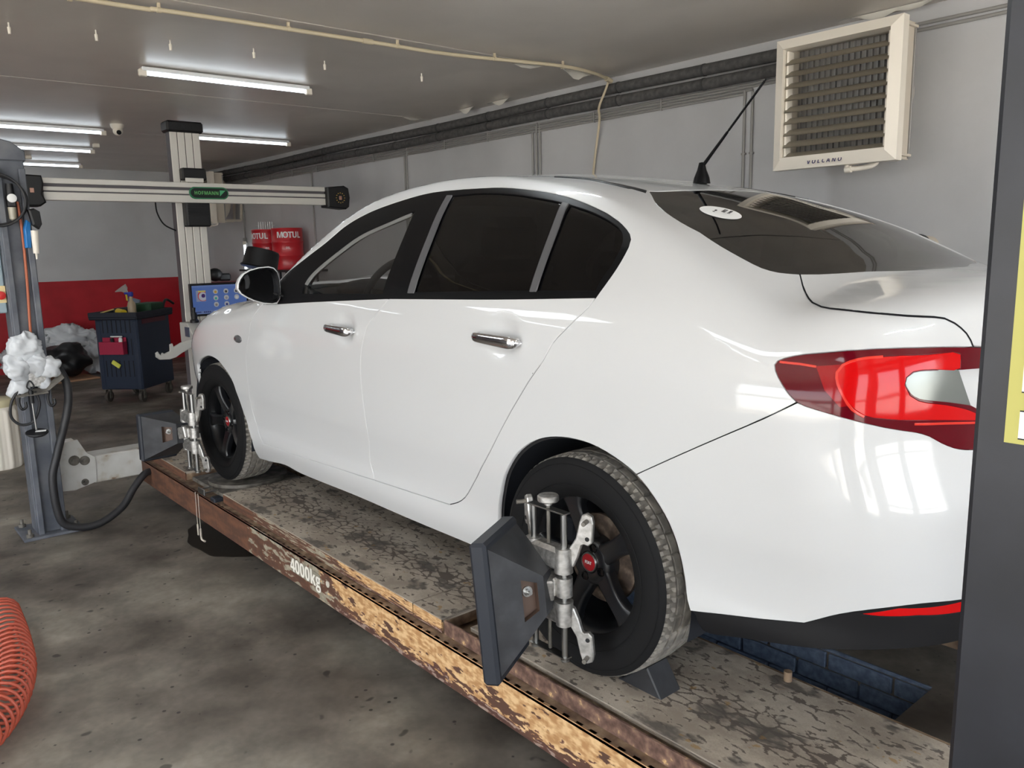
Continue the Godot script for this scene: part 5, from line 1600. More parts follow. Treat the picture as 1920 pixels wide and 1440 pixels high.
func column(called: String, label: String, at: Vector3, dark: bool) -> Node3D:
	var t := thing(called, label, "lift column", at)
	var m: Material = M.navy_paint if dark else M.dusty_grey
	var b := Mb.new()
	b.bx(Vector3(0, 1.03, 0), Vector3(0.145, 2.04, 0.15), 0.005)
	b.bx(Vector3(0.055, 1.0, 0.09), Vector3(0.03, 1.98, 0.04), 0.004)
	b.bx(Vector3(-0.055, 1.0, 0.09), Vector3(0.03, 1.98, 0.04), 0.004)
	obj("post", b, m, t)
	var c := Mb.new()
	c.prism(Transform3D(Basis(), Vector3(0, 2.05, 0)), PackedVector2Array([Vector2(-0.085, -0.02), Vector2(0.08, -0.02), Vector2(0.08, 0.03), Vector2(0.02, 0.075), Vector2(-0.085, 0.10)]), 0.19, 0.006)
	obj("cap", c, m, t)
	var p := Mb.new()
	p.bx(Vector3(0, 0.008, 0), Vector3(0.30, 0.016, 0.30), 0.003)
	obj("base_plate", p, m, t)
	for sx in [-0.115, 0.115]:
		for sz in [-0.115, 0.115]:
			var bo := Mb.new()
			bo.cyl(Vector3(sx, 0.016, sz), Vector3(sx, 0.034, sz), 0.02, -1, 6)
			bo.cyl(Vector3(sx, 0.034, sz), Vector3(sx, 0.06, sz), 0.009, -1, 10)
			obj("anchor_bolt", bo, M.dirty_steel, t)
	return t

func build_lift() -> void:
	M.rust_plate = tiled(mat(Color.WHITE, 0.75), 0.5)
	M.rust_plate.albedo_texture = noise_tex(51, 0.012, [[0.1, c8(86, 66, 52)], [0.45, c8(120, 98, 78)], [0.75, c8(142, 120, 97)], [0.95, c8(166, 145, 120)]], 512, 6)
	M.rust_dark = tiled(mat(Color.WHITE, 0.7), 0.4)
	M.rust_dark.albedo_texture = noise_tex(52, 0.018, [[0.1, c8(70, 50, 42)], [0.55, c8(108, 82, 70)], [0.8, c8(132, 104, 86)], [0.95, c8(206, 170, 118)]], 512, 5)
	M.dirty_steel = tiled(mat(Color.WHITE, 0.6, 0.2), 0.3)
	M.dirty_steel.albedo_texture = noise_tex(53, 0.015, [[0.1, c8(80, 76, 70)], [0.5, c8(110, 105, 97)], [0.9, c8(140, 136, 128)]], 256, 5)
	runway(false)
	runway(true)
	# front cross beam, white, lying behind the runway ends
	var cb := Vector3(0.0, FLOOR, -3.78)
	var t := thing("lift_crossbeam", "chipped white cross beam joining the front lift columns", "lift beam", cb)
	var b := Mb.new()
	b.bx(Vector3(0.0, 0.27, 0), Vector3(2.5, 0.165, 0.16), 0.006)
	obj("beam", b, M.white_steel, t)
	for s in [-1.0, 1.0]:
		var ep := Mb.new()
		ep.prism(Transform3D(Basis(), Vector3(-1.34 if s < 0 else 1.34, 0.33, 0.09)), PackedVector2Array([Vector2(-0.12, -0.15), Vector2(-0.02, -0.16), Vector2(0.10 * 1.0, -0.13), Vector2(0.105, 0.02), Vector2(0.06, 0.055), Vector2(0.02, 0.14), Vector2(-0.12, 0.13)]) if s < 0 else PackedVector2Array([Vector2(0.12, -0.15), Vector2(0.02, -0.16), Vector2(-0.10, -0.13), Vector2(-0.105, 0.02), Vector2(-0.06, 0.055), Vector2(-0.02, 0.14), Vector2(0.12, 0.13)]), 0.014, 0.002)
		ep.bx(Vector3(-1.38 if s < 0 else 1.38, 0.33, 0), Vector3(0.13, 0.24, 0.16), 0.004)
		var e := obj("end_carriage", ep, M.white_steel, t)
		for q in [[-0.045, 0.01, 0.028], [0.01, 0.02, 0.03], [-0.035, -0.12, 0.02]]:
			var bb := Mb.new()
			var c := Vector3((-1.34 if s < 0 else 1.34) + q[0] * -s * -1.0, 0.33 + q[1], 0.098)
			bb.cyl(c, c + Vector3(0, 0, 0.006), q[2], -1, 18)
			bb.cyl(c, c + Vector3(0, 0, 0.014), q[2] * 0.5, -1, 6)
			obj("bolt", bb, M.dirty_steel, e)
	# columns
	var fl := column("lift_column", "dusty grey-blue lift column with regulator and hoses, far end of the runway", Vector3(-1.535, FLOOR, -3.57), false)
	var rl := column("lift_column", "dark navy lift column with yellow warning sticker by the car's tail", Vector3(-1.4875, FLOOR, 1.296), true)
	# the yellow warning sticker on the near column
	var st := Mb.new()
	var lx := -0.0733
	st.bx(Vector3(lx, 1.64, 0.012), Vector3(0.001, 0.575, 0.12), 0.0)
	var sk := obj("warning_sticker", st, M.lime_sticker, rl)
	sk.set_meta("label", "yellow warning sticker with white picture boxes")
	var y := 1.3575
	for k in 6:
		var cellb := Mb.new()
		var hh: float = [0.025, 0.040, 0.018, 0.05, 0.05, 0.05][k]
		cellb.bx(Vector3(lx - 0.0007, y + hh * 0.5, 0.017), Vector3(0.0006, hh, 0.108), 0.0)
		obj("picture_box", cellb, M.white_print, sk)
		for e in [0.0, hh]:
			var ln := Mb.new()
			ln.bx(Vector3(lx - 0.0009, y + e, 0.017), Vector3(0.0006, 0.0012, 0.108), 0.0)
			obj("rule_line", ln, M.black_print, sk)
		y += hh + [0.017, 0.024, 0.02, 0.02, 0.02, 0.02][k]
	var side := Basis(Vector3(0, 0, 1), Vector3(0, 1, 0), Vector3(-1, 0, 0))
	for e in [["The", 1.376, 0.010], ["ger", 1.3685, 0.010], ["ape", 1.361, 0.010], ["Kee", 1.3955, 0.007], ["from", 1.3905, 0.007], ["sub", 1.3855, 0.007]]:
		lettering("sticker_print", e[0], e[2], M.grey_print, sk, Transform3D(side, Vector3(lx - 0.0013, e[1], -0.024)), false)
	# thick hose from the runway to the column
	var hs := Mb.new()
	hs.tube(spline([Vector3(-0.975, -0.10, -3.50), Vector3(-1.03, -0.105, -3.47), Vector3(-1.10, -0.17, -3.45), Vector3(-1.18, -0.26, -3.42), Vector3(-1.31, -0.322, -3.40), Vector3(-1.43, -0.315, -3.40), Vector3(-1.505, -0.25, -3.40), Vector3(-1.52, -0.03, -3.40), Vector3(-1.485, 0.11, -3.40), Vector3(-1.41, 0.34, -3.41), Vector3(-1.39, 0.47, -3.43), Vector3(-1.41, 0.56, -3.46), Vector3(-1.44, 0.60, -3.50)], 8), 0.021, 12)
	tag(obj("corrugated_hose", hs, M.black_hose), "thick black hose drooping from the runway end to the grey column", "hose")
	var hf := Mb.new()
	hf.bx(Vector3(-0.975, -0.10, -3.50), Vector3(0.02, 0.09, 0.06), 0.004)
	tag(obj("hose_bracket", hf, M.white_steel), "small chipped bracket holding the black hose to the runway end", "bracket")

func build_column_clutter() -> void:
	# control box with a red stop knob
	var t := thing("control_box", "pale blue-grey control box with a red stop button on the grey column", "control box", Vector3(-1.665, 0.90, -3.60))
	var b := Mb.new()
	b.bx(Vector3(0, 0.28, 0), Vector3(0.11, 0.58, 0.12), 0.006)
	obj("box", b, mat(c8(150, 168, 176), 0.5), t)
	var yp := Mb.new()
	yp.bx(Vector3(0.03, 0.09, 0.0615), Vector3(0.05, 0.09, 0.003), 0.0)
	obj("button_plate", yp, mat(c8(226, 204, 150), 0.5), t)
	var rb := Mb.new()
	rb.lathe(Transform3D(Basis.from_euler(Vector3(PI / 2, 0, 0)), Vector3(0.03, 0.085, 0.063)), [Vector2(0.012, 0), Vector2(0.012, 0.01), Vector2(0.022, 0.012), Vector2(0.022, 0.02), Vector2(0.0, 0.024)], 20)
	obj("stop_button", rb, mat(c8(196, 40, 36), 0.35), t)
	# air regulator with gauge
	var g := thing("air_regulator", "air filter regulator with white dial on the grey column", "regulator", Vector3(-1.545, 1.36, -3.48))
	var gb := Mb.new()
	gb.bx(Vector3(0, 0.11, 0.01), Vector3(0.04, 0.06, 0.05), 0.006)
	gb.cyl(Vector3(0, 0.14, 0.01), Vector3(0, 0.20, 0.01), 0.02, 0.017, 14)
	obj("body", gb, M.black_plastic, g)
	var bowl := Mb.new()
	bowl.lathe(xf(Vector3(0, 0.0, 0.01)), [Vector2(0.0, 0.0), Vector2(0.006, 0.0), Vector2(0.007, 0.012), Vector2(0.017, 0.02), Vector2(0.02, 0.08), Vector2(0.0, 0.082)], 16)
	obj("bowl", bowl, mat(c8(170, 164, 146), 0.25), g)
	var dial := Mb.new()
	dial.lathe(Transform3D(Basis.from_euler(Vector3(PI / 2, 0, 0)), Vector3(0, 0.125, 0.036)), [Vector2(0.022, 0.0), Vector2(0.022, 0.012), Vector2(0.019, 0.014), Vector2(0.0, 0.013)], 24)
	obj("dial", dial, M.white_print, g)
	# coiled black air hose hung on the column
	var lp := Mb.new()
	for k in 3:
		var ring := []
		for i in 40:
			var a := TAU * i / 40
			ring.append(Vector3(-1.62 + cos(a) * (0.145 - 0.006 * k), 1.475 + sin(a) * (0.125 + 0.004 * k), -3.45 + 0.012 * k))
		lp.tube(ring, 0.0065, 8, true)
	tag(obj("coiled_air_hose", lp, M.black_hose), "coil of thin black air hose hung on the grey column", "hose")
	var oh := Mb.new()
	oh.tube(spline([Vector3(-1.515, 1.47, -3.478), Vector3(-1.51, 1.3, -3.475), Vector3(-1.515, 1.05, -3.478), Vector3(-1.525, 0.85, -3.475), Vector3(-1.53, 0.70, -3.475)], 6), 0.007, 8)
	tag(obj("copper_air_line", oh, M.copper_hose), "thin orange-brown air line running down the grey column", "hose")
	# blow gun and inflator hung on the column corner
	var bg := thing("blow_gun", "blue-handled blow gun hanging on the grey column corner", "air gun", Vector3(-1.475, 1.22, -3.45))
	var bh := Mb.new()
	bh.prism(Transform3D(Basis.from_euler(Vector3(0, 0.4, 0)), Vector3(-0.02, 0.08, 0)), PackedVector2Array([Vector2(-0.014, -0.07), Vector2(0.012, -0.07), Vector2(0.022, 0.06), Vector2(0.004, 0.075), Vector2(-0.012, 0.03)]), 0.022, 0.004)
	obj("handle", bh, M.blue, bg)
	var wn := Mb.new()
	wn.cyl(Vector3(0.015, 0.10, 0.01), Vector3(0.012, -0.02, 0.01), 0.018, 0.014, 14)
	wn.cyl(Vector3(0.012, -0.02, 0.01), Vector3(0.012, -0.05, 0.01), 0.006, 0.004, 10)
	obj("barrel", wn, M.ivory, bg)
	var inf := Mb.new()
	inf.prism(Transform3D(Basis.from_euler(Vector3(0, 0.2, 0.1)), Vector3(0.025, 0.16, 0.015)), PackedVector2Array([Vector2(-0.028, 0.05), Vector2(0.0, 0.055), Vector2(0.026, 0.035), Vector2(0.024, -0.03), Vector2(0.005, -0.055), Vector2(-0.022, -0.03)]), 0.035, 0.008)
	obj("grip", inf, M.black_plastic, bg)
	# bracket with metal plate and tray
	var br := thing("bracket_tray", "bare metal plate and bent grey tray fixed to the grey column", "bracket", Vector3(-1.555, 0.44, -3.42))
	var pl := Mb.new()
	pl.bx(Vector3(0.0, 0.13, 0.03), Vector3(0.12, 0.14, 0.006), 0.002)
	pl.bx(Vector3(0.057, 0.12, -0.01), Vector3(0.006, 0.13, 0.08), 0.002)
	pl.cyl(Vector3(0.0, 0.168, 0.033), Vector3(0.0, 0.168, 0.0345), 0.011, -1, 16)
	obj("plate", pl, M.cast, br)
	var tr := Mb.new()
	tr.box(xf(Vector3(-0.02, 0.035, 0.05), 20, 0, 2), Vector3(0.15, 0.006, 0.07), 0.002)
	tr.box(xf(Vector3(0.095, 0.075, 0.045), 20, 0, 40), Vector3(0.11, 0.006, 0.06), 0.002)
	tr.bx(Vector3(0.0, 0.03, 0.0), Vector3(0.05, 0.02, 0.10), 0.003)
	obj("tray", tr, M.dirty_steel, br)
	for s in [-0.075, 0.06]:
		var hk := Mb.new()
		hk.tube(spline([Vector3(s, 0.035, 0.06), Vector3(s - 0.01, -0.01, 0.07), Vector3(s, -0.045, 0.075), Vector3(s + 0.02, -0.035, 0.075), Vector3(s + 0.02, -0.01, 0.07)], 5), 0.007, 8)
		obj("hook", hk, M.black_plastic, br)
	# telescopic inspection mirror hanging from the tray
	var im := thing("inspection_mirror", "round inspection mirror on a thin rod hung below the metal plate", "mirror", Vector3(-1.575, 0.255, -3.35))
	var rd := Mb.new()
	rd.cyl(Vector3(0, 0.02, 0), Vector3(-0.005, 0.17, 0), 0.005, -1, 10)
	obj("rod", rd, M.steel, im)
	var hd := Mb.new()
	hd.cyl(Vector3(-0.005, 0.165, 0), Vector3(-0.005, 0.235, 0), 0.011, -1, 12)
	hd.tube(spline([Vector3(-0.005, 0.235, 0), Vector3(-0.02, 0.255, 0), Vector3(-0.005, 0.285, 0), Vector3(0.012, 0.255, 0), Vector3(-0.005, 0.235, 0)], 5), 0.004, 8)
	obj("grip", hd, M.black_plastic, im)
	var ds := Mb.new()
	ds.lathe(xf(Vector3(0, 0.0, 0), 10, 0, 0), [Vector2(0.0, -0.012), Vector2(0.045, -0.006), Vector2(0.055, 0.004), Vector2(0.053, 0.009), Vector2(0.0, 0.007)], 28)
	obj("mirror_disc", ds, M.black_plastic, im)
	var tg := Mb.new()
	tg.box(xf(Vector3(0.018, 0.013, 0.008), 10, -20, 0), Vector3(0.05, 0.002, 0.02), 0.0)
	obj("paper_tag", tg, M.white_print, im)
	# loops of thin cable
	var cb := Mb.new()
	cb.tube(spline([Vector3(-1.63, 0.50, -3.36), Vector3(-1.67, 0.44, -3.36), Vector3(-1.68, 0.36, -3.37), Vector3(-1.64, 0.31, -3.37), Vector3(-1.58, 0.32, -3.37), Vector3(-1.545, 0.41, -3.36), Vector3(-1.56, 0.48, -3.36)], 8), 0.007, 8)
	tag(obj("black_cable_loop", cb, M.black_hose), "drooping loop of black cable under the metal plate", "cable")
	# bundle of clear plastic bags stuffed behind the plate
	bag_pile("plastic_bag_bundle", "crumpled bundle of white plastic bags on the grey column bracket", [[Vector3(-1.575, 0.70, -3.41), Vector3(0.085, 0.10, 0.06)], [Vector3(-1.62, 0.61, -3.40), Vector3(0.09, 0.08, 0.07)], [Vector3(-1.54, 0.62, -3.40), Vector3(0.08, 0.07, 0.065)], [Vector3(-1.47, 0.60, -3.39), Vector3(0.065, 0.065, 0.05)], [Vector3(-1.63, 0.50, -3.40), Vector3(0.06, 0.065, 0.05)], [Vector3(-1.50, 0.51, -3.42), Vector3(0.045, 0.05, 0.045)]], 3)

func bag_pile(called: String, label: String, lobes: Array, seed_: int) -> void:
	var base: Vector3 = lobes[0][0]
	var n := fnl(seed_, 4.5, 4)
	var b := Mb.new()
	for e in lobes:
		var rows := []
		for i in 25:
			var t := -PI / 2 + PI * i / 24
			var row := []
			for k in 36:
				var f := TAU * k / 36
				var d := Vector3(cos(t) * cos(f), sin(t), cos(t) * sin(f))
				var p: Vector3 = e[0] + d * e[1]
				var w := 1.08 - 1.1 * minf(absf(n.get_noise_3dv(p)), 0.3) + 0.2 * n.get_noise_3dv(p * 0.35 + Vector3(7, 3, 1))
				row.append(e[0] + d * e[1] * w - base)
			rows.append(row)
		b.skin(rows, true, e[0] - base)
	var o := obj(called, b, M.bag)
	o.position = base
	tag(o, label, "plastic bag")
# ---------------------------------------------------------------- wheel clamps and targets
func wheel_clamp(label: String, at: Vector3, plate: Array, small_at: Vector3, window: bool) -> void:
	var t := thing("wheel_clamp", label, "wheel clamp", at)
	for s in [-1.0, 1.0]:
		var r := Mb.new()
		r.cyl(Vector3(-0.006, -0.205, 0.058 * s), Vector3(-0.006, 0.198, 0.058 * s), 0.0088, -1, 16)
		r.cyl(Vector3(-0.006, -0.209, 0.058 * s), Vector3(-0.006, -0.203, 0.058 * s), 0.0125, -1, 16)
		obj("guide_rod", r, M.steel, t)
	var sc := Mb.new()
	sc.cyl(Vector3(-0.006, -0.195, 0), Vector3(-0.006, 0.215, 0), 0.0048, -1, 10)
	for i in 90:
		var y := -0.19 + i * 0.0044
		sc.cyl(Vector3(-0.006, y, 0), Vector3(-0.006, y + 0.002, 0), 0.0058, -1, 8, false)
	obj("lead_screw", sc, M.dirty_steel, t)
	for ey in [0.199, -0.199]:
		var tb := Mb.new()
		tb.bx(Vector3(-0.006, ey, 0), Vector3(0.026, 0.004, 0.142), 0.001)
		obj("end_strap", tb, M.steel, t)
	var kn := Mb.new()
	kn.lathe(xf(Vector3(-0.006, 0.208, 0)), [Vector2(0.0, 0.0), Vector2(0.010, 0.0), Vector2(0.010, 0.008), Vector2(0.026, 0.010), Vector2(0.0285, 0.013), Vector2(0.0285, 0.024), Vector2(0.026, 0.027), Vector2(0.0, 0.0275)], 28, 0.8)
	obj("knob", kn, M.cast, t)
	for v in [1.0, -1.0]:
		var fl := Transform3D(Basis(Vector3(1, 0, 0), Vector3(0, v, 0), Vector3(0, 0, 1)), Vector3.ZERO)
		var cross := Mb.new()
		cross.box(xf(Vector3(-0.006, 0.074 * v, 0.0)), Vector3(0.046, 0.062, 0.125), 0.01)
		for s in [-1.0, 1.0]:
			cross.cyl(Vector3(-0.008, 0.040 * v, 0.058 * s), Vector3(-0.008, 0.106 * v, 0.058 * s), 0.025, 0.022, 20)
		var cn := obj("jaw_carrier", cross, M.cast, t)
		for s in [-1.0, 1.0]:
			var a := Mb.new()
			var u := Vector3(0.42, 0, 0.91 * s).normalized()
			var poly := PackedVector2Array()
			for p in [Vector2(-0.012, 0.046), Vector2(-0.012, 0.098), Vector2(0.012, 0.106), Vector2(0.030, 0.135), Vector2(0.040, 0.180), Vector2(0.047, 0.199), Vector2(0.060, 0.205), Vector2(0.074, 0.198), Vector2(0.078, 0.180), Vector2(0.074, 0.128), Vector2(0.064, 0.119), Vector2(0.052, 0.122), Vector2(0.046, 0.118), Vector2(0.036, 0.085), Vector2(0.024, 0.058), Vector2(0.008, 0.048)]:
				poly.append(Vector2(p.x, p.y * v))
			a.prism(Transform3D(Basis(u, Vector3.UP, u.cross(Vector3.UP)), Vector3(0.0, 0, 0.058 * s)), poly, 0.018, 0.003)
			var am := obj("jaw_arm", a, M.cast, cn)
			for q in [Vector2(0.061, 0.186), Vector2(0.062, 0.138)]:
				var pn := Mb.new()
				var c: Vector3 = Vector3(0.0, q.y * v, 0.058 * s) + u * q.x
				var o: Vector3 = u.cross(Vector3.UP) * s
				if q.y > 0.16:
					pn.cyl(c - o * 0.012, c + o * 0.035, 0.006, -1, 10)
					obj("claw_pin", pn, M.dirty_steel, t, Vector3.ZERO)
				else:
					pn.cyl(c - o * 0.0098, c + o * 0.0098, 0.006, -1, 14)
					obj("hole_bush", pn, M.dark, t, Vector3.ZERO)
	var mid := Mb.new()
	mid.box(xf(Vector3(-0.014, 0.0, 0.0)), Vector3(0.046, 0.052, 0.10), 0.005)
	mid.cyl(Vector3(-0.006, -0.026, 0.058), Vector3(-0.006, 0.026, 0.058), 0.022, -1, 18)
	mid.cyl(Vector3(-0.034, 0.0, 0.02), Vector3(-0.030, 0.0, 0.02), 0.007, -1, 12)
	obj("centre_block", mid, M.cast, t)
	# target head: plate, tapered hood, mounting block
	var pc: Vector3 = plate[0] - at
	var hw: Vector3 = plate[1]
	var hu: Vector3 = plate[2]
	var nn := hw.cross(hu).normalized()
	var sm := small_at - at
	if nn.dot(sm - pc) > 0.0:
		nn = -nn
	var pb := Basis(hw.normalized(), hu.normalized(), hw.cross(hu).normalized())
	var p := Mb.new()
	p.box(Transform3D(pb, pc), Vector3(hw.length() * 2.0, hu.length() * 2.0, 0.046), 0.008)
	obj("target_plate", p, M.slate_plastic, t)
	var hood := Mb.new()
	var big := [pc - nn * 0.012 - hw * 0.96 - hu * 0.96, pc - nn * 0.012 + hw * 0.96 - hu * 0.96, pc - nn * 0.012 + hw * 0.96 + hu * 0.96, pc - nn * 0.012 - hw * 0.96 + hu * 0.96]
	var sw := hw.normalized() * 0.030
	var su := hu.normalized() * 0.052
	var sml := [sm - sw - su, sm + sw - su, sm + sw + su, sm - sw + su]
	var ctr := (pc + sm) * 0.5
	for i in 4:
		var j := (i + 1) % 4
		# the outer flank (edge 3-0) has a window cut in it
		if window and i == 3:
			var P := func(s: float, q: float) -> Vector3:
				return big[3].lerp(sml[3], s).lerp(big[0].lerp(sml[0], s), q)
			var sg := [0.0, 0.60, 0.88, 1.0]
			var tg := [0.0, 0.20, 0.74, 1.0]
			for a in 3:
				for c in 3:
					if a == 1 and c == 1:
						continue
					hood.flat(P.call(sg[a], tg[c]), P.call(sg[a + 1], tg[c]), P.call(sg[a + 1], tg[c + 1]), ctr)
					hood.flat(P.call(sg[a], tg[c]), P.call(sg[a + 1], tg[c + 1]), P.call(sg[a], tg[c + 1]), ctr)
			var wr := Mb.new()
			var w4 := [P.call(0.60, 0.20), P.call(0.88, 0.20), P.call(0.88, 0.74), P.call(0.60, 0.74)]
			var inn: Vector3 = (w4[1] - w4[0]).cross(w4[3] - w4[0]).normalized()
			if inn.dot(ctr - w4[0]) < 0.0:
				inn = -inn
			var in4 := []
			for q in w4:
				in4.append(q + inn * 0.018)
			for k in 4:
				var l := (k + 1) % 4
				wr.flat(w4[k], w4[l], in4[l], w4[k] - (ctr - w4[k]))
				wr.flat(w4[k], in4[l], in4[k], w4[k] - (ctr - w4[k]))
			wr.flat(in4[0], in4[1], in4[2], ctr + inn)
			wr.flat(in4[0], in4[2], in4[3], ctr + inn)
			obj("window_recess", wr, M.brown_steel, t)
			var nut := Mb.new()
			var nc: Vector3 = in4[0].lerp(in4[2], 0.5) + (in4[0] - in4[3]) * 0.06
			nut.cyl(nc, nc - inn * 0.004, 0.014, -1, 18)
			nut.cyl(nc - inn * 0.004, nc - inn * 0.013, 0.0095, -1, 6)
			nut.cyl(nc - inn * 0.013, nc - inn * 0.022, 0.0055, -1, 10)
			obj("lock_nut", nut, M.steel, t)
			continue
		hood.flat(big[i], big[j], sml[j], ctr)
		hood.flat(big[i], sml[j], sml[i], ctr)
	hood.flat(sml[0], sml[1], sml[2], ctr)
	hood.flat(sml[0], sml[2], sml[3], ctr)
	obj("target_hood", hood, M.dark_plastic, t)
	var mb := Mb.new()
	mb.bar(sm - (pc - sm).normalized() * -0.01, Vector3(-0.02, 0.0, 0.005), 0.045, 0.06, 0.004)
	obj("mounting_block", mb, M.cast, t)

func build_clamps() -> void:
	M.brown_steel = mat(c8(92, 74, 64), 0.45, 0.3)
	wheel_clamp("aluminium wheel clamp with dark target board on the rear wheel", Vector3(-0.965, 0.307, 0.003), [Vector3(-1.102, 0.281, -0.043), Vector3(0.100, 0, -0.055), Vector3(0, 0.181, -0.0235)], Vector3(-1.012, 0.30, 0.045), true)
	wheel_clamp("aluminium wheel clamp with dark target board on the front wheel", Vector3(-0.998, 0.288, -2.655), [Vector3(-1.108, 0.247, -2.868), Vector3(0.092, 0, -0.005), Vector3(0, 0.125, 0.004)], Vector3(-1.03, 0.275, -2.70), true)
	# rubber chock behind the rear wheel
	var ck := Mb.new()
	ck.prism(Transform3D(Basis(Vector3(0, 0, -1), Vector3.UP, Vector3(1, 0, 0)), Vector3(-0.765, 0.0, 0.175)), PackedVector2Array([Vector2(-0.075, 0.0), Vector2(0.075, 0.0), Vector2(0.055, 0.010), Vector2(0.0, 0.062), Vector2(-0.028, 0.072)]), 0.085, 0.004)
	tag(obj("wheel_chock", ck, M.dark_plastic), "black rubber wheel chock wedged behind the rear tyre", "chock")
	# hooked wires hanging off the runway edge
	for e in [[-2.66, -0.30, 0.035], [-2.70, -0.285, -0.02]]:
		var h := Mb.new()
		h.tube([Vector3(-0.994, -0.05, e[0]), Vector3(-0.996, -0.19, e[0]), Vector3(-0.996, e[1], e[0])], 0.0016, 6)
		h.tube(spline([Vector3(-0.996, e[1] + 0.06, e[0]), Vector3(-0.996, e[1] + 0.01, e[0]), Vector3(-0.994, e[1], e[0] + e[2] * 0.3), Vector3(-0.990, e[1] - 0.002, e[0] + e[2])], 5), 0.005, 8)
		tag(obj("hooked_wire", h, M.ivory_dull), "thin wire with a bent pale hook hanging from the rusty runway edge", "hook", "hooked wires on the runway edge")

# ---------------------------------------------------------------- wheel aligner tower
func build_aligner() -> void:
	var base := Vector3(0.108, FLOOR, -5.62)
	var t := thing("wheel_aligner", "silver wheel aligner column with long camera beam above the monitor", "wheel aligner", base)
	var w := 0.25
	for k in 4:
		var rib := Mb.new()
		rib.bx(Vector3(-w / 2 + w / 8 + k * w / 4, 1.27, 0.0), Vector3(w / 4 - 0.006, 2.54, 0.10), 0.004)
		obj("column_rib", rib, M.alu, t)
	var cg := Mb.new()
	cg.bx(Vector3(0, 1.27, -0.004), Vector3(w - 0.004, 2.54, 0.09), 0.0)
	obj("column_core", cg, M.alu_groove, t)
	var cap := Mb.new()
	cap.bx(Vector3(0, 2.57, 0), Vector3(0.30, 0.09, 0.16), 0.015)
	for k in 6:
		cap.box(xf(Vector3(-0.06 + k * 0.024, 2.575, 0.082), 0, 0, 20), Vector3(0.006, 0.035, 0.004), 0.0)
	obj("column_cap", cap, M.black_plastic, t)
	var fo := Mb.new()
	fo.bx(Vector3(0, 0.02, -0.10), Vector3(0.6, 0.04, 0.3), 0.01)
	obj("foot", fo, M.cabinet_dark, t)
	var y := 1.685 - FLOOR
	var zb := 0.12
	for k in 3:
		var rb := Mb.new()
		rb.bx(Vector3(0.155 - 0.108, y + [0.058, 0.0, -0.055][k], zb), Vector3(2.32, [0.040, 0.030, 0.060][k], 0.07), 0.003)
		obj("beam_rib", rb, M.alu, t)
	var bc := Mb.new()
	bc.bx(Vector3(0.155 - 0.108, y, zb - 0.004), Vector3(2.31, 0.148, 0.055), 0.0)
	obj("beam_core", bc, M.alu_groove, t)
	for s in [[0.15, 0.10, 0.05], [-0.17, 0.22, 0.10]]:
		var ca := Mb.new()
		ca.bx(Vector3(0.03, y + s[0], 0.07), Vector3(0.20, s[1], s[2] + 0.05), 0.012)
		if s[0] < 0:
			for k in 5:
				ca.bx(Vector3(0.03, y - 0.10 - k * 0.022, 0.148), Vector3(0.17, 0.008, 0.008), 0.0)
		obj("carriage", ca, M.black_plastic, t)
	var sc := Mb.new()
	sc.bx(Vector3(0.02, y + 0.10, 0.135), Vector3(0.15, 0.035, 0.012), 0.003)
	obj("scale_strip", sc, M.alu, t)
	# camera pods at the beam ends
	for s in [-1.0, 1.0]:
		var pod := Mb.new()
		var px: float = (1.425 if s > 0 else -1.10) - 0.108
		pod.prism(Transform3D(Basis(), Vector3(px, y - 0.015, zb + 0.01)), PackedVector2Array([Vector2(-0.115, -0.09), Vector2(0.07, -0.108), Vector2(0.105, -0.085), Vector2(0.118, 0.0), Vector2(0.105, 0.085), Vector2(0.06, 0.108), Vector2(-0.115, 0.09)]) if s > 0 else PackedVector2Array([Vector2(0.10, -0.09), Vector2(0.08, -0.03), Vector2(0.095, 0.05), Vector2(0.085, 0.105), Vector2(-0.05, 0.11), Vector2(-0.09, 0.05), Vector2(-0.085, -0.05), Vector2(-0.02, -0.12), Vector2(0.06, -0.12)]), 0.16, 0.014)
		var pp := obj("camera_pod", pod, M.black_plastic, t)
		var lens := Mb.new()
		var lc := Vector3(px + 0.012, y - 0.02, zb + 0.092)
		lens.bx(lc, Vector3(0.028, 0.035, 0.006), 0.004)
		obj("camera_lens", lens, mat(c8(190, 140, 120), 0.3), pp)
		for i in (12 if s > 0 else 0):
			var a := TAU * i / 12
			var led := Mb.new()
			led.bx(lc + Vector3(cos(a) * 0.043, sin(a) * 0.045, 0.0), Vector3(0.009, 0.007, 0.004), 0.001)
			obj("led", led, mat(c8(222, 176, 74), 0.4), pp)
	# name badge
	var bd := Mb.new()
	var oval := PackedVector2Array()
	for i in 24:
		var a := TAU * i / 24
		oval.append(Vector2(signf(cos(a)) * 0.115 + cos(a) * 0.05, sin(a) * 0.05))
	bd.prism(Transform3D(Basis(), Vector3(0.122, y - 0.005, zb + 0.042)), oval, 0.014, 0.003)
	var badge := obj("badge", bd, M.green, t)
	badge.set_meta("label", "green and black oval name badge")
	var bi := Mb.new()
	var ov2 := PackedVector2Array()
	for q in oval:
		ov2.append(Vector2(q.x * 0.94, q.y * 0.80))
	bi.prism(Transform3D(Basis(), Vector3(0.122, y - 0.005, zb + 0.050)), ov2, 0.003, 0.0)
	obj("badge_field", bi, mat(c8(16, 30, 24), 0.4), badge)
	lettering("badge_lettering", "HOFMANN", 0.040, mat(c8(110, 190, 110), 0.5), badge, Transform3D(Basis(), Vector3(0.098, y - 0.005, zb + 0.0525)))
	var ic := Mb.new()
	ic.prism(Transform3D(Basis(), Vector3(0.235, y - 0.005, zb + 0.0525)), PackedVector2Array([Vector2(-0.025, -0.024), Vector2(0.025, 0.024), Vector2(-0.025, 0.024)]), 0.002, 0.0)
	obj("badge_mark", ic, mat(c8(92, 186, 130), 0.5), badge)
	var ca2 := Mb.new()
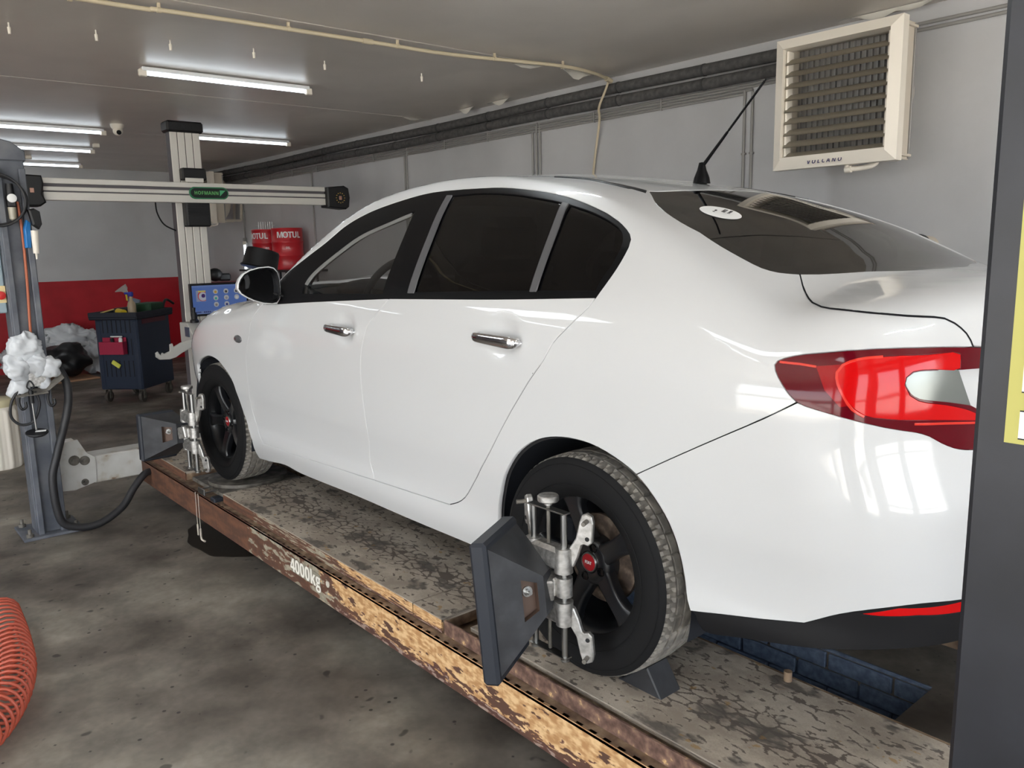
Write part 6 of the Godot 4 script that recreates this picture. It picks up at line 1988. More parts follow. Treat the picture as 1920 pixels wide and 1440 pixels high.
	ca2.tube(spline([Vector3(-0.30, y - 0.08, 0.10), Vector3(-0.28, y - 0.17, 0.06), Vector3(-0.22, y - 0.26, 0.02), Vector3(-0.12, y - 0.31, 0.0)], 6), 0.006, 8)
	obj("cable", ca2, M.black_plastic, t)
	# cabinet below, monitor and handset on it
	var c := thing("aligner_cabinet", "light grey equipment cabinet standing in front of the aligner column", "cabinet", Vector3(0.22, FLOOR, -5.36))
	var cb := Mb.new()
	cb.bx(Vector3(0, 0.42, -0.02), Vector3(0.50, 0.74, 0.30), 0.008)
	cb.prism(Transform3D(Basis(Vector3(0, 0, 1), Vector3.UP, Vector3(-1, 0, 0)), Vector3(0, 0.865, -0.02)), PackedVector2Array([Vector2(-0.16, -0.075), Vector2(0.20, -0.075), Vector2(0.20, -0.03), Vector2(0.02, 0.095), Vector2(-0.16, 0.095)]), 0.60, 0.006)
	obj("body", cb, M.cabinet, c)
	for k in 12:
		var v := Mb.new()
		v.bx(Vector3(0.05 + k * 0.016, 0.87, 0.115), Vector3(0.005, 0.05, 0.004), 0.0)
		obj("vent_slot", v, M.cabinet_dark, c)
	var dp := Mb.new()
	dp.box(xf(Vector3(-0.302, 0.89, 0.0), 0, -90, 0), Vector3(0.10, 0.08, 0.006), 0.0)
	dp.bx(Vector3(-0.20, 0.86, 0.13), Vector3(0.09, 0.07, 0.006), 0.001)
	obj("display", dp, mat(c8(70, 92, 110), 0.3), c)
	var yl := Mb.new()
	yl.bx(Vector3(-0.19, 0.80, 0.185), Vector3(0.06, 0.03, 0.004), 0.001)
	obj("warning_label", yl, mat(c8(206, 160, 60), 0.5), c)
	for s in [-0.22, 0.22]:
		var lg := Mb.new()
		lg.bx(Vector3(s, 0.03, 0.0), Vector3(0.05, 0.06, 0.36), 0.008)
		obj("foot", lg, M.dark, c)
	var holder := Mb.new()
	holder.prism(Transform3D(Basis(), Vector3(-0.22, 0.35, 0.18)), PackedVector2Array([Vector2(0.04, 0.50), Vector2(-0.12, 0.495), Vector2(-0.20, 0.475), Vector2(-0.262, 0.445), Vector2(-0.268, 0.475), Vector2(-0.288, 0.468), Vector2(-0.29, 0.415), Vector2(-0.335, 0.398), Vector2(-0.35, 0.408), Vector2(-0.365, 0.388), Vector2(-0.378, 0.405), Vector2(-0.385, 0.42), Vector2(-0.402, 0.41), Vector2(-0.402, 0.378), Vector2(-0.375, 0.356), Vector2(-0.30, 0.350), Vector2(-0.25, 0.362), Vector2(-0.2, 0.392), Vector2(-0.12, 0.43), Vector2(0.04, 0.43)]), 0.03, 0.004)
	obj("clamp_holder", holder, M.cabinet, c).set_meta("label", "hooked beige holder arm")
	var strut := Mb.new()
	strut.bar(Vector3(-0.20, 0.78, 0.16), Vector3(-0.05, 0.30, 0.17), 0.05, 0.03, 0.006)
	obj("holder_strut", strut, M.cabinet, c)
	var m := thing("monitor", "flat monitor showing a blue menu screen with round icons", "monitor", Vector3(0.232, 0.610, -5.42))
	var fr := Mb.new()
	fr.bx(Vector3(0, 0.185, 0.0), Vector3(0.50, 0.275, 0.03), 0.004)
	obj("frame", fr, M.black_plastic, m)
	var sd := Mb.new()
	sd.bx(Vector3(0, 0.04, -0.02), Vector3(0.06, 0.08, 0.02), 0.002)
	sd.bx(Vector3(0, 0.006, -0.01), Vector3(0.2, 0.012, 0.14), 0.003)
	obj("stand", sd, M.black_plastic, m)
	var scr := Mb.new()
	scr.quad(Vector3(-0.232, 0.066, 0.0158), Vector3(0.232, 0.066, 0.0158), Vector3(0.232, 0.305, 0.0158), Vector3(-0.232, 0.305, 0.0158), Vector3(0, 0, 1))
	var so := obj("screen", scr, screen_material(), m)
	var sl := AreaLight3D.new()
	sl.name = "screen_light"
	m.add_child(sl)
	sl.area_size = Vector2(0.46, 0.24)
	sl.area_normalize_energy = true
	sl.light_energy = 0.02
	sl.light_color = Color(0.62, 0.72, 1.0)
	sl.shadow_enabled = true
	sl.transform = Transform3D(Basis(Vector3(-1, 0, 0), Vector3(0, 1, 0), Vector3(0, 0, -1)), Vector3(0, 0.185, 0.02))
	var hs := Mb.new()
	hs.lathe(xf(Vector3(-0.02, 0.614, -5.345)), [Vector2(0.0, 0.0), Vector2(0.035, 0.0), Vector2(0.035, 0.02), Vector2(0.024, 0.03), Vector2(0.026, 0.07), Vector2(0.014, 0.09), Vector2(0.018, 0.125), Vector2(0.0, 0.13)], 16)
	tag(obj("scanner_handset", hs, M.black_plastic), "black handset standing in front of the monitor corner", "handset")

func screen_material() -> StandardMaterial3D:
	var W := 256
	var H := 132
	var disc := func(x: int, y: int, cx: float, cy: float, r: float) -> bool:
		return (x - cx) * (x - cx) + (y - cy) * (y - cy) < r * r
	var t := img_tex(W, H, func(x: int, y: int) -> Color:
		var c := c8(92, 124, 196)
		if y < 8: c = c8(110, 138, 200)
		if y > 116:
			c = c8(116, 136, 186)
			if y > 119 and y < 127 and (x / 3) % 3 != 0 and fmod(x, 46.0) < 34: c = c8(40, 52, 110)
		if x > 16 and x < 62 and y > 22 and y < 74:
			c = c8(150, 160, 190)
			if disc.call(x, y, 48, 48, 24): c = c8(206, 60, 60)
			if disc.call(x, y, 48, 50, 20): c = c8(196, 200, 214)
			if y < 30 and x > 26: c = c8(216, 206, 120)
			if disc.call(x, y, 50, 47, 9): c = c8(70, 40, 110)
		for e in [[108, 30], [158, 30], [208, 30], [108, 60], [158, 60], [208, 60], [108, 90], [158, 90]]:
			if disc.call(x, y, e[0], e[1], 12.0): c = c8(196, 198, 204)
			if disc.call(x, y, e[0], e[1] + 2.0, 6.0): c = [c8(206, 160, 60), c8(60, 56, 52), c8(50, 52, 70), c8(70, 176, 160), c8(160, 160, 168), c8(226, 226, 226), c8(150, 140, 132), c8(60, 66, 130)][int(e[0] / 50.0 - 2.0 + (e[1] / 30.0 - 1.0) * 3.0) % 8]
		return c)
	var m := mat(Color.BLACK, 0.2)
	m.emission_enabled = true
	m.emission = Color.WHITE
	m.emission_operator = BaseMaterial3D.EMISSION_OP_MULTIPLY
	m.emission_texture = t
	m.emission_energy_multiplier = 0.30
	return m

# ---------------------------------------------------------------- heaters, pipes and conduits
func heater(at: Vector3, label: String, pipes: bool) -> void:
	var t := thing("fan_heater", label, "fan heater", at, -PI / 2, "")
	var S := 0.328
	var D := 0.055
	# bevelled frame: outer edge, flat, inner reveal
	for k in 4:
		var f := Mb.new()
		var r := Basis(Vector3(0, 0, 1), k * PI / 2)
		var o := func(x: float, y: float, z: float) -> Vector3:
			return r * Vector3(x, y, z)
		var A: Vector3 = o.call(-S, -S, 0.0); var B: Vector3 = o.call(S, -S, 0.0)
		var a1: Vector3 = o.call(-S, -S, D); var b1: Vector3 = o.call(S, -S, D)
		var g := 0.062 if k == 0 else 0.050
		var a2: Vector3 = o.call(-S + 0.05, -S + g, D + 0.022); var b2: Vector3 = o.call(S - 0.05, -S + g, D + 0.022)
		var a3: Vector3 = o.call(-S + 0.055, -S + g + 0.004, 0.0); var b3: Vector3 = o.call(S - 0.055, -S + g + 0.004, 0.0)
		f.flat(A, B, b1, Vector3.ZERO); f.flat(A, b1, a1, Vector3.ZERO)
		f.flat(a1, b1, b2, Vector3(0, 0, -2)); f.flat(a1, b2, a2, Vector3(0, 0, -2))
		var c := r * Vector3(0, -2, 0)
		f.flat(a2, b2, b3, c); f.flat(a2, b3, a3, c)
		var ff := obj("frame_side", f, M.ivory, t)
		if k == 0 and pipes:
			lettering("brand_lettering", "V O L C A N O", 0.030, mat(c8(60, 56, 96), 0.5), ff, Transform3D(Basis.from_euler(Vector3(deg_to_rad(-19), 0, 0)), Vector3(-0.03, -S + 0.028, D + 0.0145)))
	# open box behind the slats, closed by the finned heat exchanger
	for k in 4:
		var wl := Mb.new()
		var rr := Basis(Vector3(0, 0, 1), k * PI / 2)
		wl.box(Transform3D(rr, rr * Vector3(0, -S + 0.03, -0.06)), Vector3(S * 2 - 0.02, 0.012, 0.13), 0.002)
		obj("housing_side", wl, M.ivory_dull, t)
	var back := Mb.new()
	back.bx(Vector3(0, 0, -0.115), Vector3(S * 2 - 0.03, S * 2 - 0.03, 0.012), 0.002)
	obj("heat_exchanger", back, mat(c8(150, 148, 145), 0.45, 0.6), t)
	for k in 18:
		var fn := Mb.new()
		fn.bx(Vector3(-S + 0.06 + k * (2 * S - 0.12) / 17.0, 0, -0.10), Vector3(0.006, S * 2 - 0.08, 0.02), 0.0)
		obj("fin", fn, M.fin, t)
	for s in [-1.0, 1.0]:
		var rv := Mb.new()
		rv.bx(Vector3(s * (S - 0.064), 0.0, 0.028), Vector3(0.012, S * 2 - 0.12, 0.05), 0.002)
		obj("slat_holder", rv, M.ivory, t)
	for k in 9:
		var sl := Mb.new()
		var y := -S + 0.085 + k * (2 * S - 0.15) / 8.6
		var rows := []
		for i in 7:
			var u := i / 6.0
			rows.append([Vector3(-S + 0.062, y - 0.030 + 0.034 * u + 0.004 * sin(u * PI), 0.070 - 0.052 * u), Vector3(S - 0.062, y - 0.030 + 0.034 * u + 0.004 * sin(u * PI), 0.070 - 0.052 * u)])
		sl.skin(rows)
		var rows2 := []
		for i in 7:
			var u := i / 6.0
			rows2.append([Vector3(-S + 0.062, y - 0.034 + 0.034 * u + 0.002 * sin(u * PI), 0.069 - 0.052 * u), Vector3(S - 0.062, y - 0.034 + 0.034 * u + 0.002 * sin(u * PI), 0.069 - 0.052 * u)])
		sl.skin(rows2)
		obj("slat", sl, M.slat, t)
	var fan := Mb.new()
	fan.lathe(Transform3D(Basis.from_euler(Vector3(-PI / 2, 0, 0)), Vector3(0, 0, -0.121)), [Vector2(S - 0.02, 0.0), Vector2(S - 0.03, 0.04), Vector2(S - 0.07, 0.09), Vector2(0.22, 0.12), Vector2(0.0, 0.13)], 40, 0.9)
	obj("fan_shroud", fan, M.ivory_dull, t)
	for s in [-1.0, 1.0]:
		var br := Mb.new()
		br.bar(Vector3(s * 0.12, -0.28, -0.05), Vector3(s * 0.12, -0.28, -0.40), 0.03, 0.03, 0.004)
		br.bar(Vector3(s * 0.12, -0.28, -0.40), Vector3(s * 0.12, 0.20, -0.44), 0.03, 0.03, 0.004)
		obj("wall_bracket", br, M.ivory_dull, t)
	var pp := Mb.new()
	pp.tube(spline([Vector3(0.06, -S + 0.0, 0.0), Vector3(0.06, -S - 0.015, -0.0), Vector3(0.10, -S - 0.018, -0.02), Vector3(0.17, -S - 0.005, -0.05), Vector3(0.19, -S + 0.03, -0.05)], 5), 0.013, 10)
	pp.cyl(Vector3(0.05, -S - 0.022, 0.0), Vector3(0.08, -S - 0.020, 0.0), 0.017, -1, 14)
	obj("connection_pipe", pp, M.ivory, t)

func build_services() -> void:
	M.fin = mat(c8(160, 158, 155), 0.4, 0.6)
	heater(Vector3(1.66, 1.882, -0.655), "ivory louvred fan heater with dark slats high on the right wall", true)
	heater(Vector3(1.66, 1.885, -9.42), "ivory fan heater in the far corner behind the aligner column", false)
	# insulated pipe pair along the wall top
	for k in 2:
		var pts := []
		var z := -10.7
		while z < -0.5:
			pts.append(Vector3(2.035, [2.253, 2.172][k] + 0.006 * sin(z * 1.7 + k) , z))
			z += 0.25
		var t := thing("insulated_pipe", ["grey insulated pipe along the top of the right wall, upper of the pair", "grey insulated pipe along the top of the right wall, lower of the pair"][k], "pipe", Vector3(2.035, 2.2, -5.0))
		var p := Mb.new()
		p.tube(pts, 0.036, 14)
		obj("foam_sleeve", p, M.insulation, t, -t.position)
		z = -10.4
		while z < -0.6:
			var c := Mb.new()
			var yy: float = [2.253, 2.172][k] + 0.006 * sin(z * 1.7 + k)
			c.cyl(Vector3(2.035, yy, z - 0.007), Vector3(2.035, yy, z + 0.007), 0.0385, -1, 16)
			c.bar(Vector3(2.035, yy, z), Vector3(2.10, yy, z), 0.012, 0.012, 0.0)
			obj("clip", c, M.clip, t, -t.position)
			z += 0.72
	# four thin conduits below them
	for k in 4:
		var c := Mb.new()
		var y: float = [2.128, 2.110, 2.092, 2.074][k]
		c.cyl(Vector3(2.086, y, -10.6), Vector3(2.086, y, [-0.9, -0.9, -1.44, -1.49][k]), 0.0075, -1, 10)
		tag(obj("thin_conduit", c, M.conduit), "thin grey conduit along the wall, %s of four below the insulated pipes" % ["first and uppermost", "second", "third", "fourth and lowest"][k], "conduit", "")
	for k in 2:
		var c := Mb.new()
		c.cyl(Vector3(2.086, 2.262 - 0.03 * k, -0.5), Vector3(2.086, 2.262 - 0.03 * k, 4.4), 0.009, -1, 10)
		tag(obj("thin_conduit", c, M.conduit), ["thin grey conduit along the wall top toward the gate, upper", "thin grey conduit along the wall top toward the gate, lower"][k], "conduit")
	var z := -10.2
	while z < -1.6:
		var c := Mb.new()
		c.bx(Vector3(2.083, 2.101, z), Vector3(0.02, 0.075, 0.012), 0.002)
		tag(obj("conduit_clip", c, M.conduit), "pale clip strip holding the four thin conduits", "clip", "clips on the thin conduits")
		z += 0.62
	for e in [[-1.44, 2.074, 0.5], [-1.495, 2.092, 0.5], [-3.355, 2.12, 0.5], [-3.395, 2.11, 0.5], [-3.44, 2.07, 0.5], [-5.26, 2.074, 0.5], [-5.295, 2.074, 0.5], [-7.24, 2.075, 1.2], [-9.27, 2.075, 1.34]]:
		var c := Mb.new()
		c.cyl(Vector3(2.086, e[1], e[0]), Vector3(2.086, e[2], e[0]), 0.0085, -1, 10)
		c.ball(Vector3(2.086, e[1], e[0]), Vector3(0.009, 0.009, 0.009), 8, 6)
		for yy in [1.72, 1.30]:
			c.bx(Vector3(2.09, yy, e[0]), Vector3(0.02, 0.012, 0.03), 0.002)
		if e[2] > 1.0:
			c.bx(Vector3(2.08, e[2], e[0]), Vector3(0.04, 0.07, 0.06), 0.005)
		var which: String = {-1.44: "beside the near fan heater, heater side", -1.495: "beside the near fan heater, far side", -3.355: "of the group of three, heater side", -3.395: "of the group of three, middle one", -3.44: "of the group of three, far side", -5.26: "of the slim pair, heater side", -5.295: "of the slim pair, far side", -7.24: "with a switch box above the red drums", -9.27: "above the upright tube light"}[e[0]]
		tag(obj("conduit_drop", c, M.conduit), "thin grey conduit drop down the right wall " + which, "conduit")
	# beige pipe across the ceiling with its clips, and its drop down the wall
	var bp := thing("ceiling_pipe", "beige plastic pipe clipped across the ceiling to the right wall", "pipe", Vector3(0, 2.31, -2.58))
	var pb := Mb.new()
	pb.tube(spline([Vector3(-4.5, 2.322, -2.72), Vector3(-1.35, 2.322, -2.69), Vector3(-0.98, 2.318, -2.645), Vector3(-0.52, 2.315, -2.605), Vector3(0.11, 2.317, -2.59), Vector3(0.67, 2.314, -2.56), Vector3(1.37, 2.318, -2.43), Vector3(1.72, 2.315, -2.44), Vector3(1.95, 2.308, -2.505)], 6), 0.011, 10)
	obj("tube", pb, M.beige, bp, -bp.position)
	for e in [[-1.35, -2.69], [-0.98, -2.645], [-0.35, -2.60], [0.30, -2.583], [0.95, -2.51], [1.45, -2.43]]:
		var c := Mb.new()
		c.bx(Vector3(e[0], 2.335, e[1]), Vector3(0.016, 0.03, 0.012), 0.002)
		c.cyl(Vector3(e[0] - 0.009, 2.317, e[1]), Vector3(e[0] + 0.009, 2.317, e[1]), 0.0135, -1, 12)
		obj("clip", c, M.beige, bp, -bp.position)
	var jn := Mb.new()
	jn.cyl(Vector3(0.08, 2.317, -2.591), Vector3(0.14, 2.317, -2.589), 0.015, -1, 12)
	jn.cyl(Vector3(1.93, 2.309, -2.50), Vector3(1.99, 2.30, -2.51), 0.017, -1, 12)
	obj("joint", jn, M.beige, bp, -bp.position)
	var dr := Mb.new()
	dr.tube(spline([Vector3(1.965, 2.305, -2.51), Vector3(1.985, 2.26, -2.55), Vector3(1.985, 2.14, -2.62), Vector3(2.05, 2.05, -2.68), Vector3(2.08, 1.70, -2.77), Vector3(2.088, 1.30, -2.80), Vector3(2.088, 0.6, -2.80)], 6), 0.009, 8)
	tag(obj("beige_cable_drop", dr, M.beige), "beige cable dropping from the ceiling pipe down the right wall", "cable")
	# dome camera
	var dc := thing("dome_camera", "small white dome camera on the ceiling beside a tube light", "camera", Vector3(-0.132, CEIL, -6.60))
	var b1 := Mb.new()
	b1.lathe(xf(Vector3.ZERO), [Vector2(0.0, -0.05), Vector2(0.040, -0.048), Vector2(0.055, -0.022), Vector2(0.058, 0.0)], 24)
	obj("base", b1, M.ivory, dc)
	var b2 := Mb.new()
	b2.ball(Vector3(0, -0.06, 0.01), Vector3(0.042, 0.042, 0.042), 20, 12)
	obj("eyeball", b2, M.ivory, dc)
	var b3 := Mb.new()
	b3.cyl(Vector3(0, -0.07, 0.03), Vector3(-0.004, -0.078, 0.058), 0.02, -1, 18)
	obj("lens", b3, M.gloss_black, dc)
	for e in [[0.05, -8.1, "small white junction box on the ceiling behind the dome camera"], [-0.32, -9.6, "small white junction box on the ceiling near the back wall"]]:
		var jb := Mb.new()
		jb.bx(Vector3(e[0], CEIL - 0.02, e[1]), Vector3(0.06, 0.04, 0.06), 0.005)
		tag(obj("junction_box", jb, M.ivory), e[2], "junction box")
	# wall hose holder behind the boot
	var hk := thing("wall_holder", "cream and black round holder on the right wall beyond the boot", "wall holder", Vector3(2.1, 1.14, -0.36))
	var h1 := Mb.new()
	h1.lathe(Transform3D(Basis.from_euler(Vector3(0, 0, PI / 2)), Vector3(0, 0, 0)), [Vector2(0.0, 0.13), Vector2(0.05, 0.13), Vector2(0.055, 0.12), Vector2(0.055, 0.0)], 24)
	obj("drum", h1, M.ivory_dull, hk)
	var h2 := Mb.new()
	h2.lathe(Transform3D(Basis.from_euler(Vector3(0, 0, PI / 2)), Vector3(-0.13, 0, 0)), [Vector2(0.03, 0.02), Vector2(0.066, 0.02), Vector2(0.066, -0.01), Vector2(0.05, -0.012)], 24)
	obj("rim", h2, M.black_plastic, hk)

# ---------------------------------------------------------------- trolley, drums, floor clutter
func build_clutter() -> void:
	var t := thing("tool_trolley", "dark navy tool trolley with a red tray stuck on its end", "tool trolley", Vector3(0.148, FLOOR, -7.74), deg_to_rad(-46.6))
	var b := Mb.new()
	b.bx(Vector3(0, 0.51, 0), Vector3(0.47, 0.74, 0.62), 0.008)
	obj("body", b, M.trolley, t)
	var tp := Mb.new()
	tp.bx(Vector3(0, 0.89, 0.01), Vector3(0.53, 0.035, 0.72), 0.01)
	for s in [-1.0, 1.0]:
		tp.bx(Vector3(s * 0.258, 0.925, 0.01), Vector3(0.014, 0.05, 0.72), 0.004)
	tp.bx(Vector3(0, 0.925, 0.365), Vector3(0.52, 0.05, 0.014), 0.004)
	tp.bx(Vector3(0, 0.925, -0.345), Vector3(0.52, 0.05, 0.014), 0.004)
	obj("top_tray", tp, M.trolley_dark, t)
	for k in 7:
		for j in 3:
			var pf := Mb.new()
			pf.bx(Vector3(-0.15 + k * 0.05, 0.82 - j * 0.23, 0.311), Vector3(0.008, 0.17, 0.004), 0.0)
			obj("perforation_row", pf, M.dark, t)
	var bev := Mb.new()
	bev.bx(Vector3(-0.20, 0.50, 0.305), Vector3(0.05, 0.72, 0.02), 0.006)
	bev.bx(Vector3(0.20, 0.50, 0.305), Vector3(0.05, 0.72, 0.02), 0.006)
	obj("corner_rails", bev, M.trolley, t)
	var dr := Mb.new()
	dr.bx(Vector3(0.237, 0.845, 0.0), Vector3(0.006, 0.05, 0.46), 0.002)
	obj("side_label", dr, mat(c8(86, 30, 44), 0.5), t)
	for e in [[-0.19, 0.26], [0.19, 0.26], [-0.19, -0.26], [0.19, -0.26]]:
		var w := Node3D.new()
		w.name = "castor"
		t.add_child(w, true)
		w.position = Vector3(e[0], 0, e[1])
		var wh := Mb.new()
		wh.cyl(Vector3(-0.016, 0.058, 0), Vector3(0.016, 0.058, 0), 0.058, -1, 20)
		obj("wheel", wh, M.castor, w)
		var fk := Mb.new()
		fk.bx(Vector3(-0.024, 0.09, 0.0), Vector3(0.005, 0.10, 0.04), 0.001)
		fk.bx(Vector3(0.024, 0.09, 0.0), Vector3(0.005, 0.10, 0.04), 0.001)
		fk.bx(Vector3(0, 0.138, 0.0), Vector3(0.06, 0.008, 0.06), 0.001)
		obj("fork", fk, M.dirty_steel, w)
	var tt := t.transform
	var put := func(called: String, b2: Mb, m: Material, label: String, cat: String) -> MeshInstance3D:
		var o := obj(called, b2, m)
		o.transform = tt
		tag(o, label, cat)
		return o
	var tray := Mb.new()
	tray.bx(Vector3(-0.02, 0.615, 0.336), Vector3(0.26, 0.15, 0.006), 0.002)
	tray.bx(Vector3(-0.02, 0.585, 0.405), Vector3(0.26, 0.13, 0.006), 0.002)
	tray.bx(Vector3(-0.02, 0.523, 0.37), Vector3(0.26, 0.006, 0.075), 0.001)
	tray.bx(Vector3(-0.148, 0.585, 0.37), Vector3(0.006, 0.13, 0.075), 0.001)
	tray.bx(Vector3(0.108, 0.585, 0.37), Vector3(0.006, 0.13, 0.075), 0.001)
	put.call("magnetic_tray", tray, M.pink, "crimson box tray stuck on the end of the tool trolley", "tray")
	var can := Mb.new()
	can.cyl(Vector3(0.06, 0.535, 0.37), Vector3(0.07, 0.67, 0.37), 0.02, -1, 14)
	can.ball(Vector3(0.07, 0.675, 0.37), Vector3(0.02, 0.02, 0.02), 12, 8)
	put.call("white_canister", can, M.white_print, "small white canister standing in the crimson tray", "canister")
	var tor := Mb.new()
	tor.bar(Vector3(-0.01, 0.54, 0.365), Vector3(-0.03, 0.69, 0.365), 0.03, 0.03, 0.006)
	put.call("black_tool", tor, M.black_plastic, "black tool standing in the crimson tray", "tool")
	var hl := Mb.new()
	hl.bar(Vector3(-0.06, 0.70, 0.335), Vector3(0.07, 0.70, 0.335), 0.016, 0.012, 0.003)
	put.call("white_strip", hl, M.white_print, "white strip above the crimson tray on the trolley", "strip")
	var lm := Mb.new()
	lm.box(xf(Vector3(-0.03, 0.41, 0.330), 0, 0, -35), Vector3(0.10, 0.045, 0.02), 0.006)
	put.call("yellow_lamp", lm, M.lime, "small yellow pocket lamp stuck on the tool trolley", "lamp")
	# things on the trolley top
	var sb := Mb.new()
	sb.lathe(xf(Vector3(0.10, 0.908, 0.16)), [Vector2(0.0, 0.0), Vector2(0.042, 0.0), Vector2(0.042, 0.10), Vector2(0.035, 0.13), Vector2(0.017, 0.15), Vector2(0.017, 0.20)], 20)
	var sp := put.call("spray_bottle", sb, mat(c8(168, 150, 124), 0.4), "beige spray bottle with a blue head on the tool trolley", "bottle") as MeshInstance3D
	var sh := Mb.new()
	sh.bx(Vector3(0.10, 1.125, 0.16), Vector3(0.045, 0.05, 0.04), 0.008)
	sh.bx(Vector3(0.06, 1.135, 0.16), Vector3(0.05, 0.022, 0.03), 0.004)
	obj("spray_head", sh, mat(c8(34, 48, 150), 0.4), sp)
	var trg := Mb.new()
	trg.bar(Vector3(0.05, 1.125, 0.16), Vector3(0.055, 1.06, 0.16), 0.012, 0.012, 0.002)
	obj("trigger", trg, M.yellow, sp)
	var yc := Mb.new()
	yc.cyl(Vector3(-0.07, 0.945, 0.14), Vector3(0.045, 0.935, 0.22), 0.033, -1, 20)
	yc.cyl(Vector3(-0.07, 0.945, 0.14), Vector3(-0.095, 0.947, 0.123), 0.03, 0.02, 20)
	put.call("yellow_spray_can", yc, M.yellow, "yellow spray can lying on the tool trolley", "can")
	var gn := Mb.new()
	gn.bx(Vector3(0.12, 0.965, -0.12), Vector3(0.20, 0.11, 0.26), 0.012)
	put.call("green_case", gn, mat(c8(18, 60, 34), 0.5), "dark green case on the tool trolley top", "case")
	var gl := Mb.new()
	gl.box(xf(Vector3(-0.11, 0.988, -0.22), 10, 20, -18), Vector3(0.12, 0.15, 0.03), 0.01)
	put.call("grey_pouch", gl, mat(c8(110, 120, 136), 0.6), "grey pouch leaning on the green case", "pouch")
	var bc := Mb.new()
	bc.box(xf(Vector3(-0.13, 0.945, -0.03), 0, 20, 4), Vector3(0.18, 0.06, 0.12), 0.02)
	put.call("black_cloth", bc, M.black_plastic, "crumpled black cloth on the tool trolley", "cloth")
	var rl := Mb.new()
	rl.bar(Vector3(-0.23, 0.935, 0.20), Vector3(-0.16, 0.965, 0.07), 0.02, 0.012, 0.003)
	put.call("folding_rule", rl, mat(c8(206, 178, 110), 0.5), "pale yellow folding rule on the tool trolley", "rule")
	for k in 3:
		var sp2 := Mb.new()
		var a := Vector3(-0.22 + 0.03 * k, 0.914, 0.24 + 0.03 * k)
		sp2.bar(a, a + Vector3(0.15, 0.0, -0.03 + 0.02 * k), 0.012, 0.006, 0.002)
		sp2.cyl(a + Vector3(-0.006, -0.004, 0), a + Vector3(-0.006, 0.005, 0), 0.014, -1, 12)
		put.call("spanner", sp2, M.steel, "steel spanner lying on the tool trolley", "spanner").set_meta("group", "spanners on the trolley")
	var gv := Mb.new()
	gv.skin([[Vector3(-0.12, 1.145, 0.08), Vector3(-0.115, 1.155, 0.085), Vector3(-0.11, 1.16, 0.08)], [Vector3(-0.05, 1.15, 0.08), Vector3(-0.05, 1.19, 0.10), Vector3(-0.045, 1.205, 0.07)], [Vector3(0.01, 1.13, 0.09), Vector3(0.005, 1.20, 0.11), Vector3(0.0, 1.23, 0.07)], [Vector3(0.04, 1.12, 0.09), Vector3(0.035, 1.17, 0.105), Vector3(0.025, 1.19, 0.08)]])
	gv.bar(Vector3(0.02, 0.91, 0.06), Vector3(0.02, 1.15, 0.10), 0.008, 0.008, 0.0)
	put.call("grey_rag", gv, mat(c8(150, 142, 138), 0.9), "grey rag stuck on a rod above the tool trolley", "rag")
	var ck := Mb.new()
	ck.tube(spline([Vector3(0.18, 0.925, -0.29), Vector3(0.18, 1.01, -0.34), Vector3(0.17, 1.03, -0.42), Vector3(0.2, 0.98, -0.50)], 6), 0.014, 8)
	put.call("black_ratchet_hose", ck, M.black_plastic, "black hose end sticking out beyond the green case", "hose")
	# drums on a wall shelf
	var shf := thing("wall_shelf", "black wall shelf carrying the red oil drums", "shelf", Vector3(1.88, 0.962, -7.75))
	var sbm := Mb.new()
	sbm.bx(Vector3(0, 0, 0), Vector3(0.44, 0.025, 1.5), 0.003)
	obj("board", sbm, M.black_plastic, shf)
	for z in [-0.5, 0.5]:
		var bk := Mb.new()
		bk.bar(Vector3(0.21, -0.25, z), Vector3(-0.18, -0.013, z), 0.025, 0.02, 0.002)
		bk.bar(Vector3(0.21, -0.27, z), Vector3(0.21, -0.013, z), 0.025, 0.02, 0.002)
		obj("bracket", bk, M.black_plastic, shf)
	for k in 2:
		var d := thing("oil_drum", ["red oil drum with white lettering on the wall shelf, heater side", "red oil drum with white lettering on the wall shelf, corner side"][k], "drum", Vector3(1.86, 0.975, [-7.5, -8.06][k]), 0.0, "")
		var db := Mb.new()
		db.lathe(xf(Vector3.ZERO), [Vector2(0.0, 0.004), Vector2(0.17, 0.004), Vector2(0.178, 0.0), Vector2(0.181, 0.012), Vector2(0.177, 0.02), Vector2(0.177, 0.15), Vector2(0.182, 0.158), Vector2(0.182, 0.168), Vector2(0.177, 0.176), Vector2(0.177, 0.30), Vector2(0.182, 0.308), Vector2(0.182, 0.318), Vector2(0.177, 0.326), Vector2(0.177, 0.455), Vector2(0.181, 0.463), Vector2(0.178, 0.475), Vector2(0.17, 0.468), Vector2(0.0, 0.468)], 48, 0.8)
		obj("shell", db, M.drum_red, d)
		var word := "MOTUL"
		var step := [0.36, 0.30, 0.30, 0.30, 0.26]
		var a := [deg_to_rad(-52.0), deg_to_rad(-100.0)][k] as float
		for i in 5:
			lettering("brand_letter", word[i], 0.095, M.white_print, d, Transform3D(Basis(Vector3.UP, a), Vector3(sin(a) * 0.1785, 0.395, cos(a) * 0.1785)))
			a += step[i]
		lettering("small_print", "OIL", 0.03, M.white_print, d, Transform3D(Basis(Vector3.UP, deg_to_rad(-24.0)), Vector3(sin(deg_to_rad(-24.0)) * 0.1785, 0.25, cos(deg_to_rad(-24.0)) * 0.1785)))
	var wr := Mb.new()
	for i in 7:
		wr.cyl(Vector3(1.78 + 0.02 * i, 1.45, -8.10 + 0.02 * i), Vector3(1.78 + 0.02 * i, 1.54, -8.10 + 0.02 * i), 0.004, -1, 6)
	wr.tube([Vector3(1.76, 1.50, -8.12), Vector3(1.92, 1.50, -7.96)], 0.003, 6)
	wr.tube([Vector3(1.76, 1.45, -8.12), Vector3(1.92, 1.45, -7.96)], 0.003, 6)
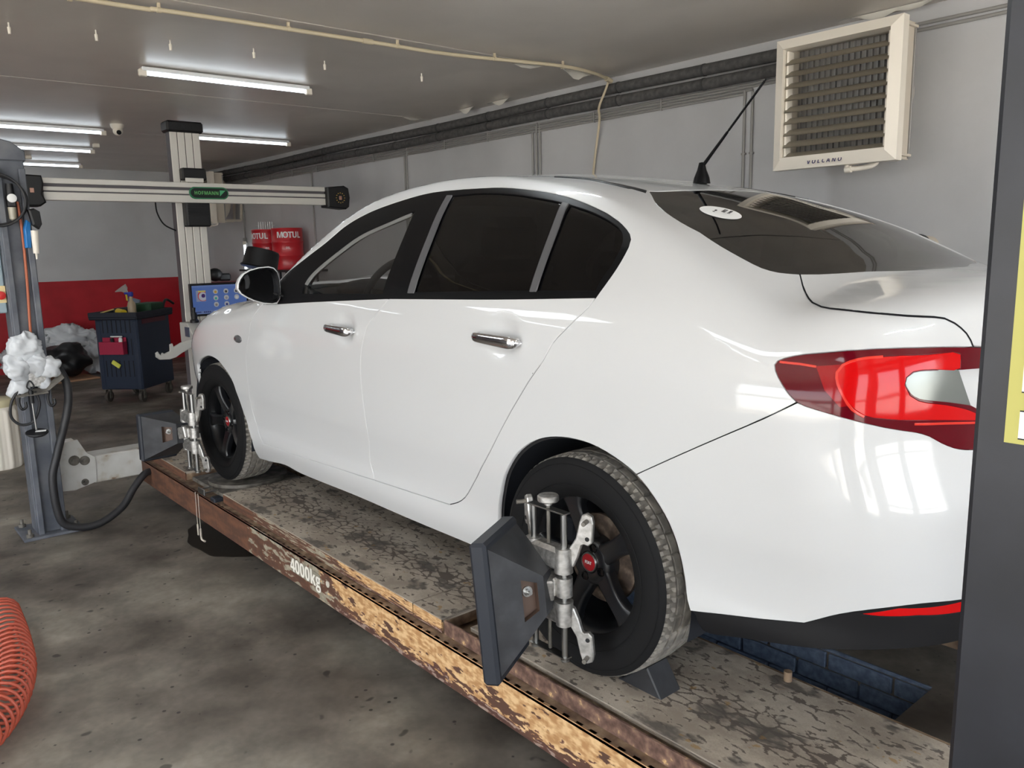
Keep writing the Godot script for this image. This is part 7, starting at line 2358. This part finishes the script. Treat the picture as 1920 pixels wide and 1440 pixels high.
	tag(obj("wire_rack", wr, M.steel), "small bright wire rack on top of a red drum", "rack")
	# tool chest in the corner
	var ch := thing("tool_chest", "red tool chest with black things on top by the corner", "tool chest", Vector3(1.715, FLOOR, -9.62))
	var cbx := Mb.new()
	cbx.bx(Vector3(0, 0.58, 0), Vector3(0.75, 1.12, 0.45), 0.01)
	obj("body", cbx, mat(c8(120, 20, 30), 0.4), ch)
	for k in 5:
		var dw := Mb.new()
		dw.bx(Vector3(0, 0.18 + 0.2 * k, 0.232), Vector3(0.68, 0.17, 0.02), 0.005)
		obj("drawer", dw, mat(c8(130, 22, 32), 0.4), ch)
	var tk := Mb.new()
	tk.ball(Vector3(1.74, 0.89, -9.55), Vector3(0.10, 0.09, 0.1), 12, 8)
	tk.bx(Vector3(1.86, 0.855, -9.55), Vector3(0.16, 0.10, 0.12), 0.02)
	tag(obj("black_power_tool", tk, M.black_plastic), "black power tool lying on the red tool chest", "power tool")
	# funnel on a stand behind the wing mirror
	var fs := thing("funnel_stand", "black oil-drain funnel tilted on a thin stand behind the car's bonnet", "funnel", Vector3(0.235, FLOOR, -4.55))
	var fu := Mb.new()
	fu.lathe(Transform3D(Basis.from_euler(Vector3(0, 0, deg_to_rad(-16))), Vector3(0.0, 1.405, 0)), [Vector2(0.0, 0.0), Vector2(0.138, 0.0), Vector2(0.147, 0.010), Vector2(0.132, 0.026), Vector2(0.125, 0.135), Vector2(0.116, 0.148), Vector2(0.0, 0.148)], 32)
	obj("funnel", fu, M.black_plastic, fs)
	var fp := Mb.new()
	fp.cyl(Vector3(0, 0.05, 0), Vector3(0, 1.43, 0), 0.018, -1, 12)
	obj("stem", fp, M.dirty_steel, fs)
	for k in 3:
		var lg := Mb.new()
		var a := TAU * k / 3 + 0.5
		lg.bar(Vector3(0, 0.10, 0), Vector3(cos(a) * 0.3, 0.012, sin(a) * 0.3), 0.025, 0.02, 0.004)
		obj("leg", lg, M.dirty_steel, fs)
	# ribbed white barrel beyond the grey column
	var br := thing("ribbed_barrel", "off-white ribbed plastic barrel on the floor behind the grey column", "barrel", Vector3(-1.50, FLOOR, -5.40))
	var rows := []
	for e in [[0.0, 0.135], [0.01, 0.145], [0.05, 0.15], [0.42, 0.15], [0.45, 0.14], [0.47, 0.12]]:
		var row := []
		for i in 96:
			var a := TAU * i / 96
			var r: float = e[1] * (1.0 + (0.035 * (1.0 if sin(a * 12.0) > 0.1 else -0.4) if e[0] > 0.005 and e[0] < 0.44 else 0.0))
			row.append(Vector3(cos(a) * r, e[0], sin(a) * r))
		rows.append(row)
	var bb := Mb.new()
	bb.skin(rows, true, Vector3(0, 0.2, 0))
	obj("wall", bb, M.ivory, br)
	var lid := Mb.new()
	lid.lathe(xf(Vector3(0, 0.465, 0)), [Vector2(0.13, -0.01), Vector2(0.135, 0.0), Vector2(0.135, 0.04), Vector2(0.125, 0.05), Vector2(0.0, 0.052)], 32)
	obj("lid", lid, mat(c8(216, 206, 168), 0.5), br)
	# bags, black sack, cardboard on the floor by the red wall
	var cdb := Mb.new()
	cdb.box(xf(Vector3(-0.22, FLOOR + 0.012, -9.75), 0, 8, 0), Vector3(0.75, 0.02, 0.5), 0.002)
	tag(obj("cardboard_sheet", cdb, M.cardboard), "flat brown cardboard sheet on the floor under the black sack", "cardboard")
	lump("black_sack", "shiny black sack lying on the floor below the red wall", "sack", Vector3(-0.15, -0.09, -9.75), Vector3(0.30, 0.20, 0.22), mat(c8(17, 17, 20), 0.4), 61, 0.35)
	bag_pile("plastic_sheet_pile", "heap of crumpled clear plastic sheeting along the red wall", [[Vector3(-0.40, 0.02, -10.2), Vector3(0.30, 0.20, 0.2)], [Vector3(0.05, 0.08, -10.25), Vector3(0.35, 0.24, 0.2)], [Vector3(0.32, -0.10, -10.1), Vector3(0.25, 0.24, 0.2)], [Vector3(-0.55, -0.12, -10.2), Vector3(0.25, 0.22, 0.2)]], 9)
	# orange spiral air hose on the floor
	var hl2 := Mb.new()
	var path := spline([Vector3(-1.955, -0.270, -2.28), Vector3(-1.97, -0.276, -1.98), Vector3(-2.01, -0.276, -1.66), Vector3(-2.12, -0.276, -1.38), Vector3(-2.30, -0.276, -1.20), Vector3(-2.55, -0.276, -1.12)], 10)
	var coil := []
	var turns := 38
	for i in turns * 16 + 1:
		var u := float(i) / (turns * 16) * (path.size() - 1)
		var k := mini(int(u), path.size() - 2)
		var c: Vector3 = path[k].lerp(path[k + 1], u - k)
		var dd: Vector3 = (path[k + 1] - path[k]).normalized()
		var sx := dd.cross(Vector3.UP).normalized()
		var sy := sx.cross(dd)
		var a := TAU * i / 16.0
		coil.append(c + (sx * cos(a) + sy * sin(a)) * 0.067)
	hl2.tube(coil, 0.0058, 7)
	tag(obj("spiral_air_hose", hl2, M.orange), "orange spiral air hose coiled on the concrete floor", "hose")
	# oil puddle below the runway
	var pd := Mb.new()
	var n := fnl(71, 0.9, 3)
	var cpt := Vector3(-0.87, FLOOR + 0.0012, -2.76)
	for i in 60:
		var q := []
		for k in 2:
			var a := TAU * ((i + k) % 60) / 60
			var r := 1.0 + 0.3 * n.get_noise_2d(cos(a) * 0.7, sin(a) * 0.7)
			q.append(cpt + Vector3(cos(a) * 0.15 * r, 0, sin(a) * 0.34 * r))
		pd.tri(cpt, q[0], q[1], Vector3.UP, Vector3.UP, Vector3.UP)
	tag(obj("oil_puddle", pd, mat(c8(50, 46, 42), 0.3)), "dark oil puddle on the floor beside the runway", "puddle")

func lump(called: String, label: String, cat: String, c: Vector3, r: Vector3, m: Material, seed_: int, amp: float) -> void:
	var n := fnl(seed_, 3.5, 4)
	var rows := []
	for i in 21:
		var t := -PI / 2 + PI * i / 20
		var row := []
		for k in 32:
			var f := TAU * k / 32
			var d := Vector3(cos(t) * cos(f), sin(t), cos(t) * sin(f))
			row.append(d * r * (1.0 + amp * n.get_noise_3dv(c + d * r)))
		rows.append(row)
	var b := Mb.new()
	b.skin(rows, true, Vector3.ZERO)
	var o := obj(called, b, m)
	o.position = c
	tag(o, label, cat)
func _ready() -> void:
	make_camera_and_light()
	make_materials()
	room_materials()
	M.lime_sticker = mat(c8(178, 173, 92), 0.5)
	M.grey_print = mat(c8(80, 80, 86), 0.6)
	M.trolley_dark = mat(c8(22, 27, 40), 0.5)
	M.castor = mat(c8(72, 66, 60), 0.7)
	rust_maps()
	build_room()
	ceiling_lights()
	build_lift()
	build_car()
	build_clamps()
	build_aligner()
	build_services()
	build_column_clutter()
	build_clutter()
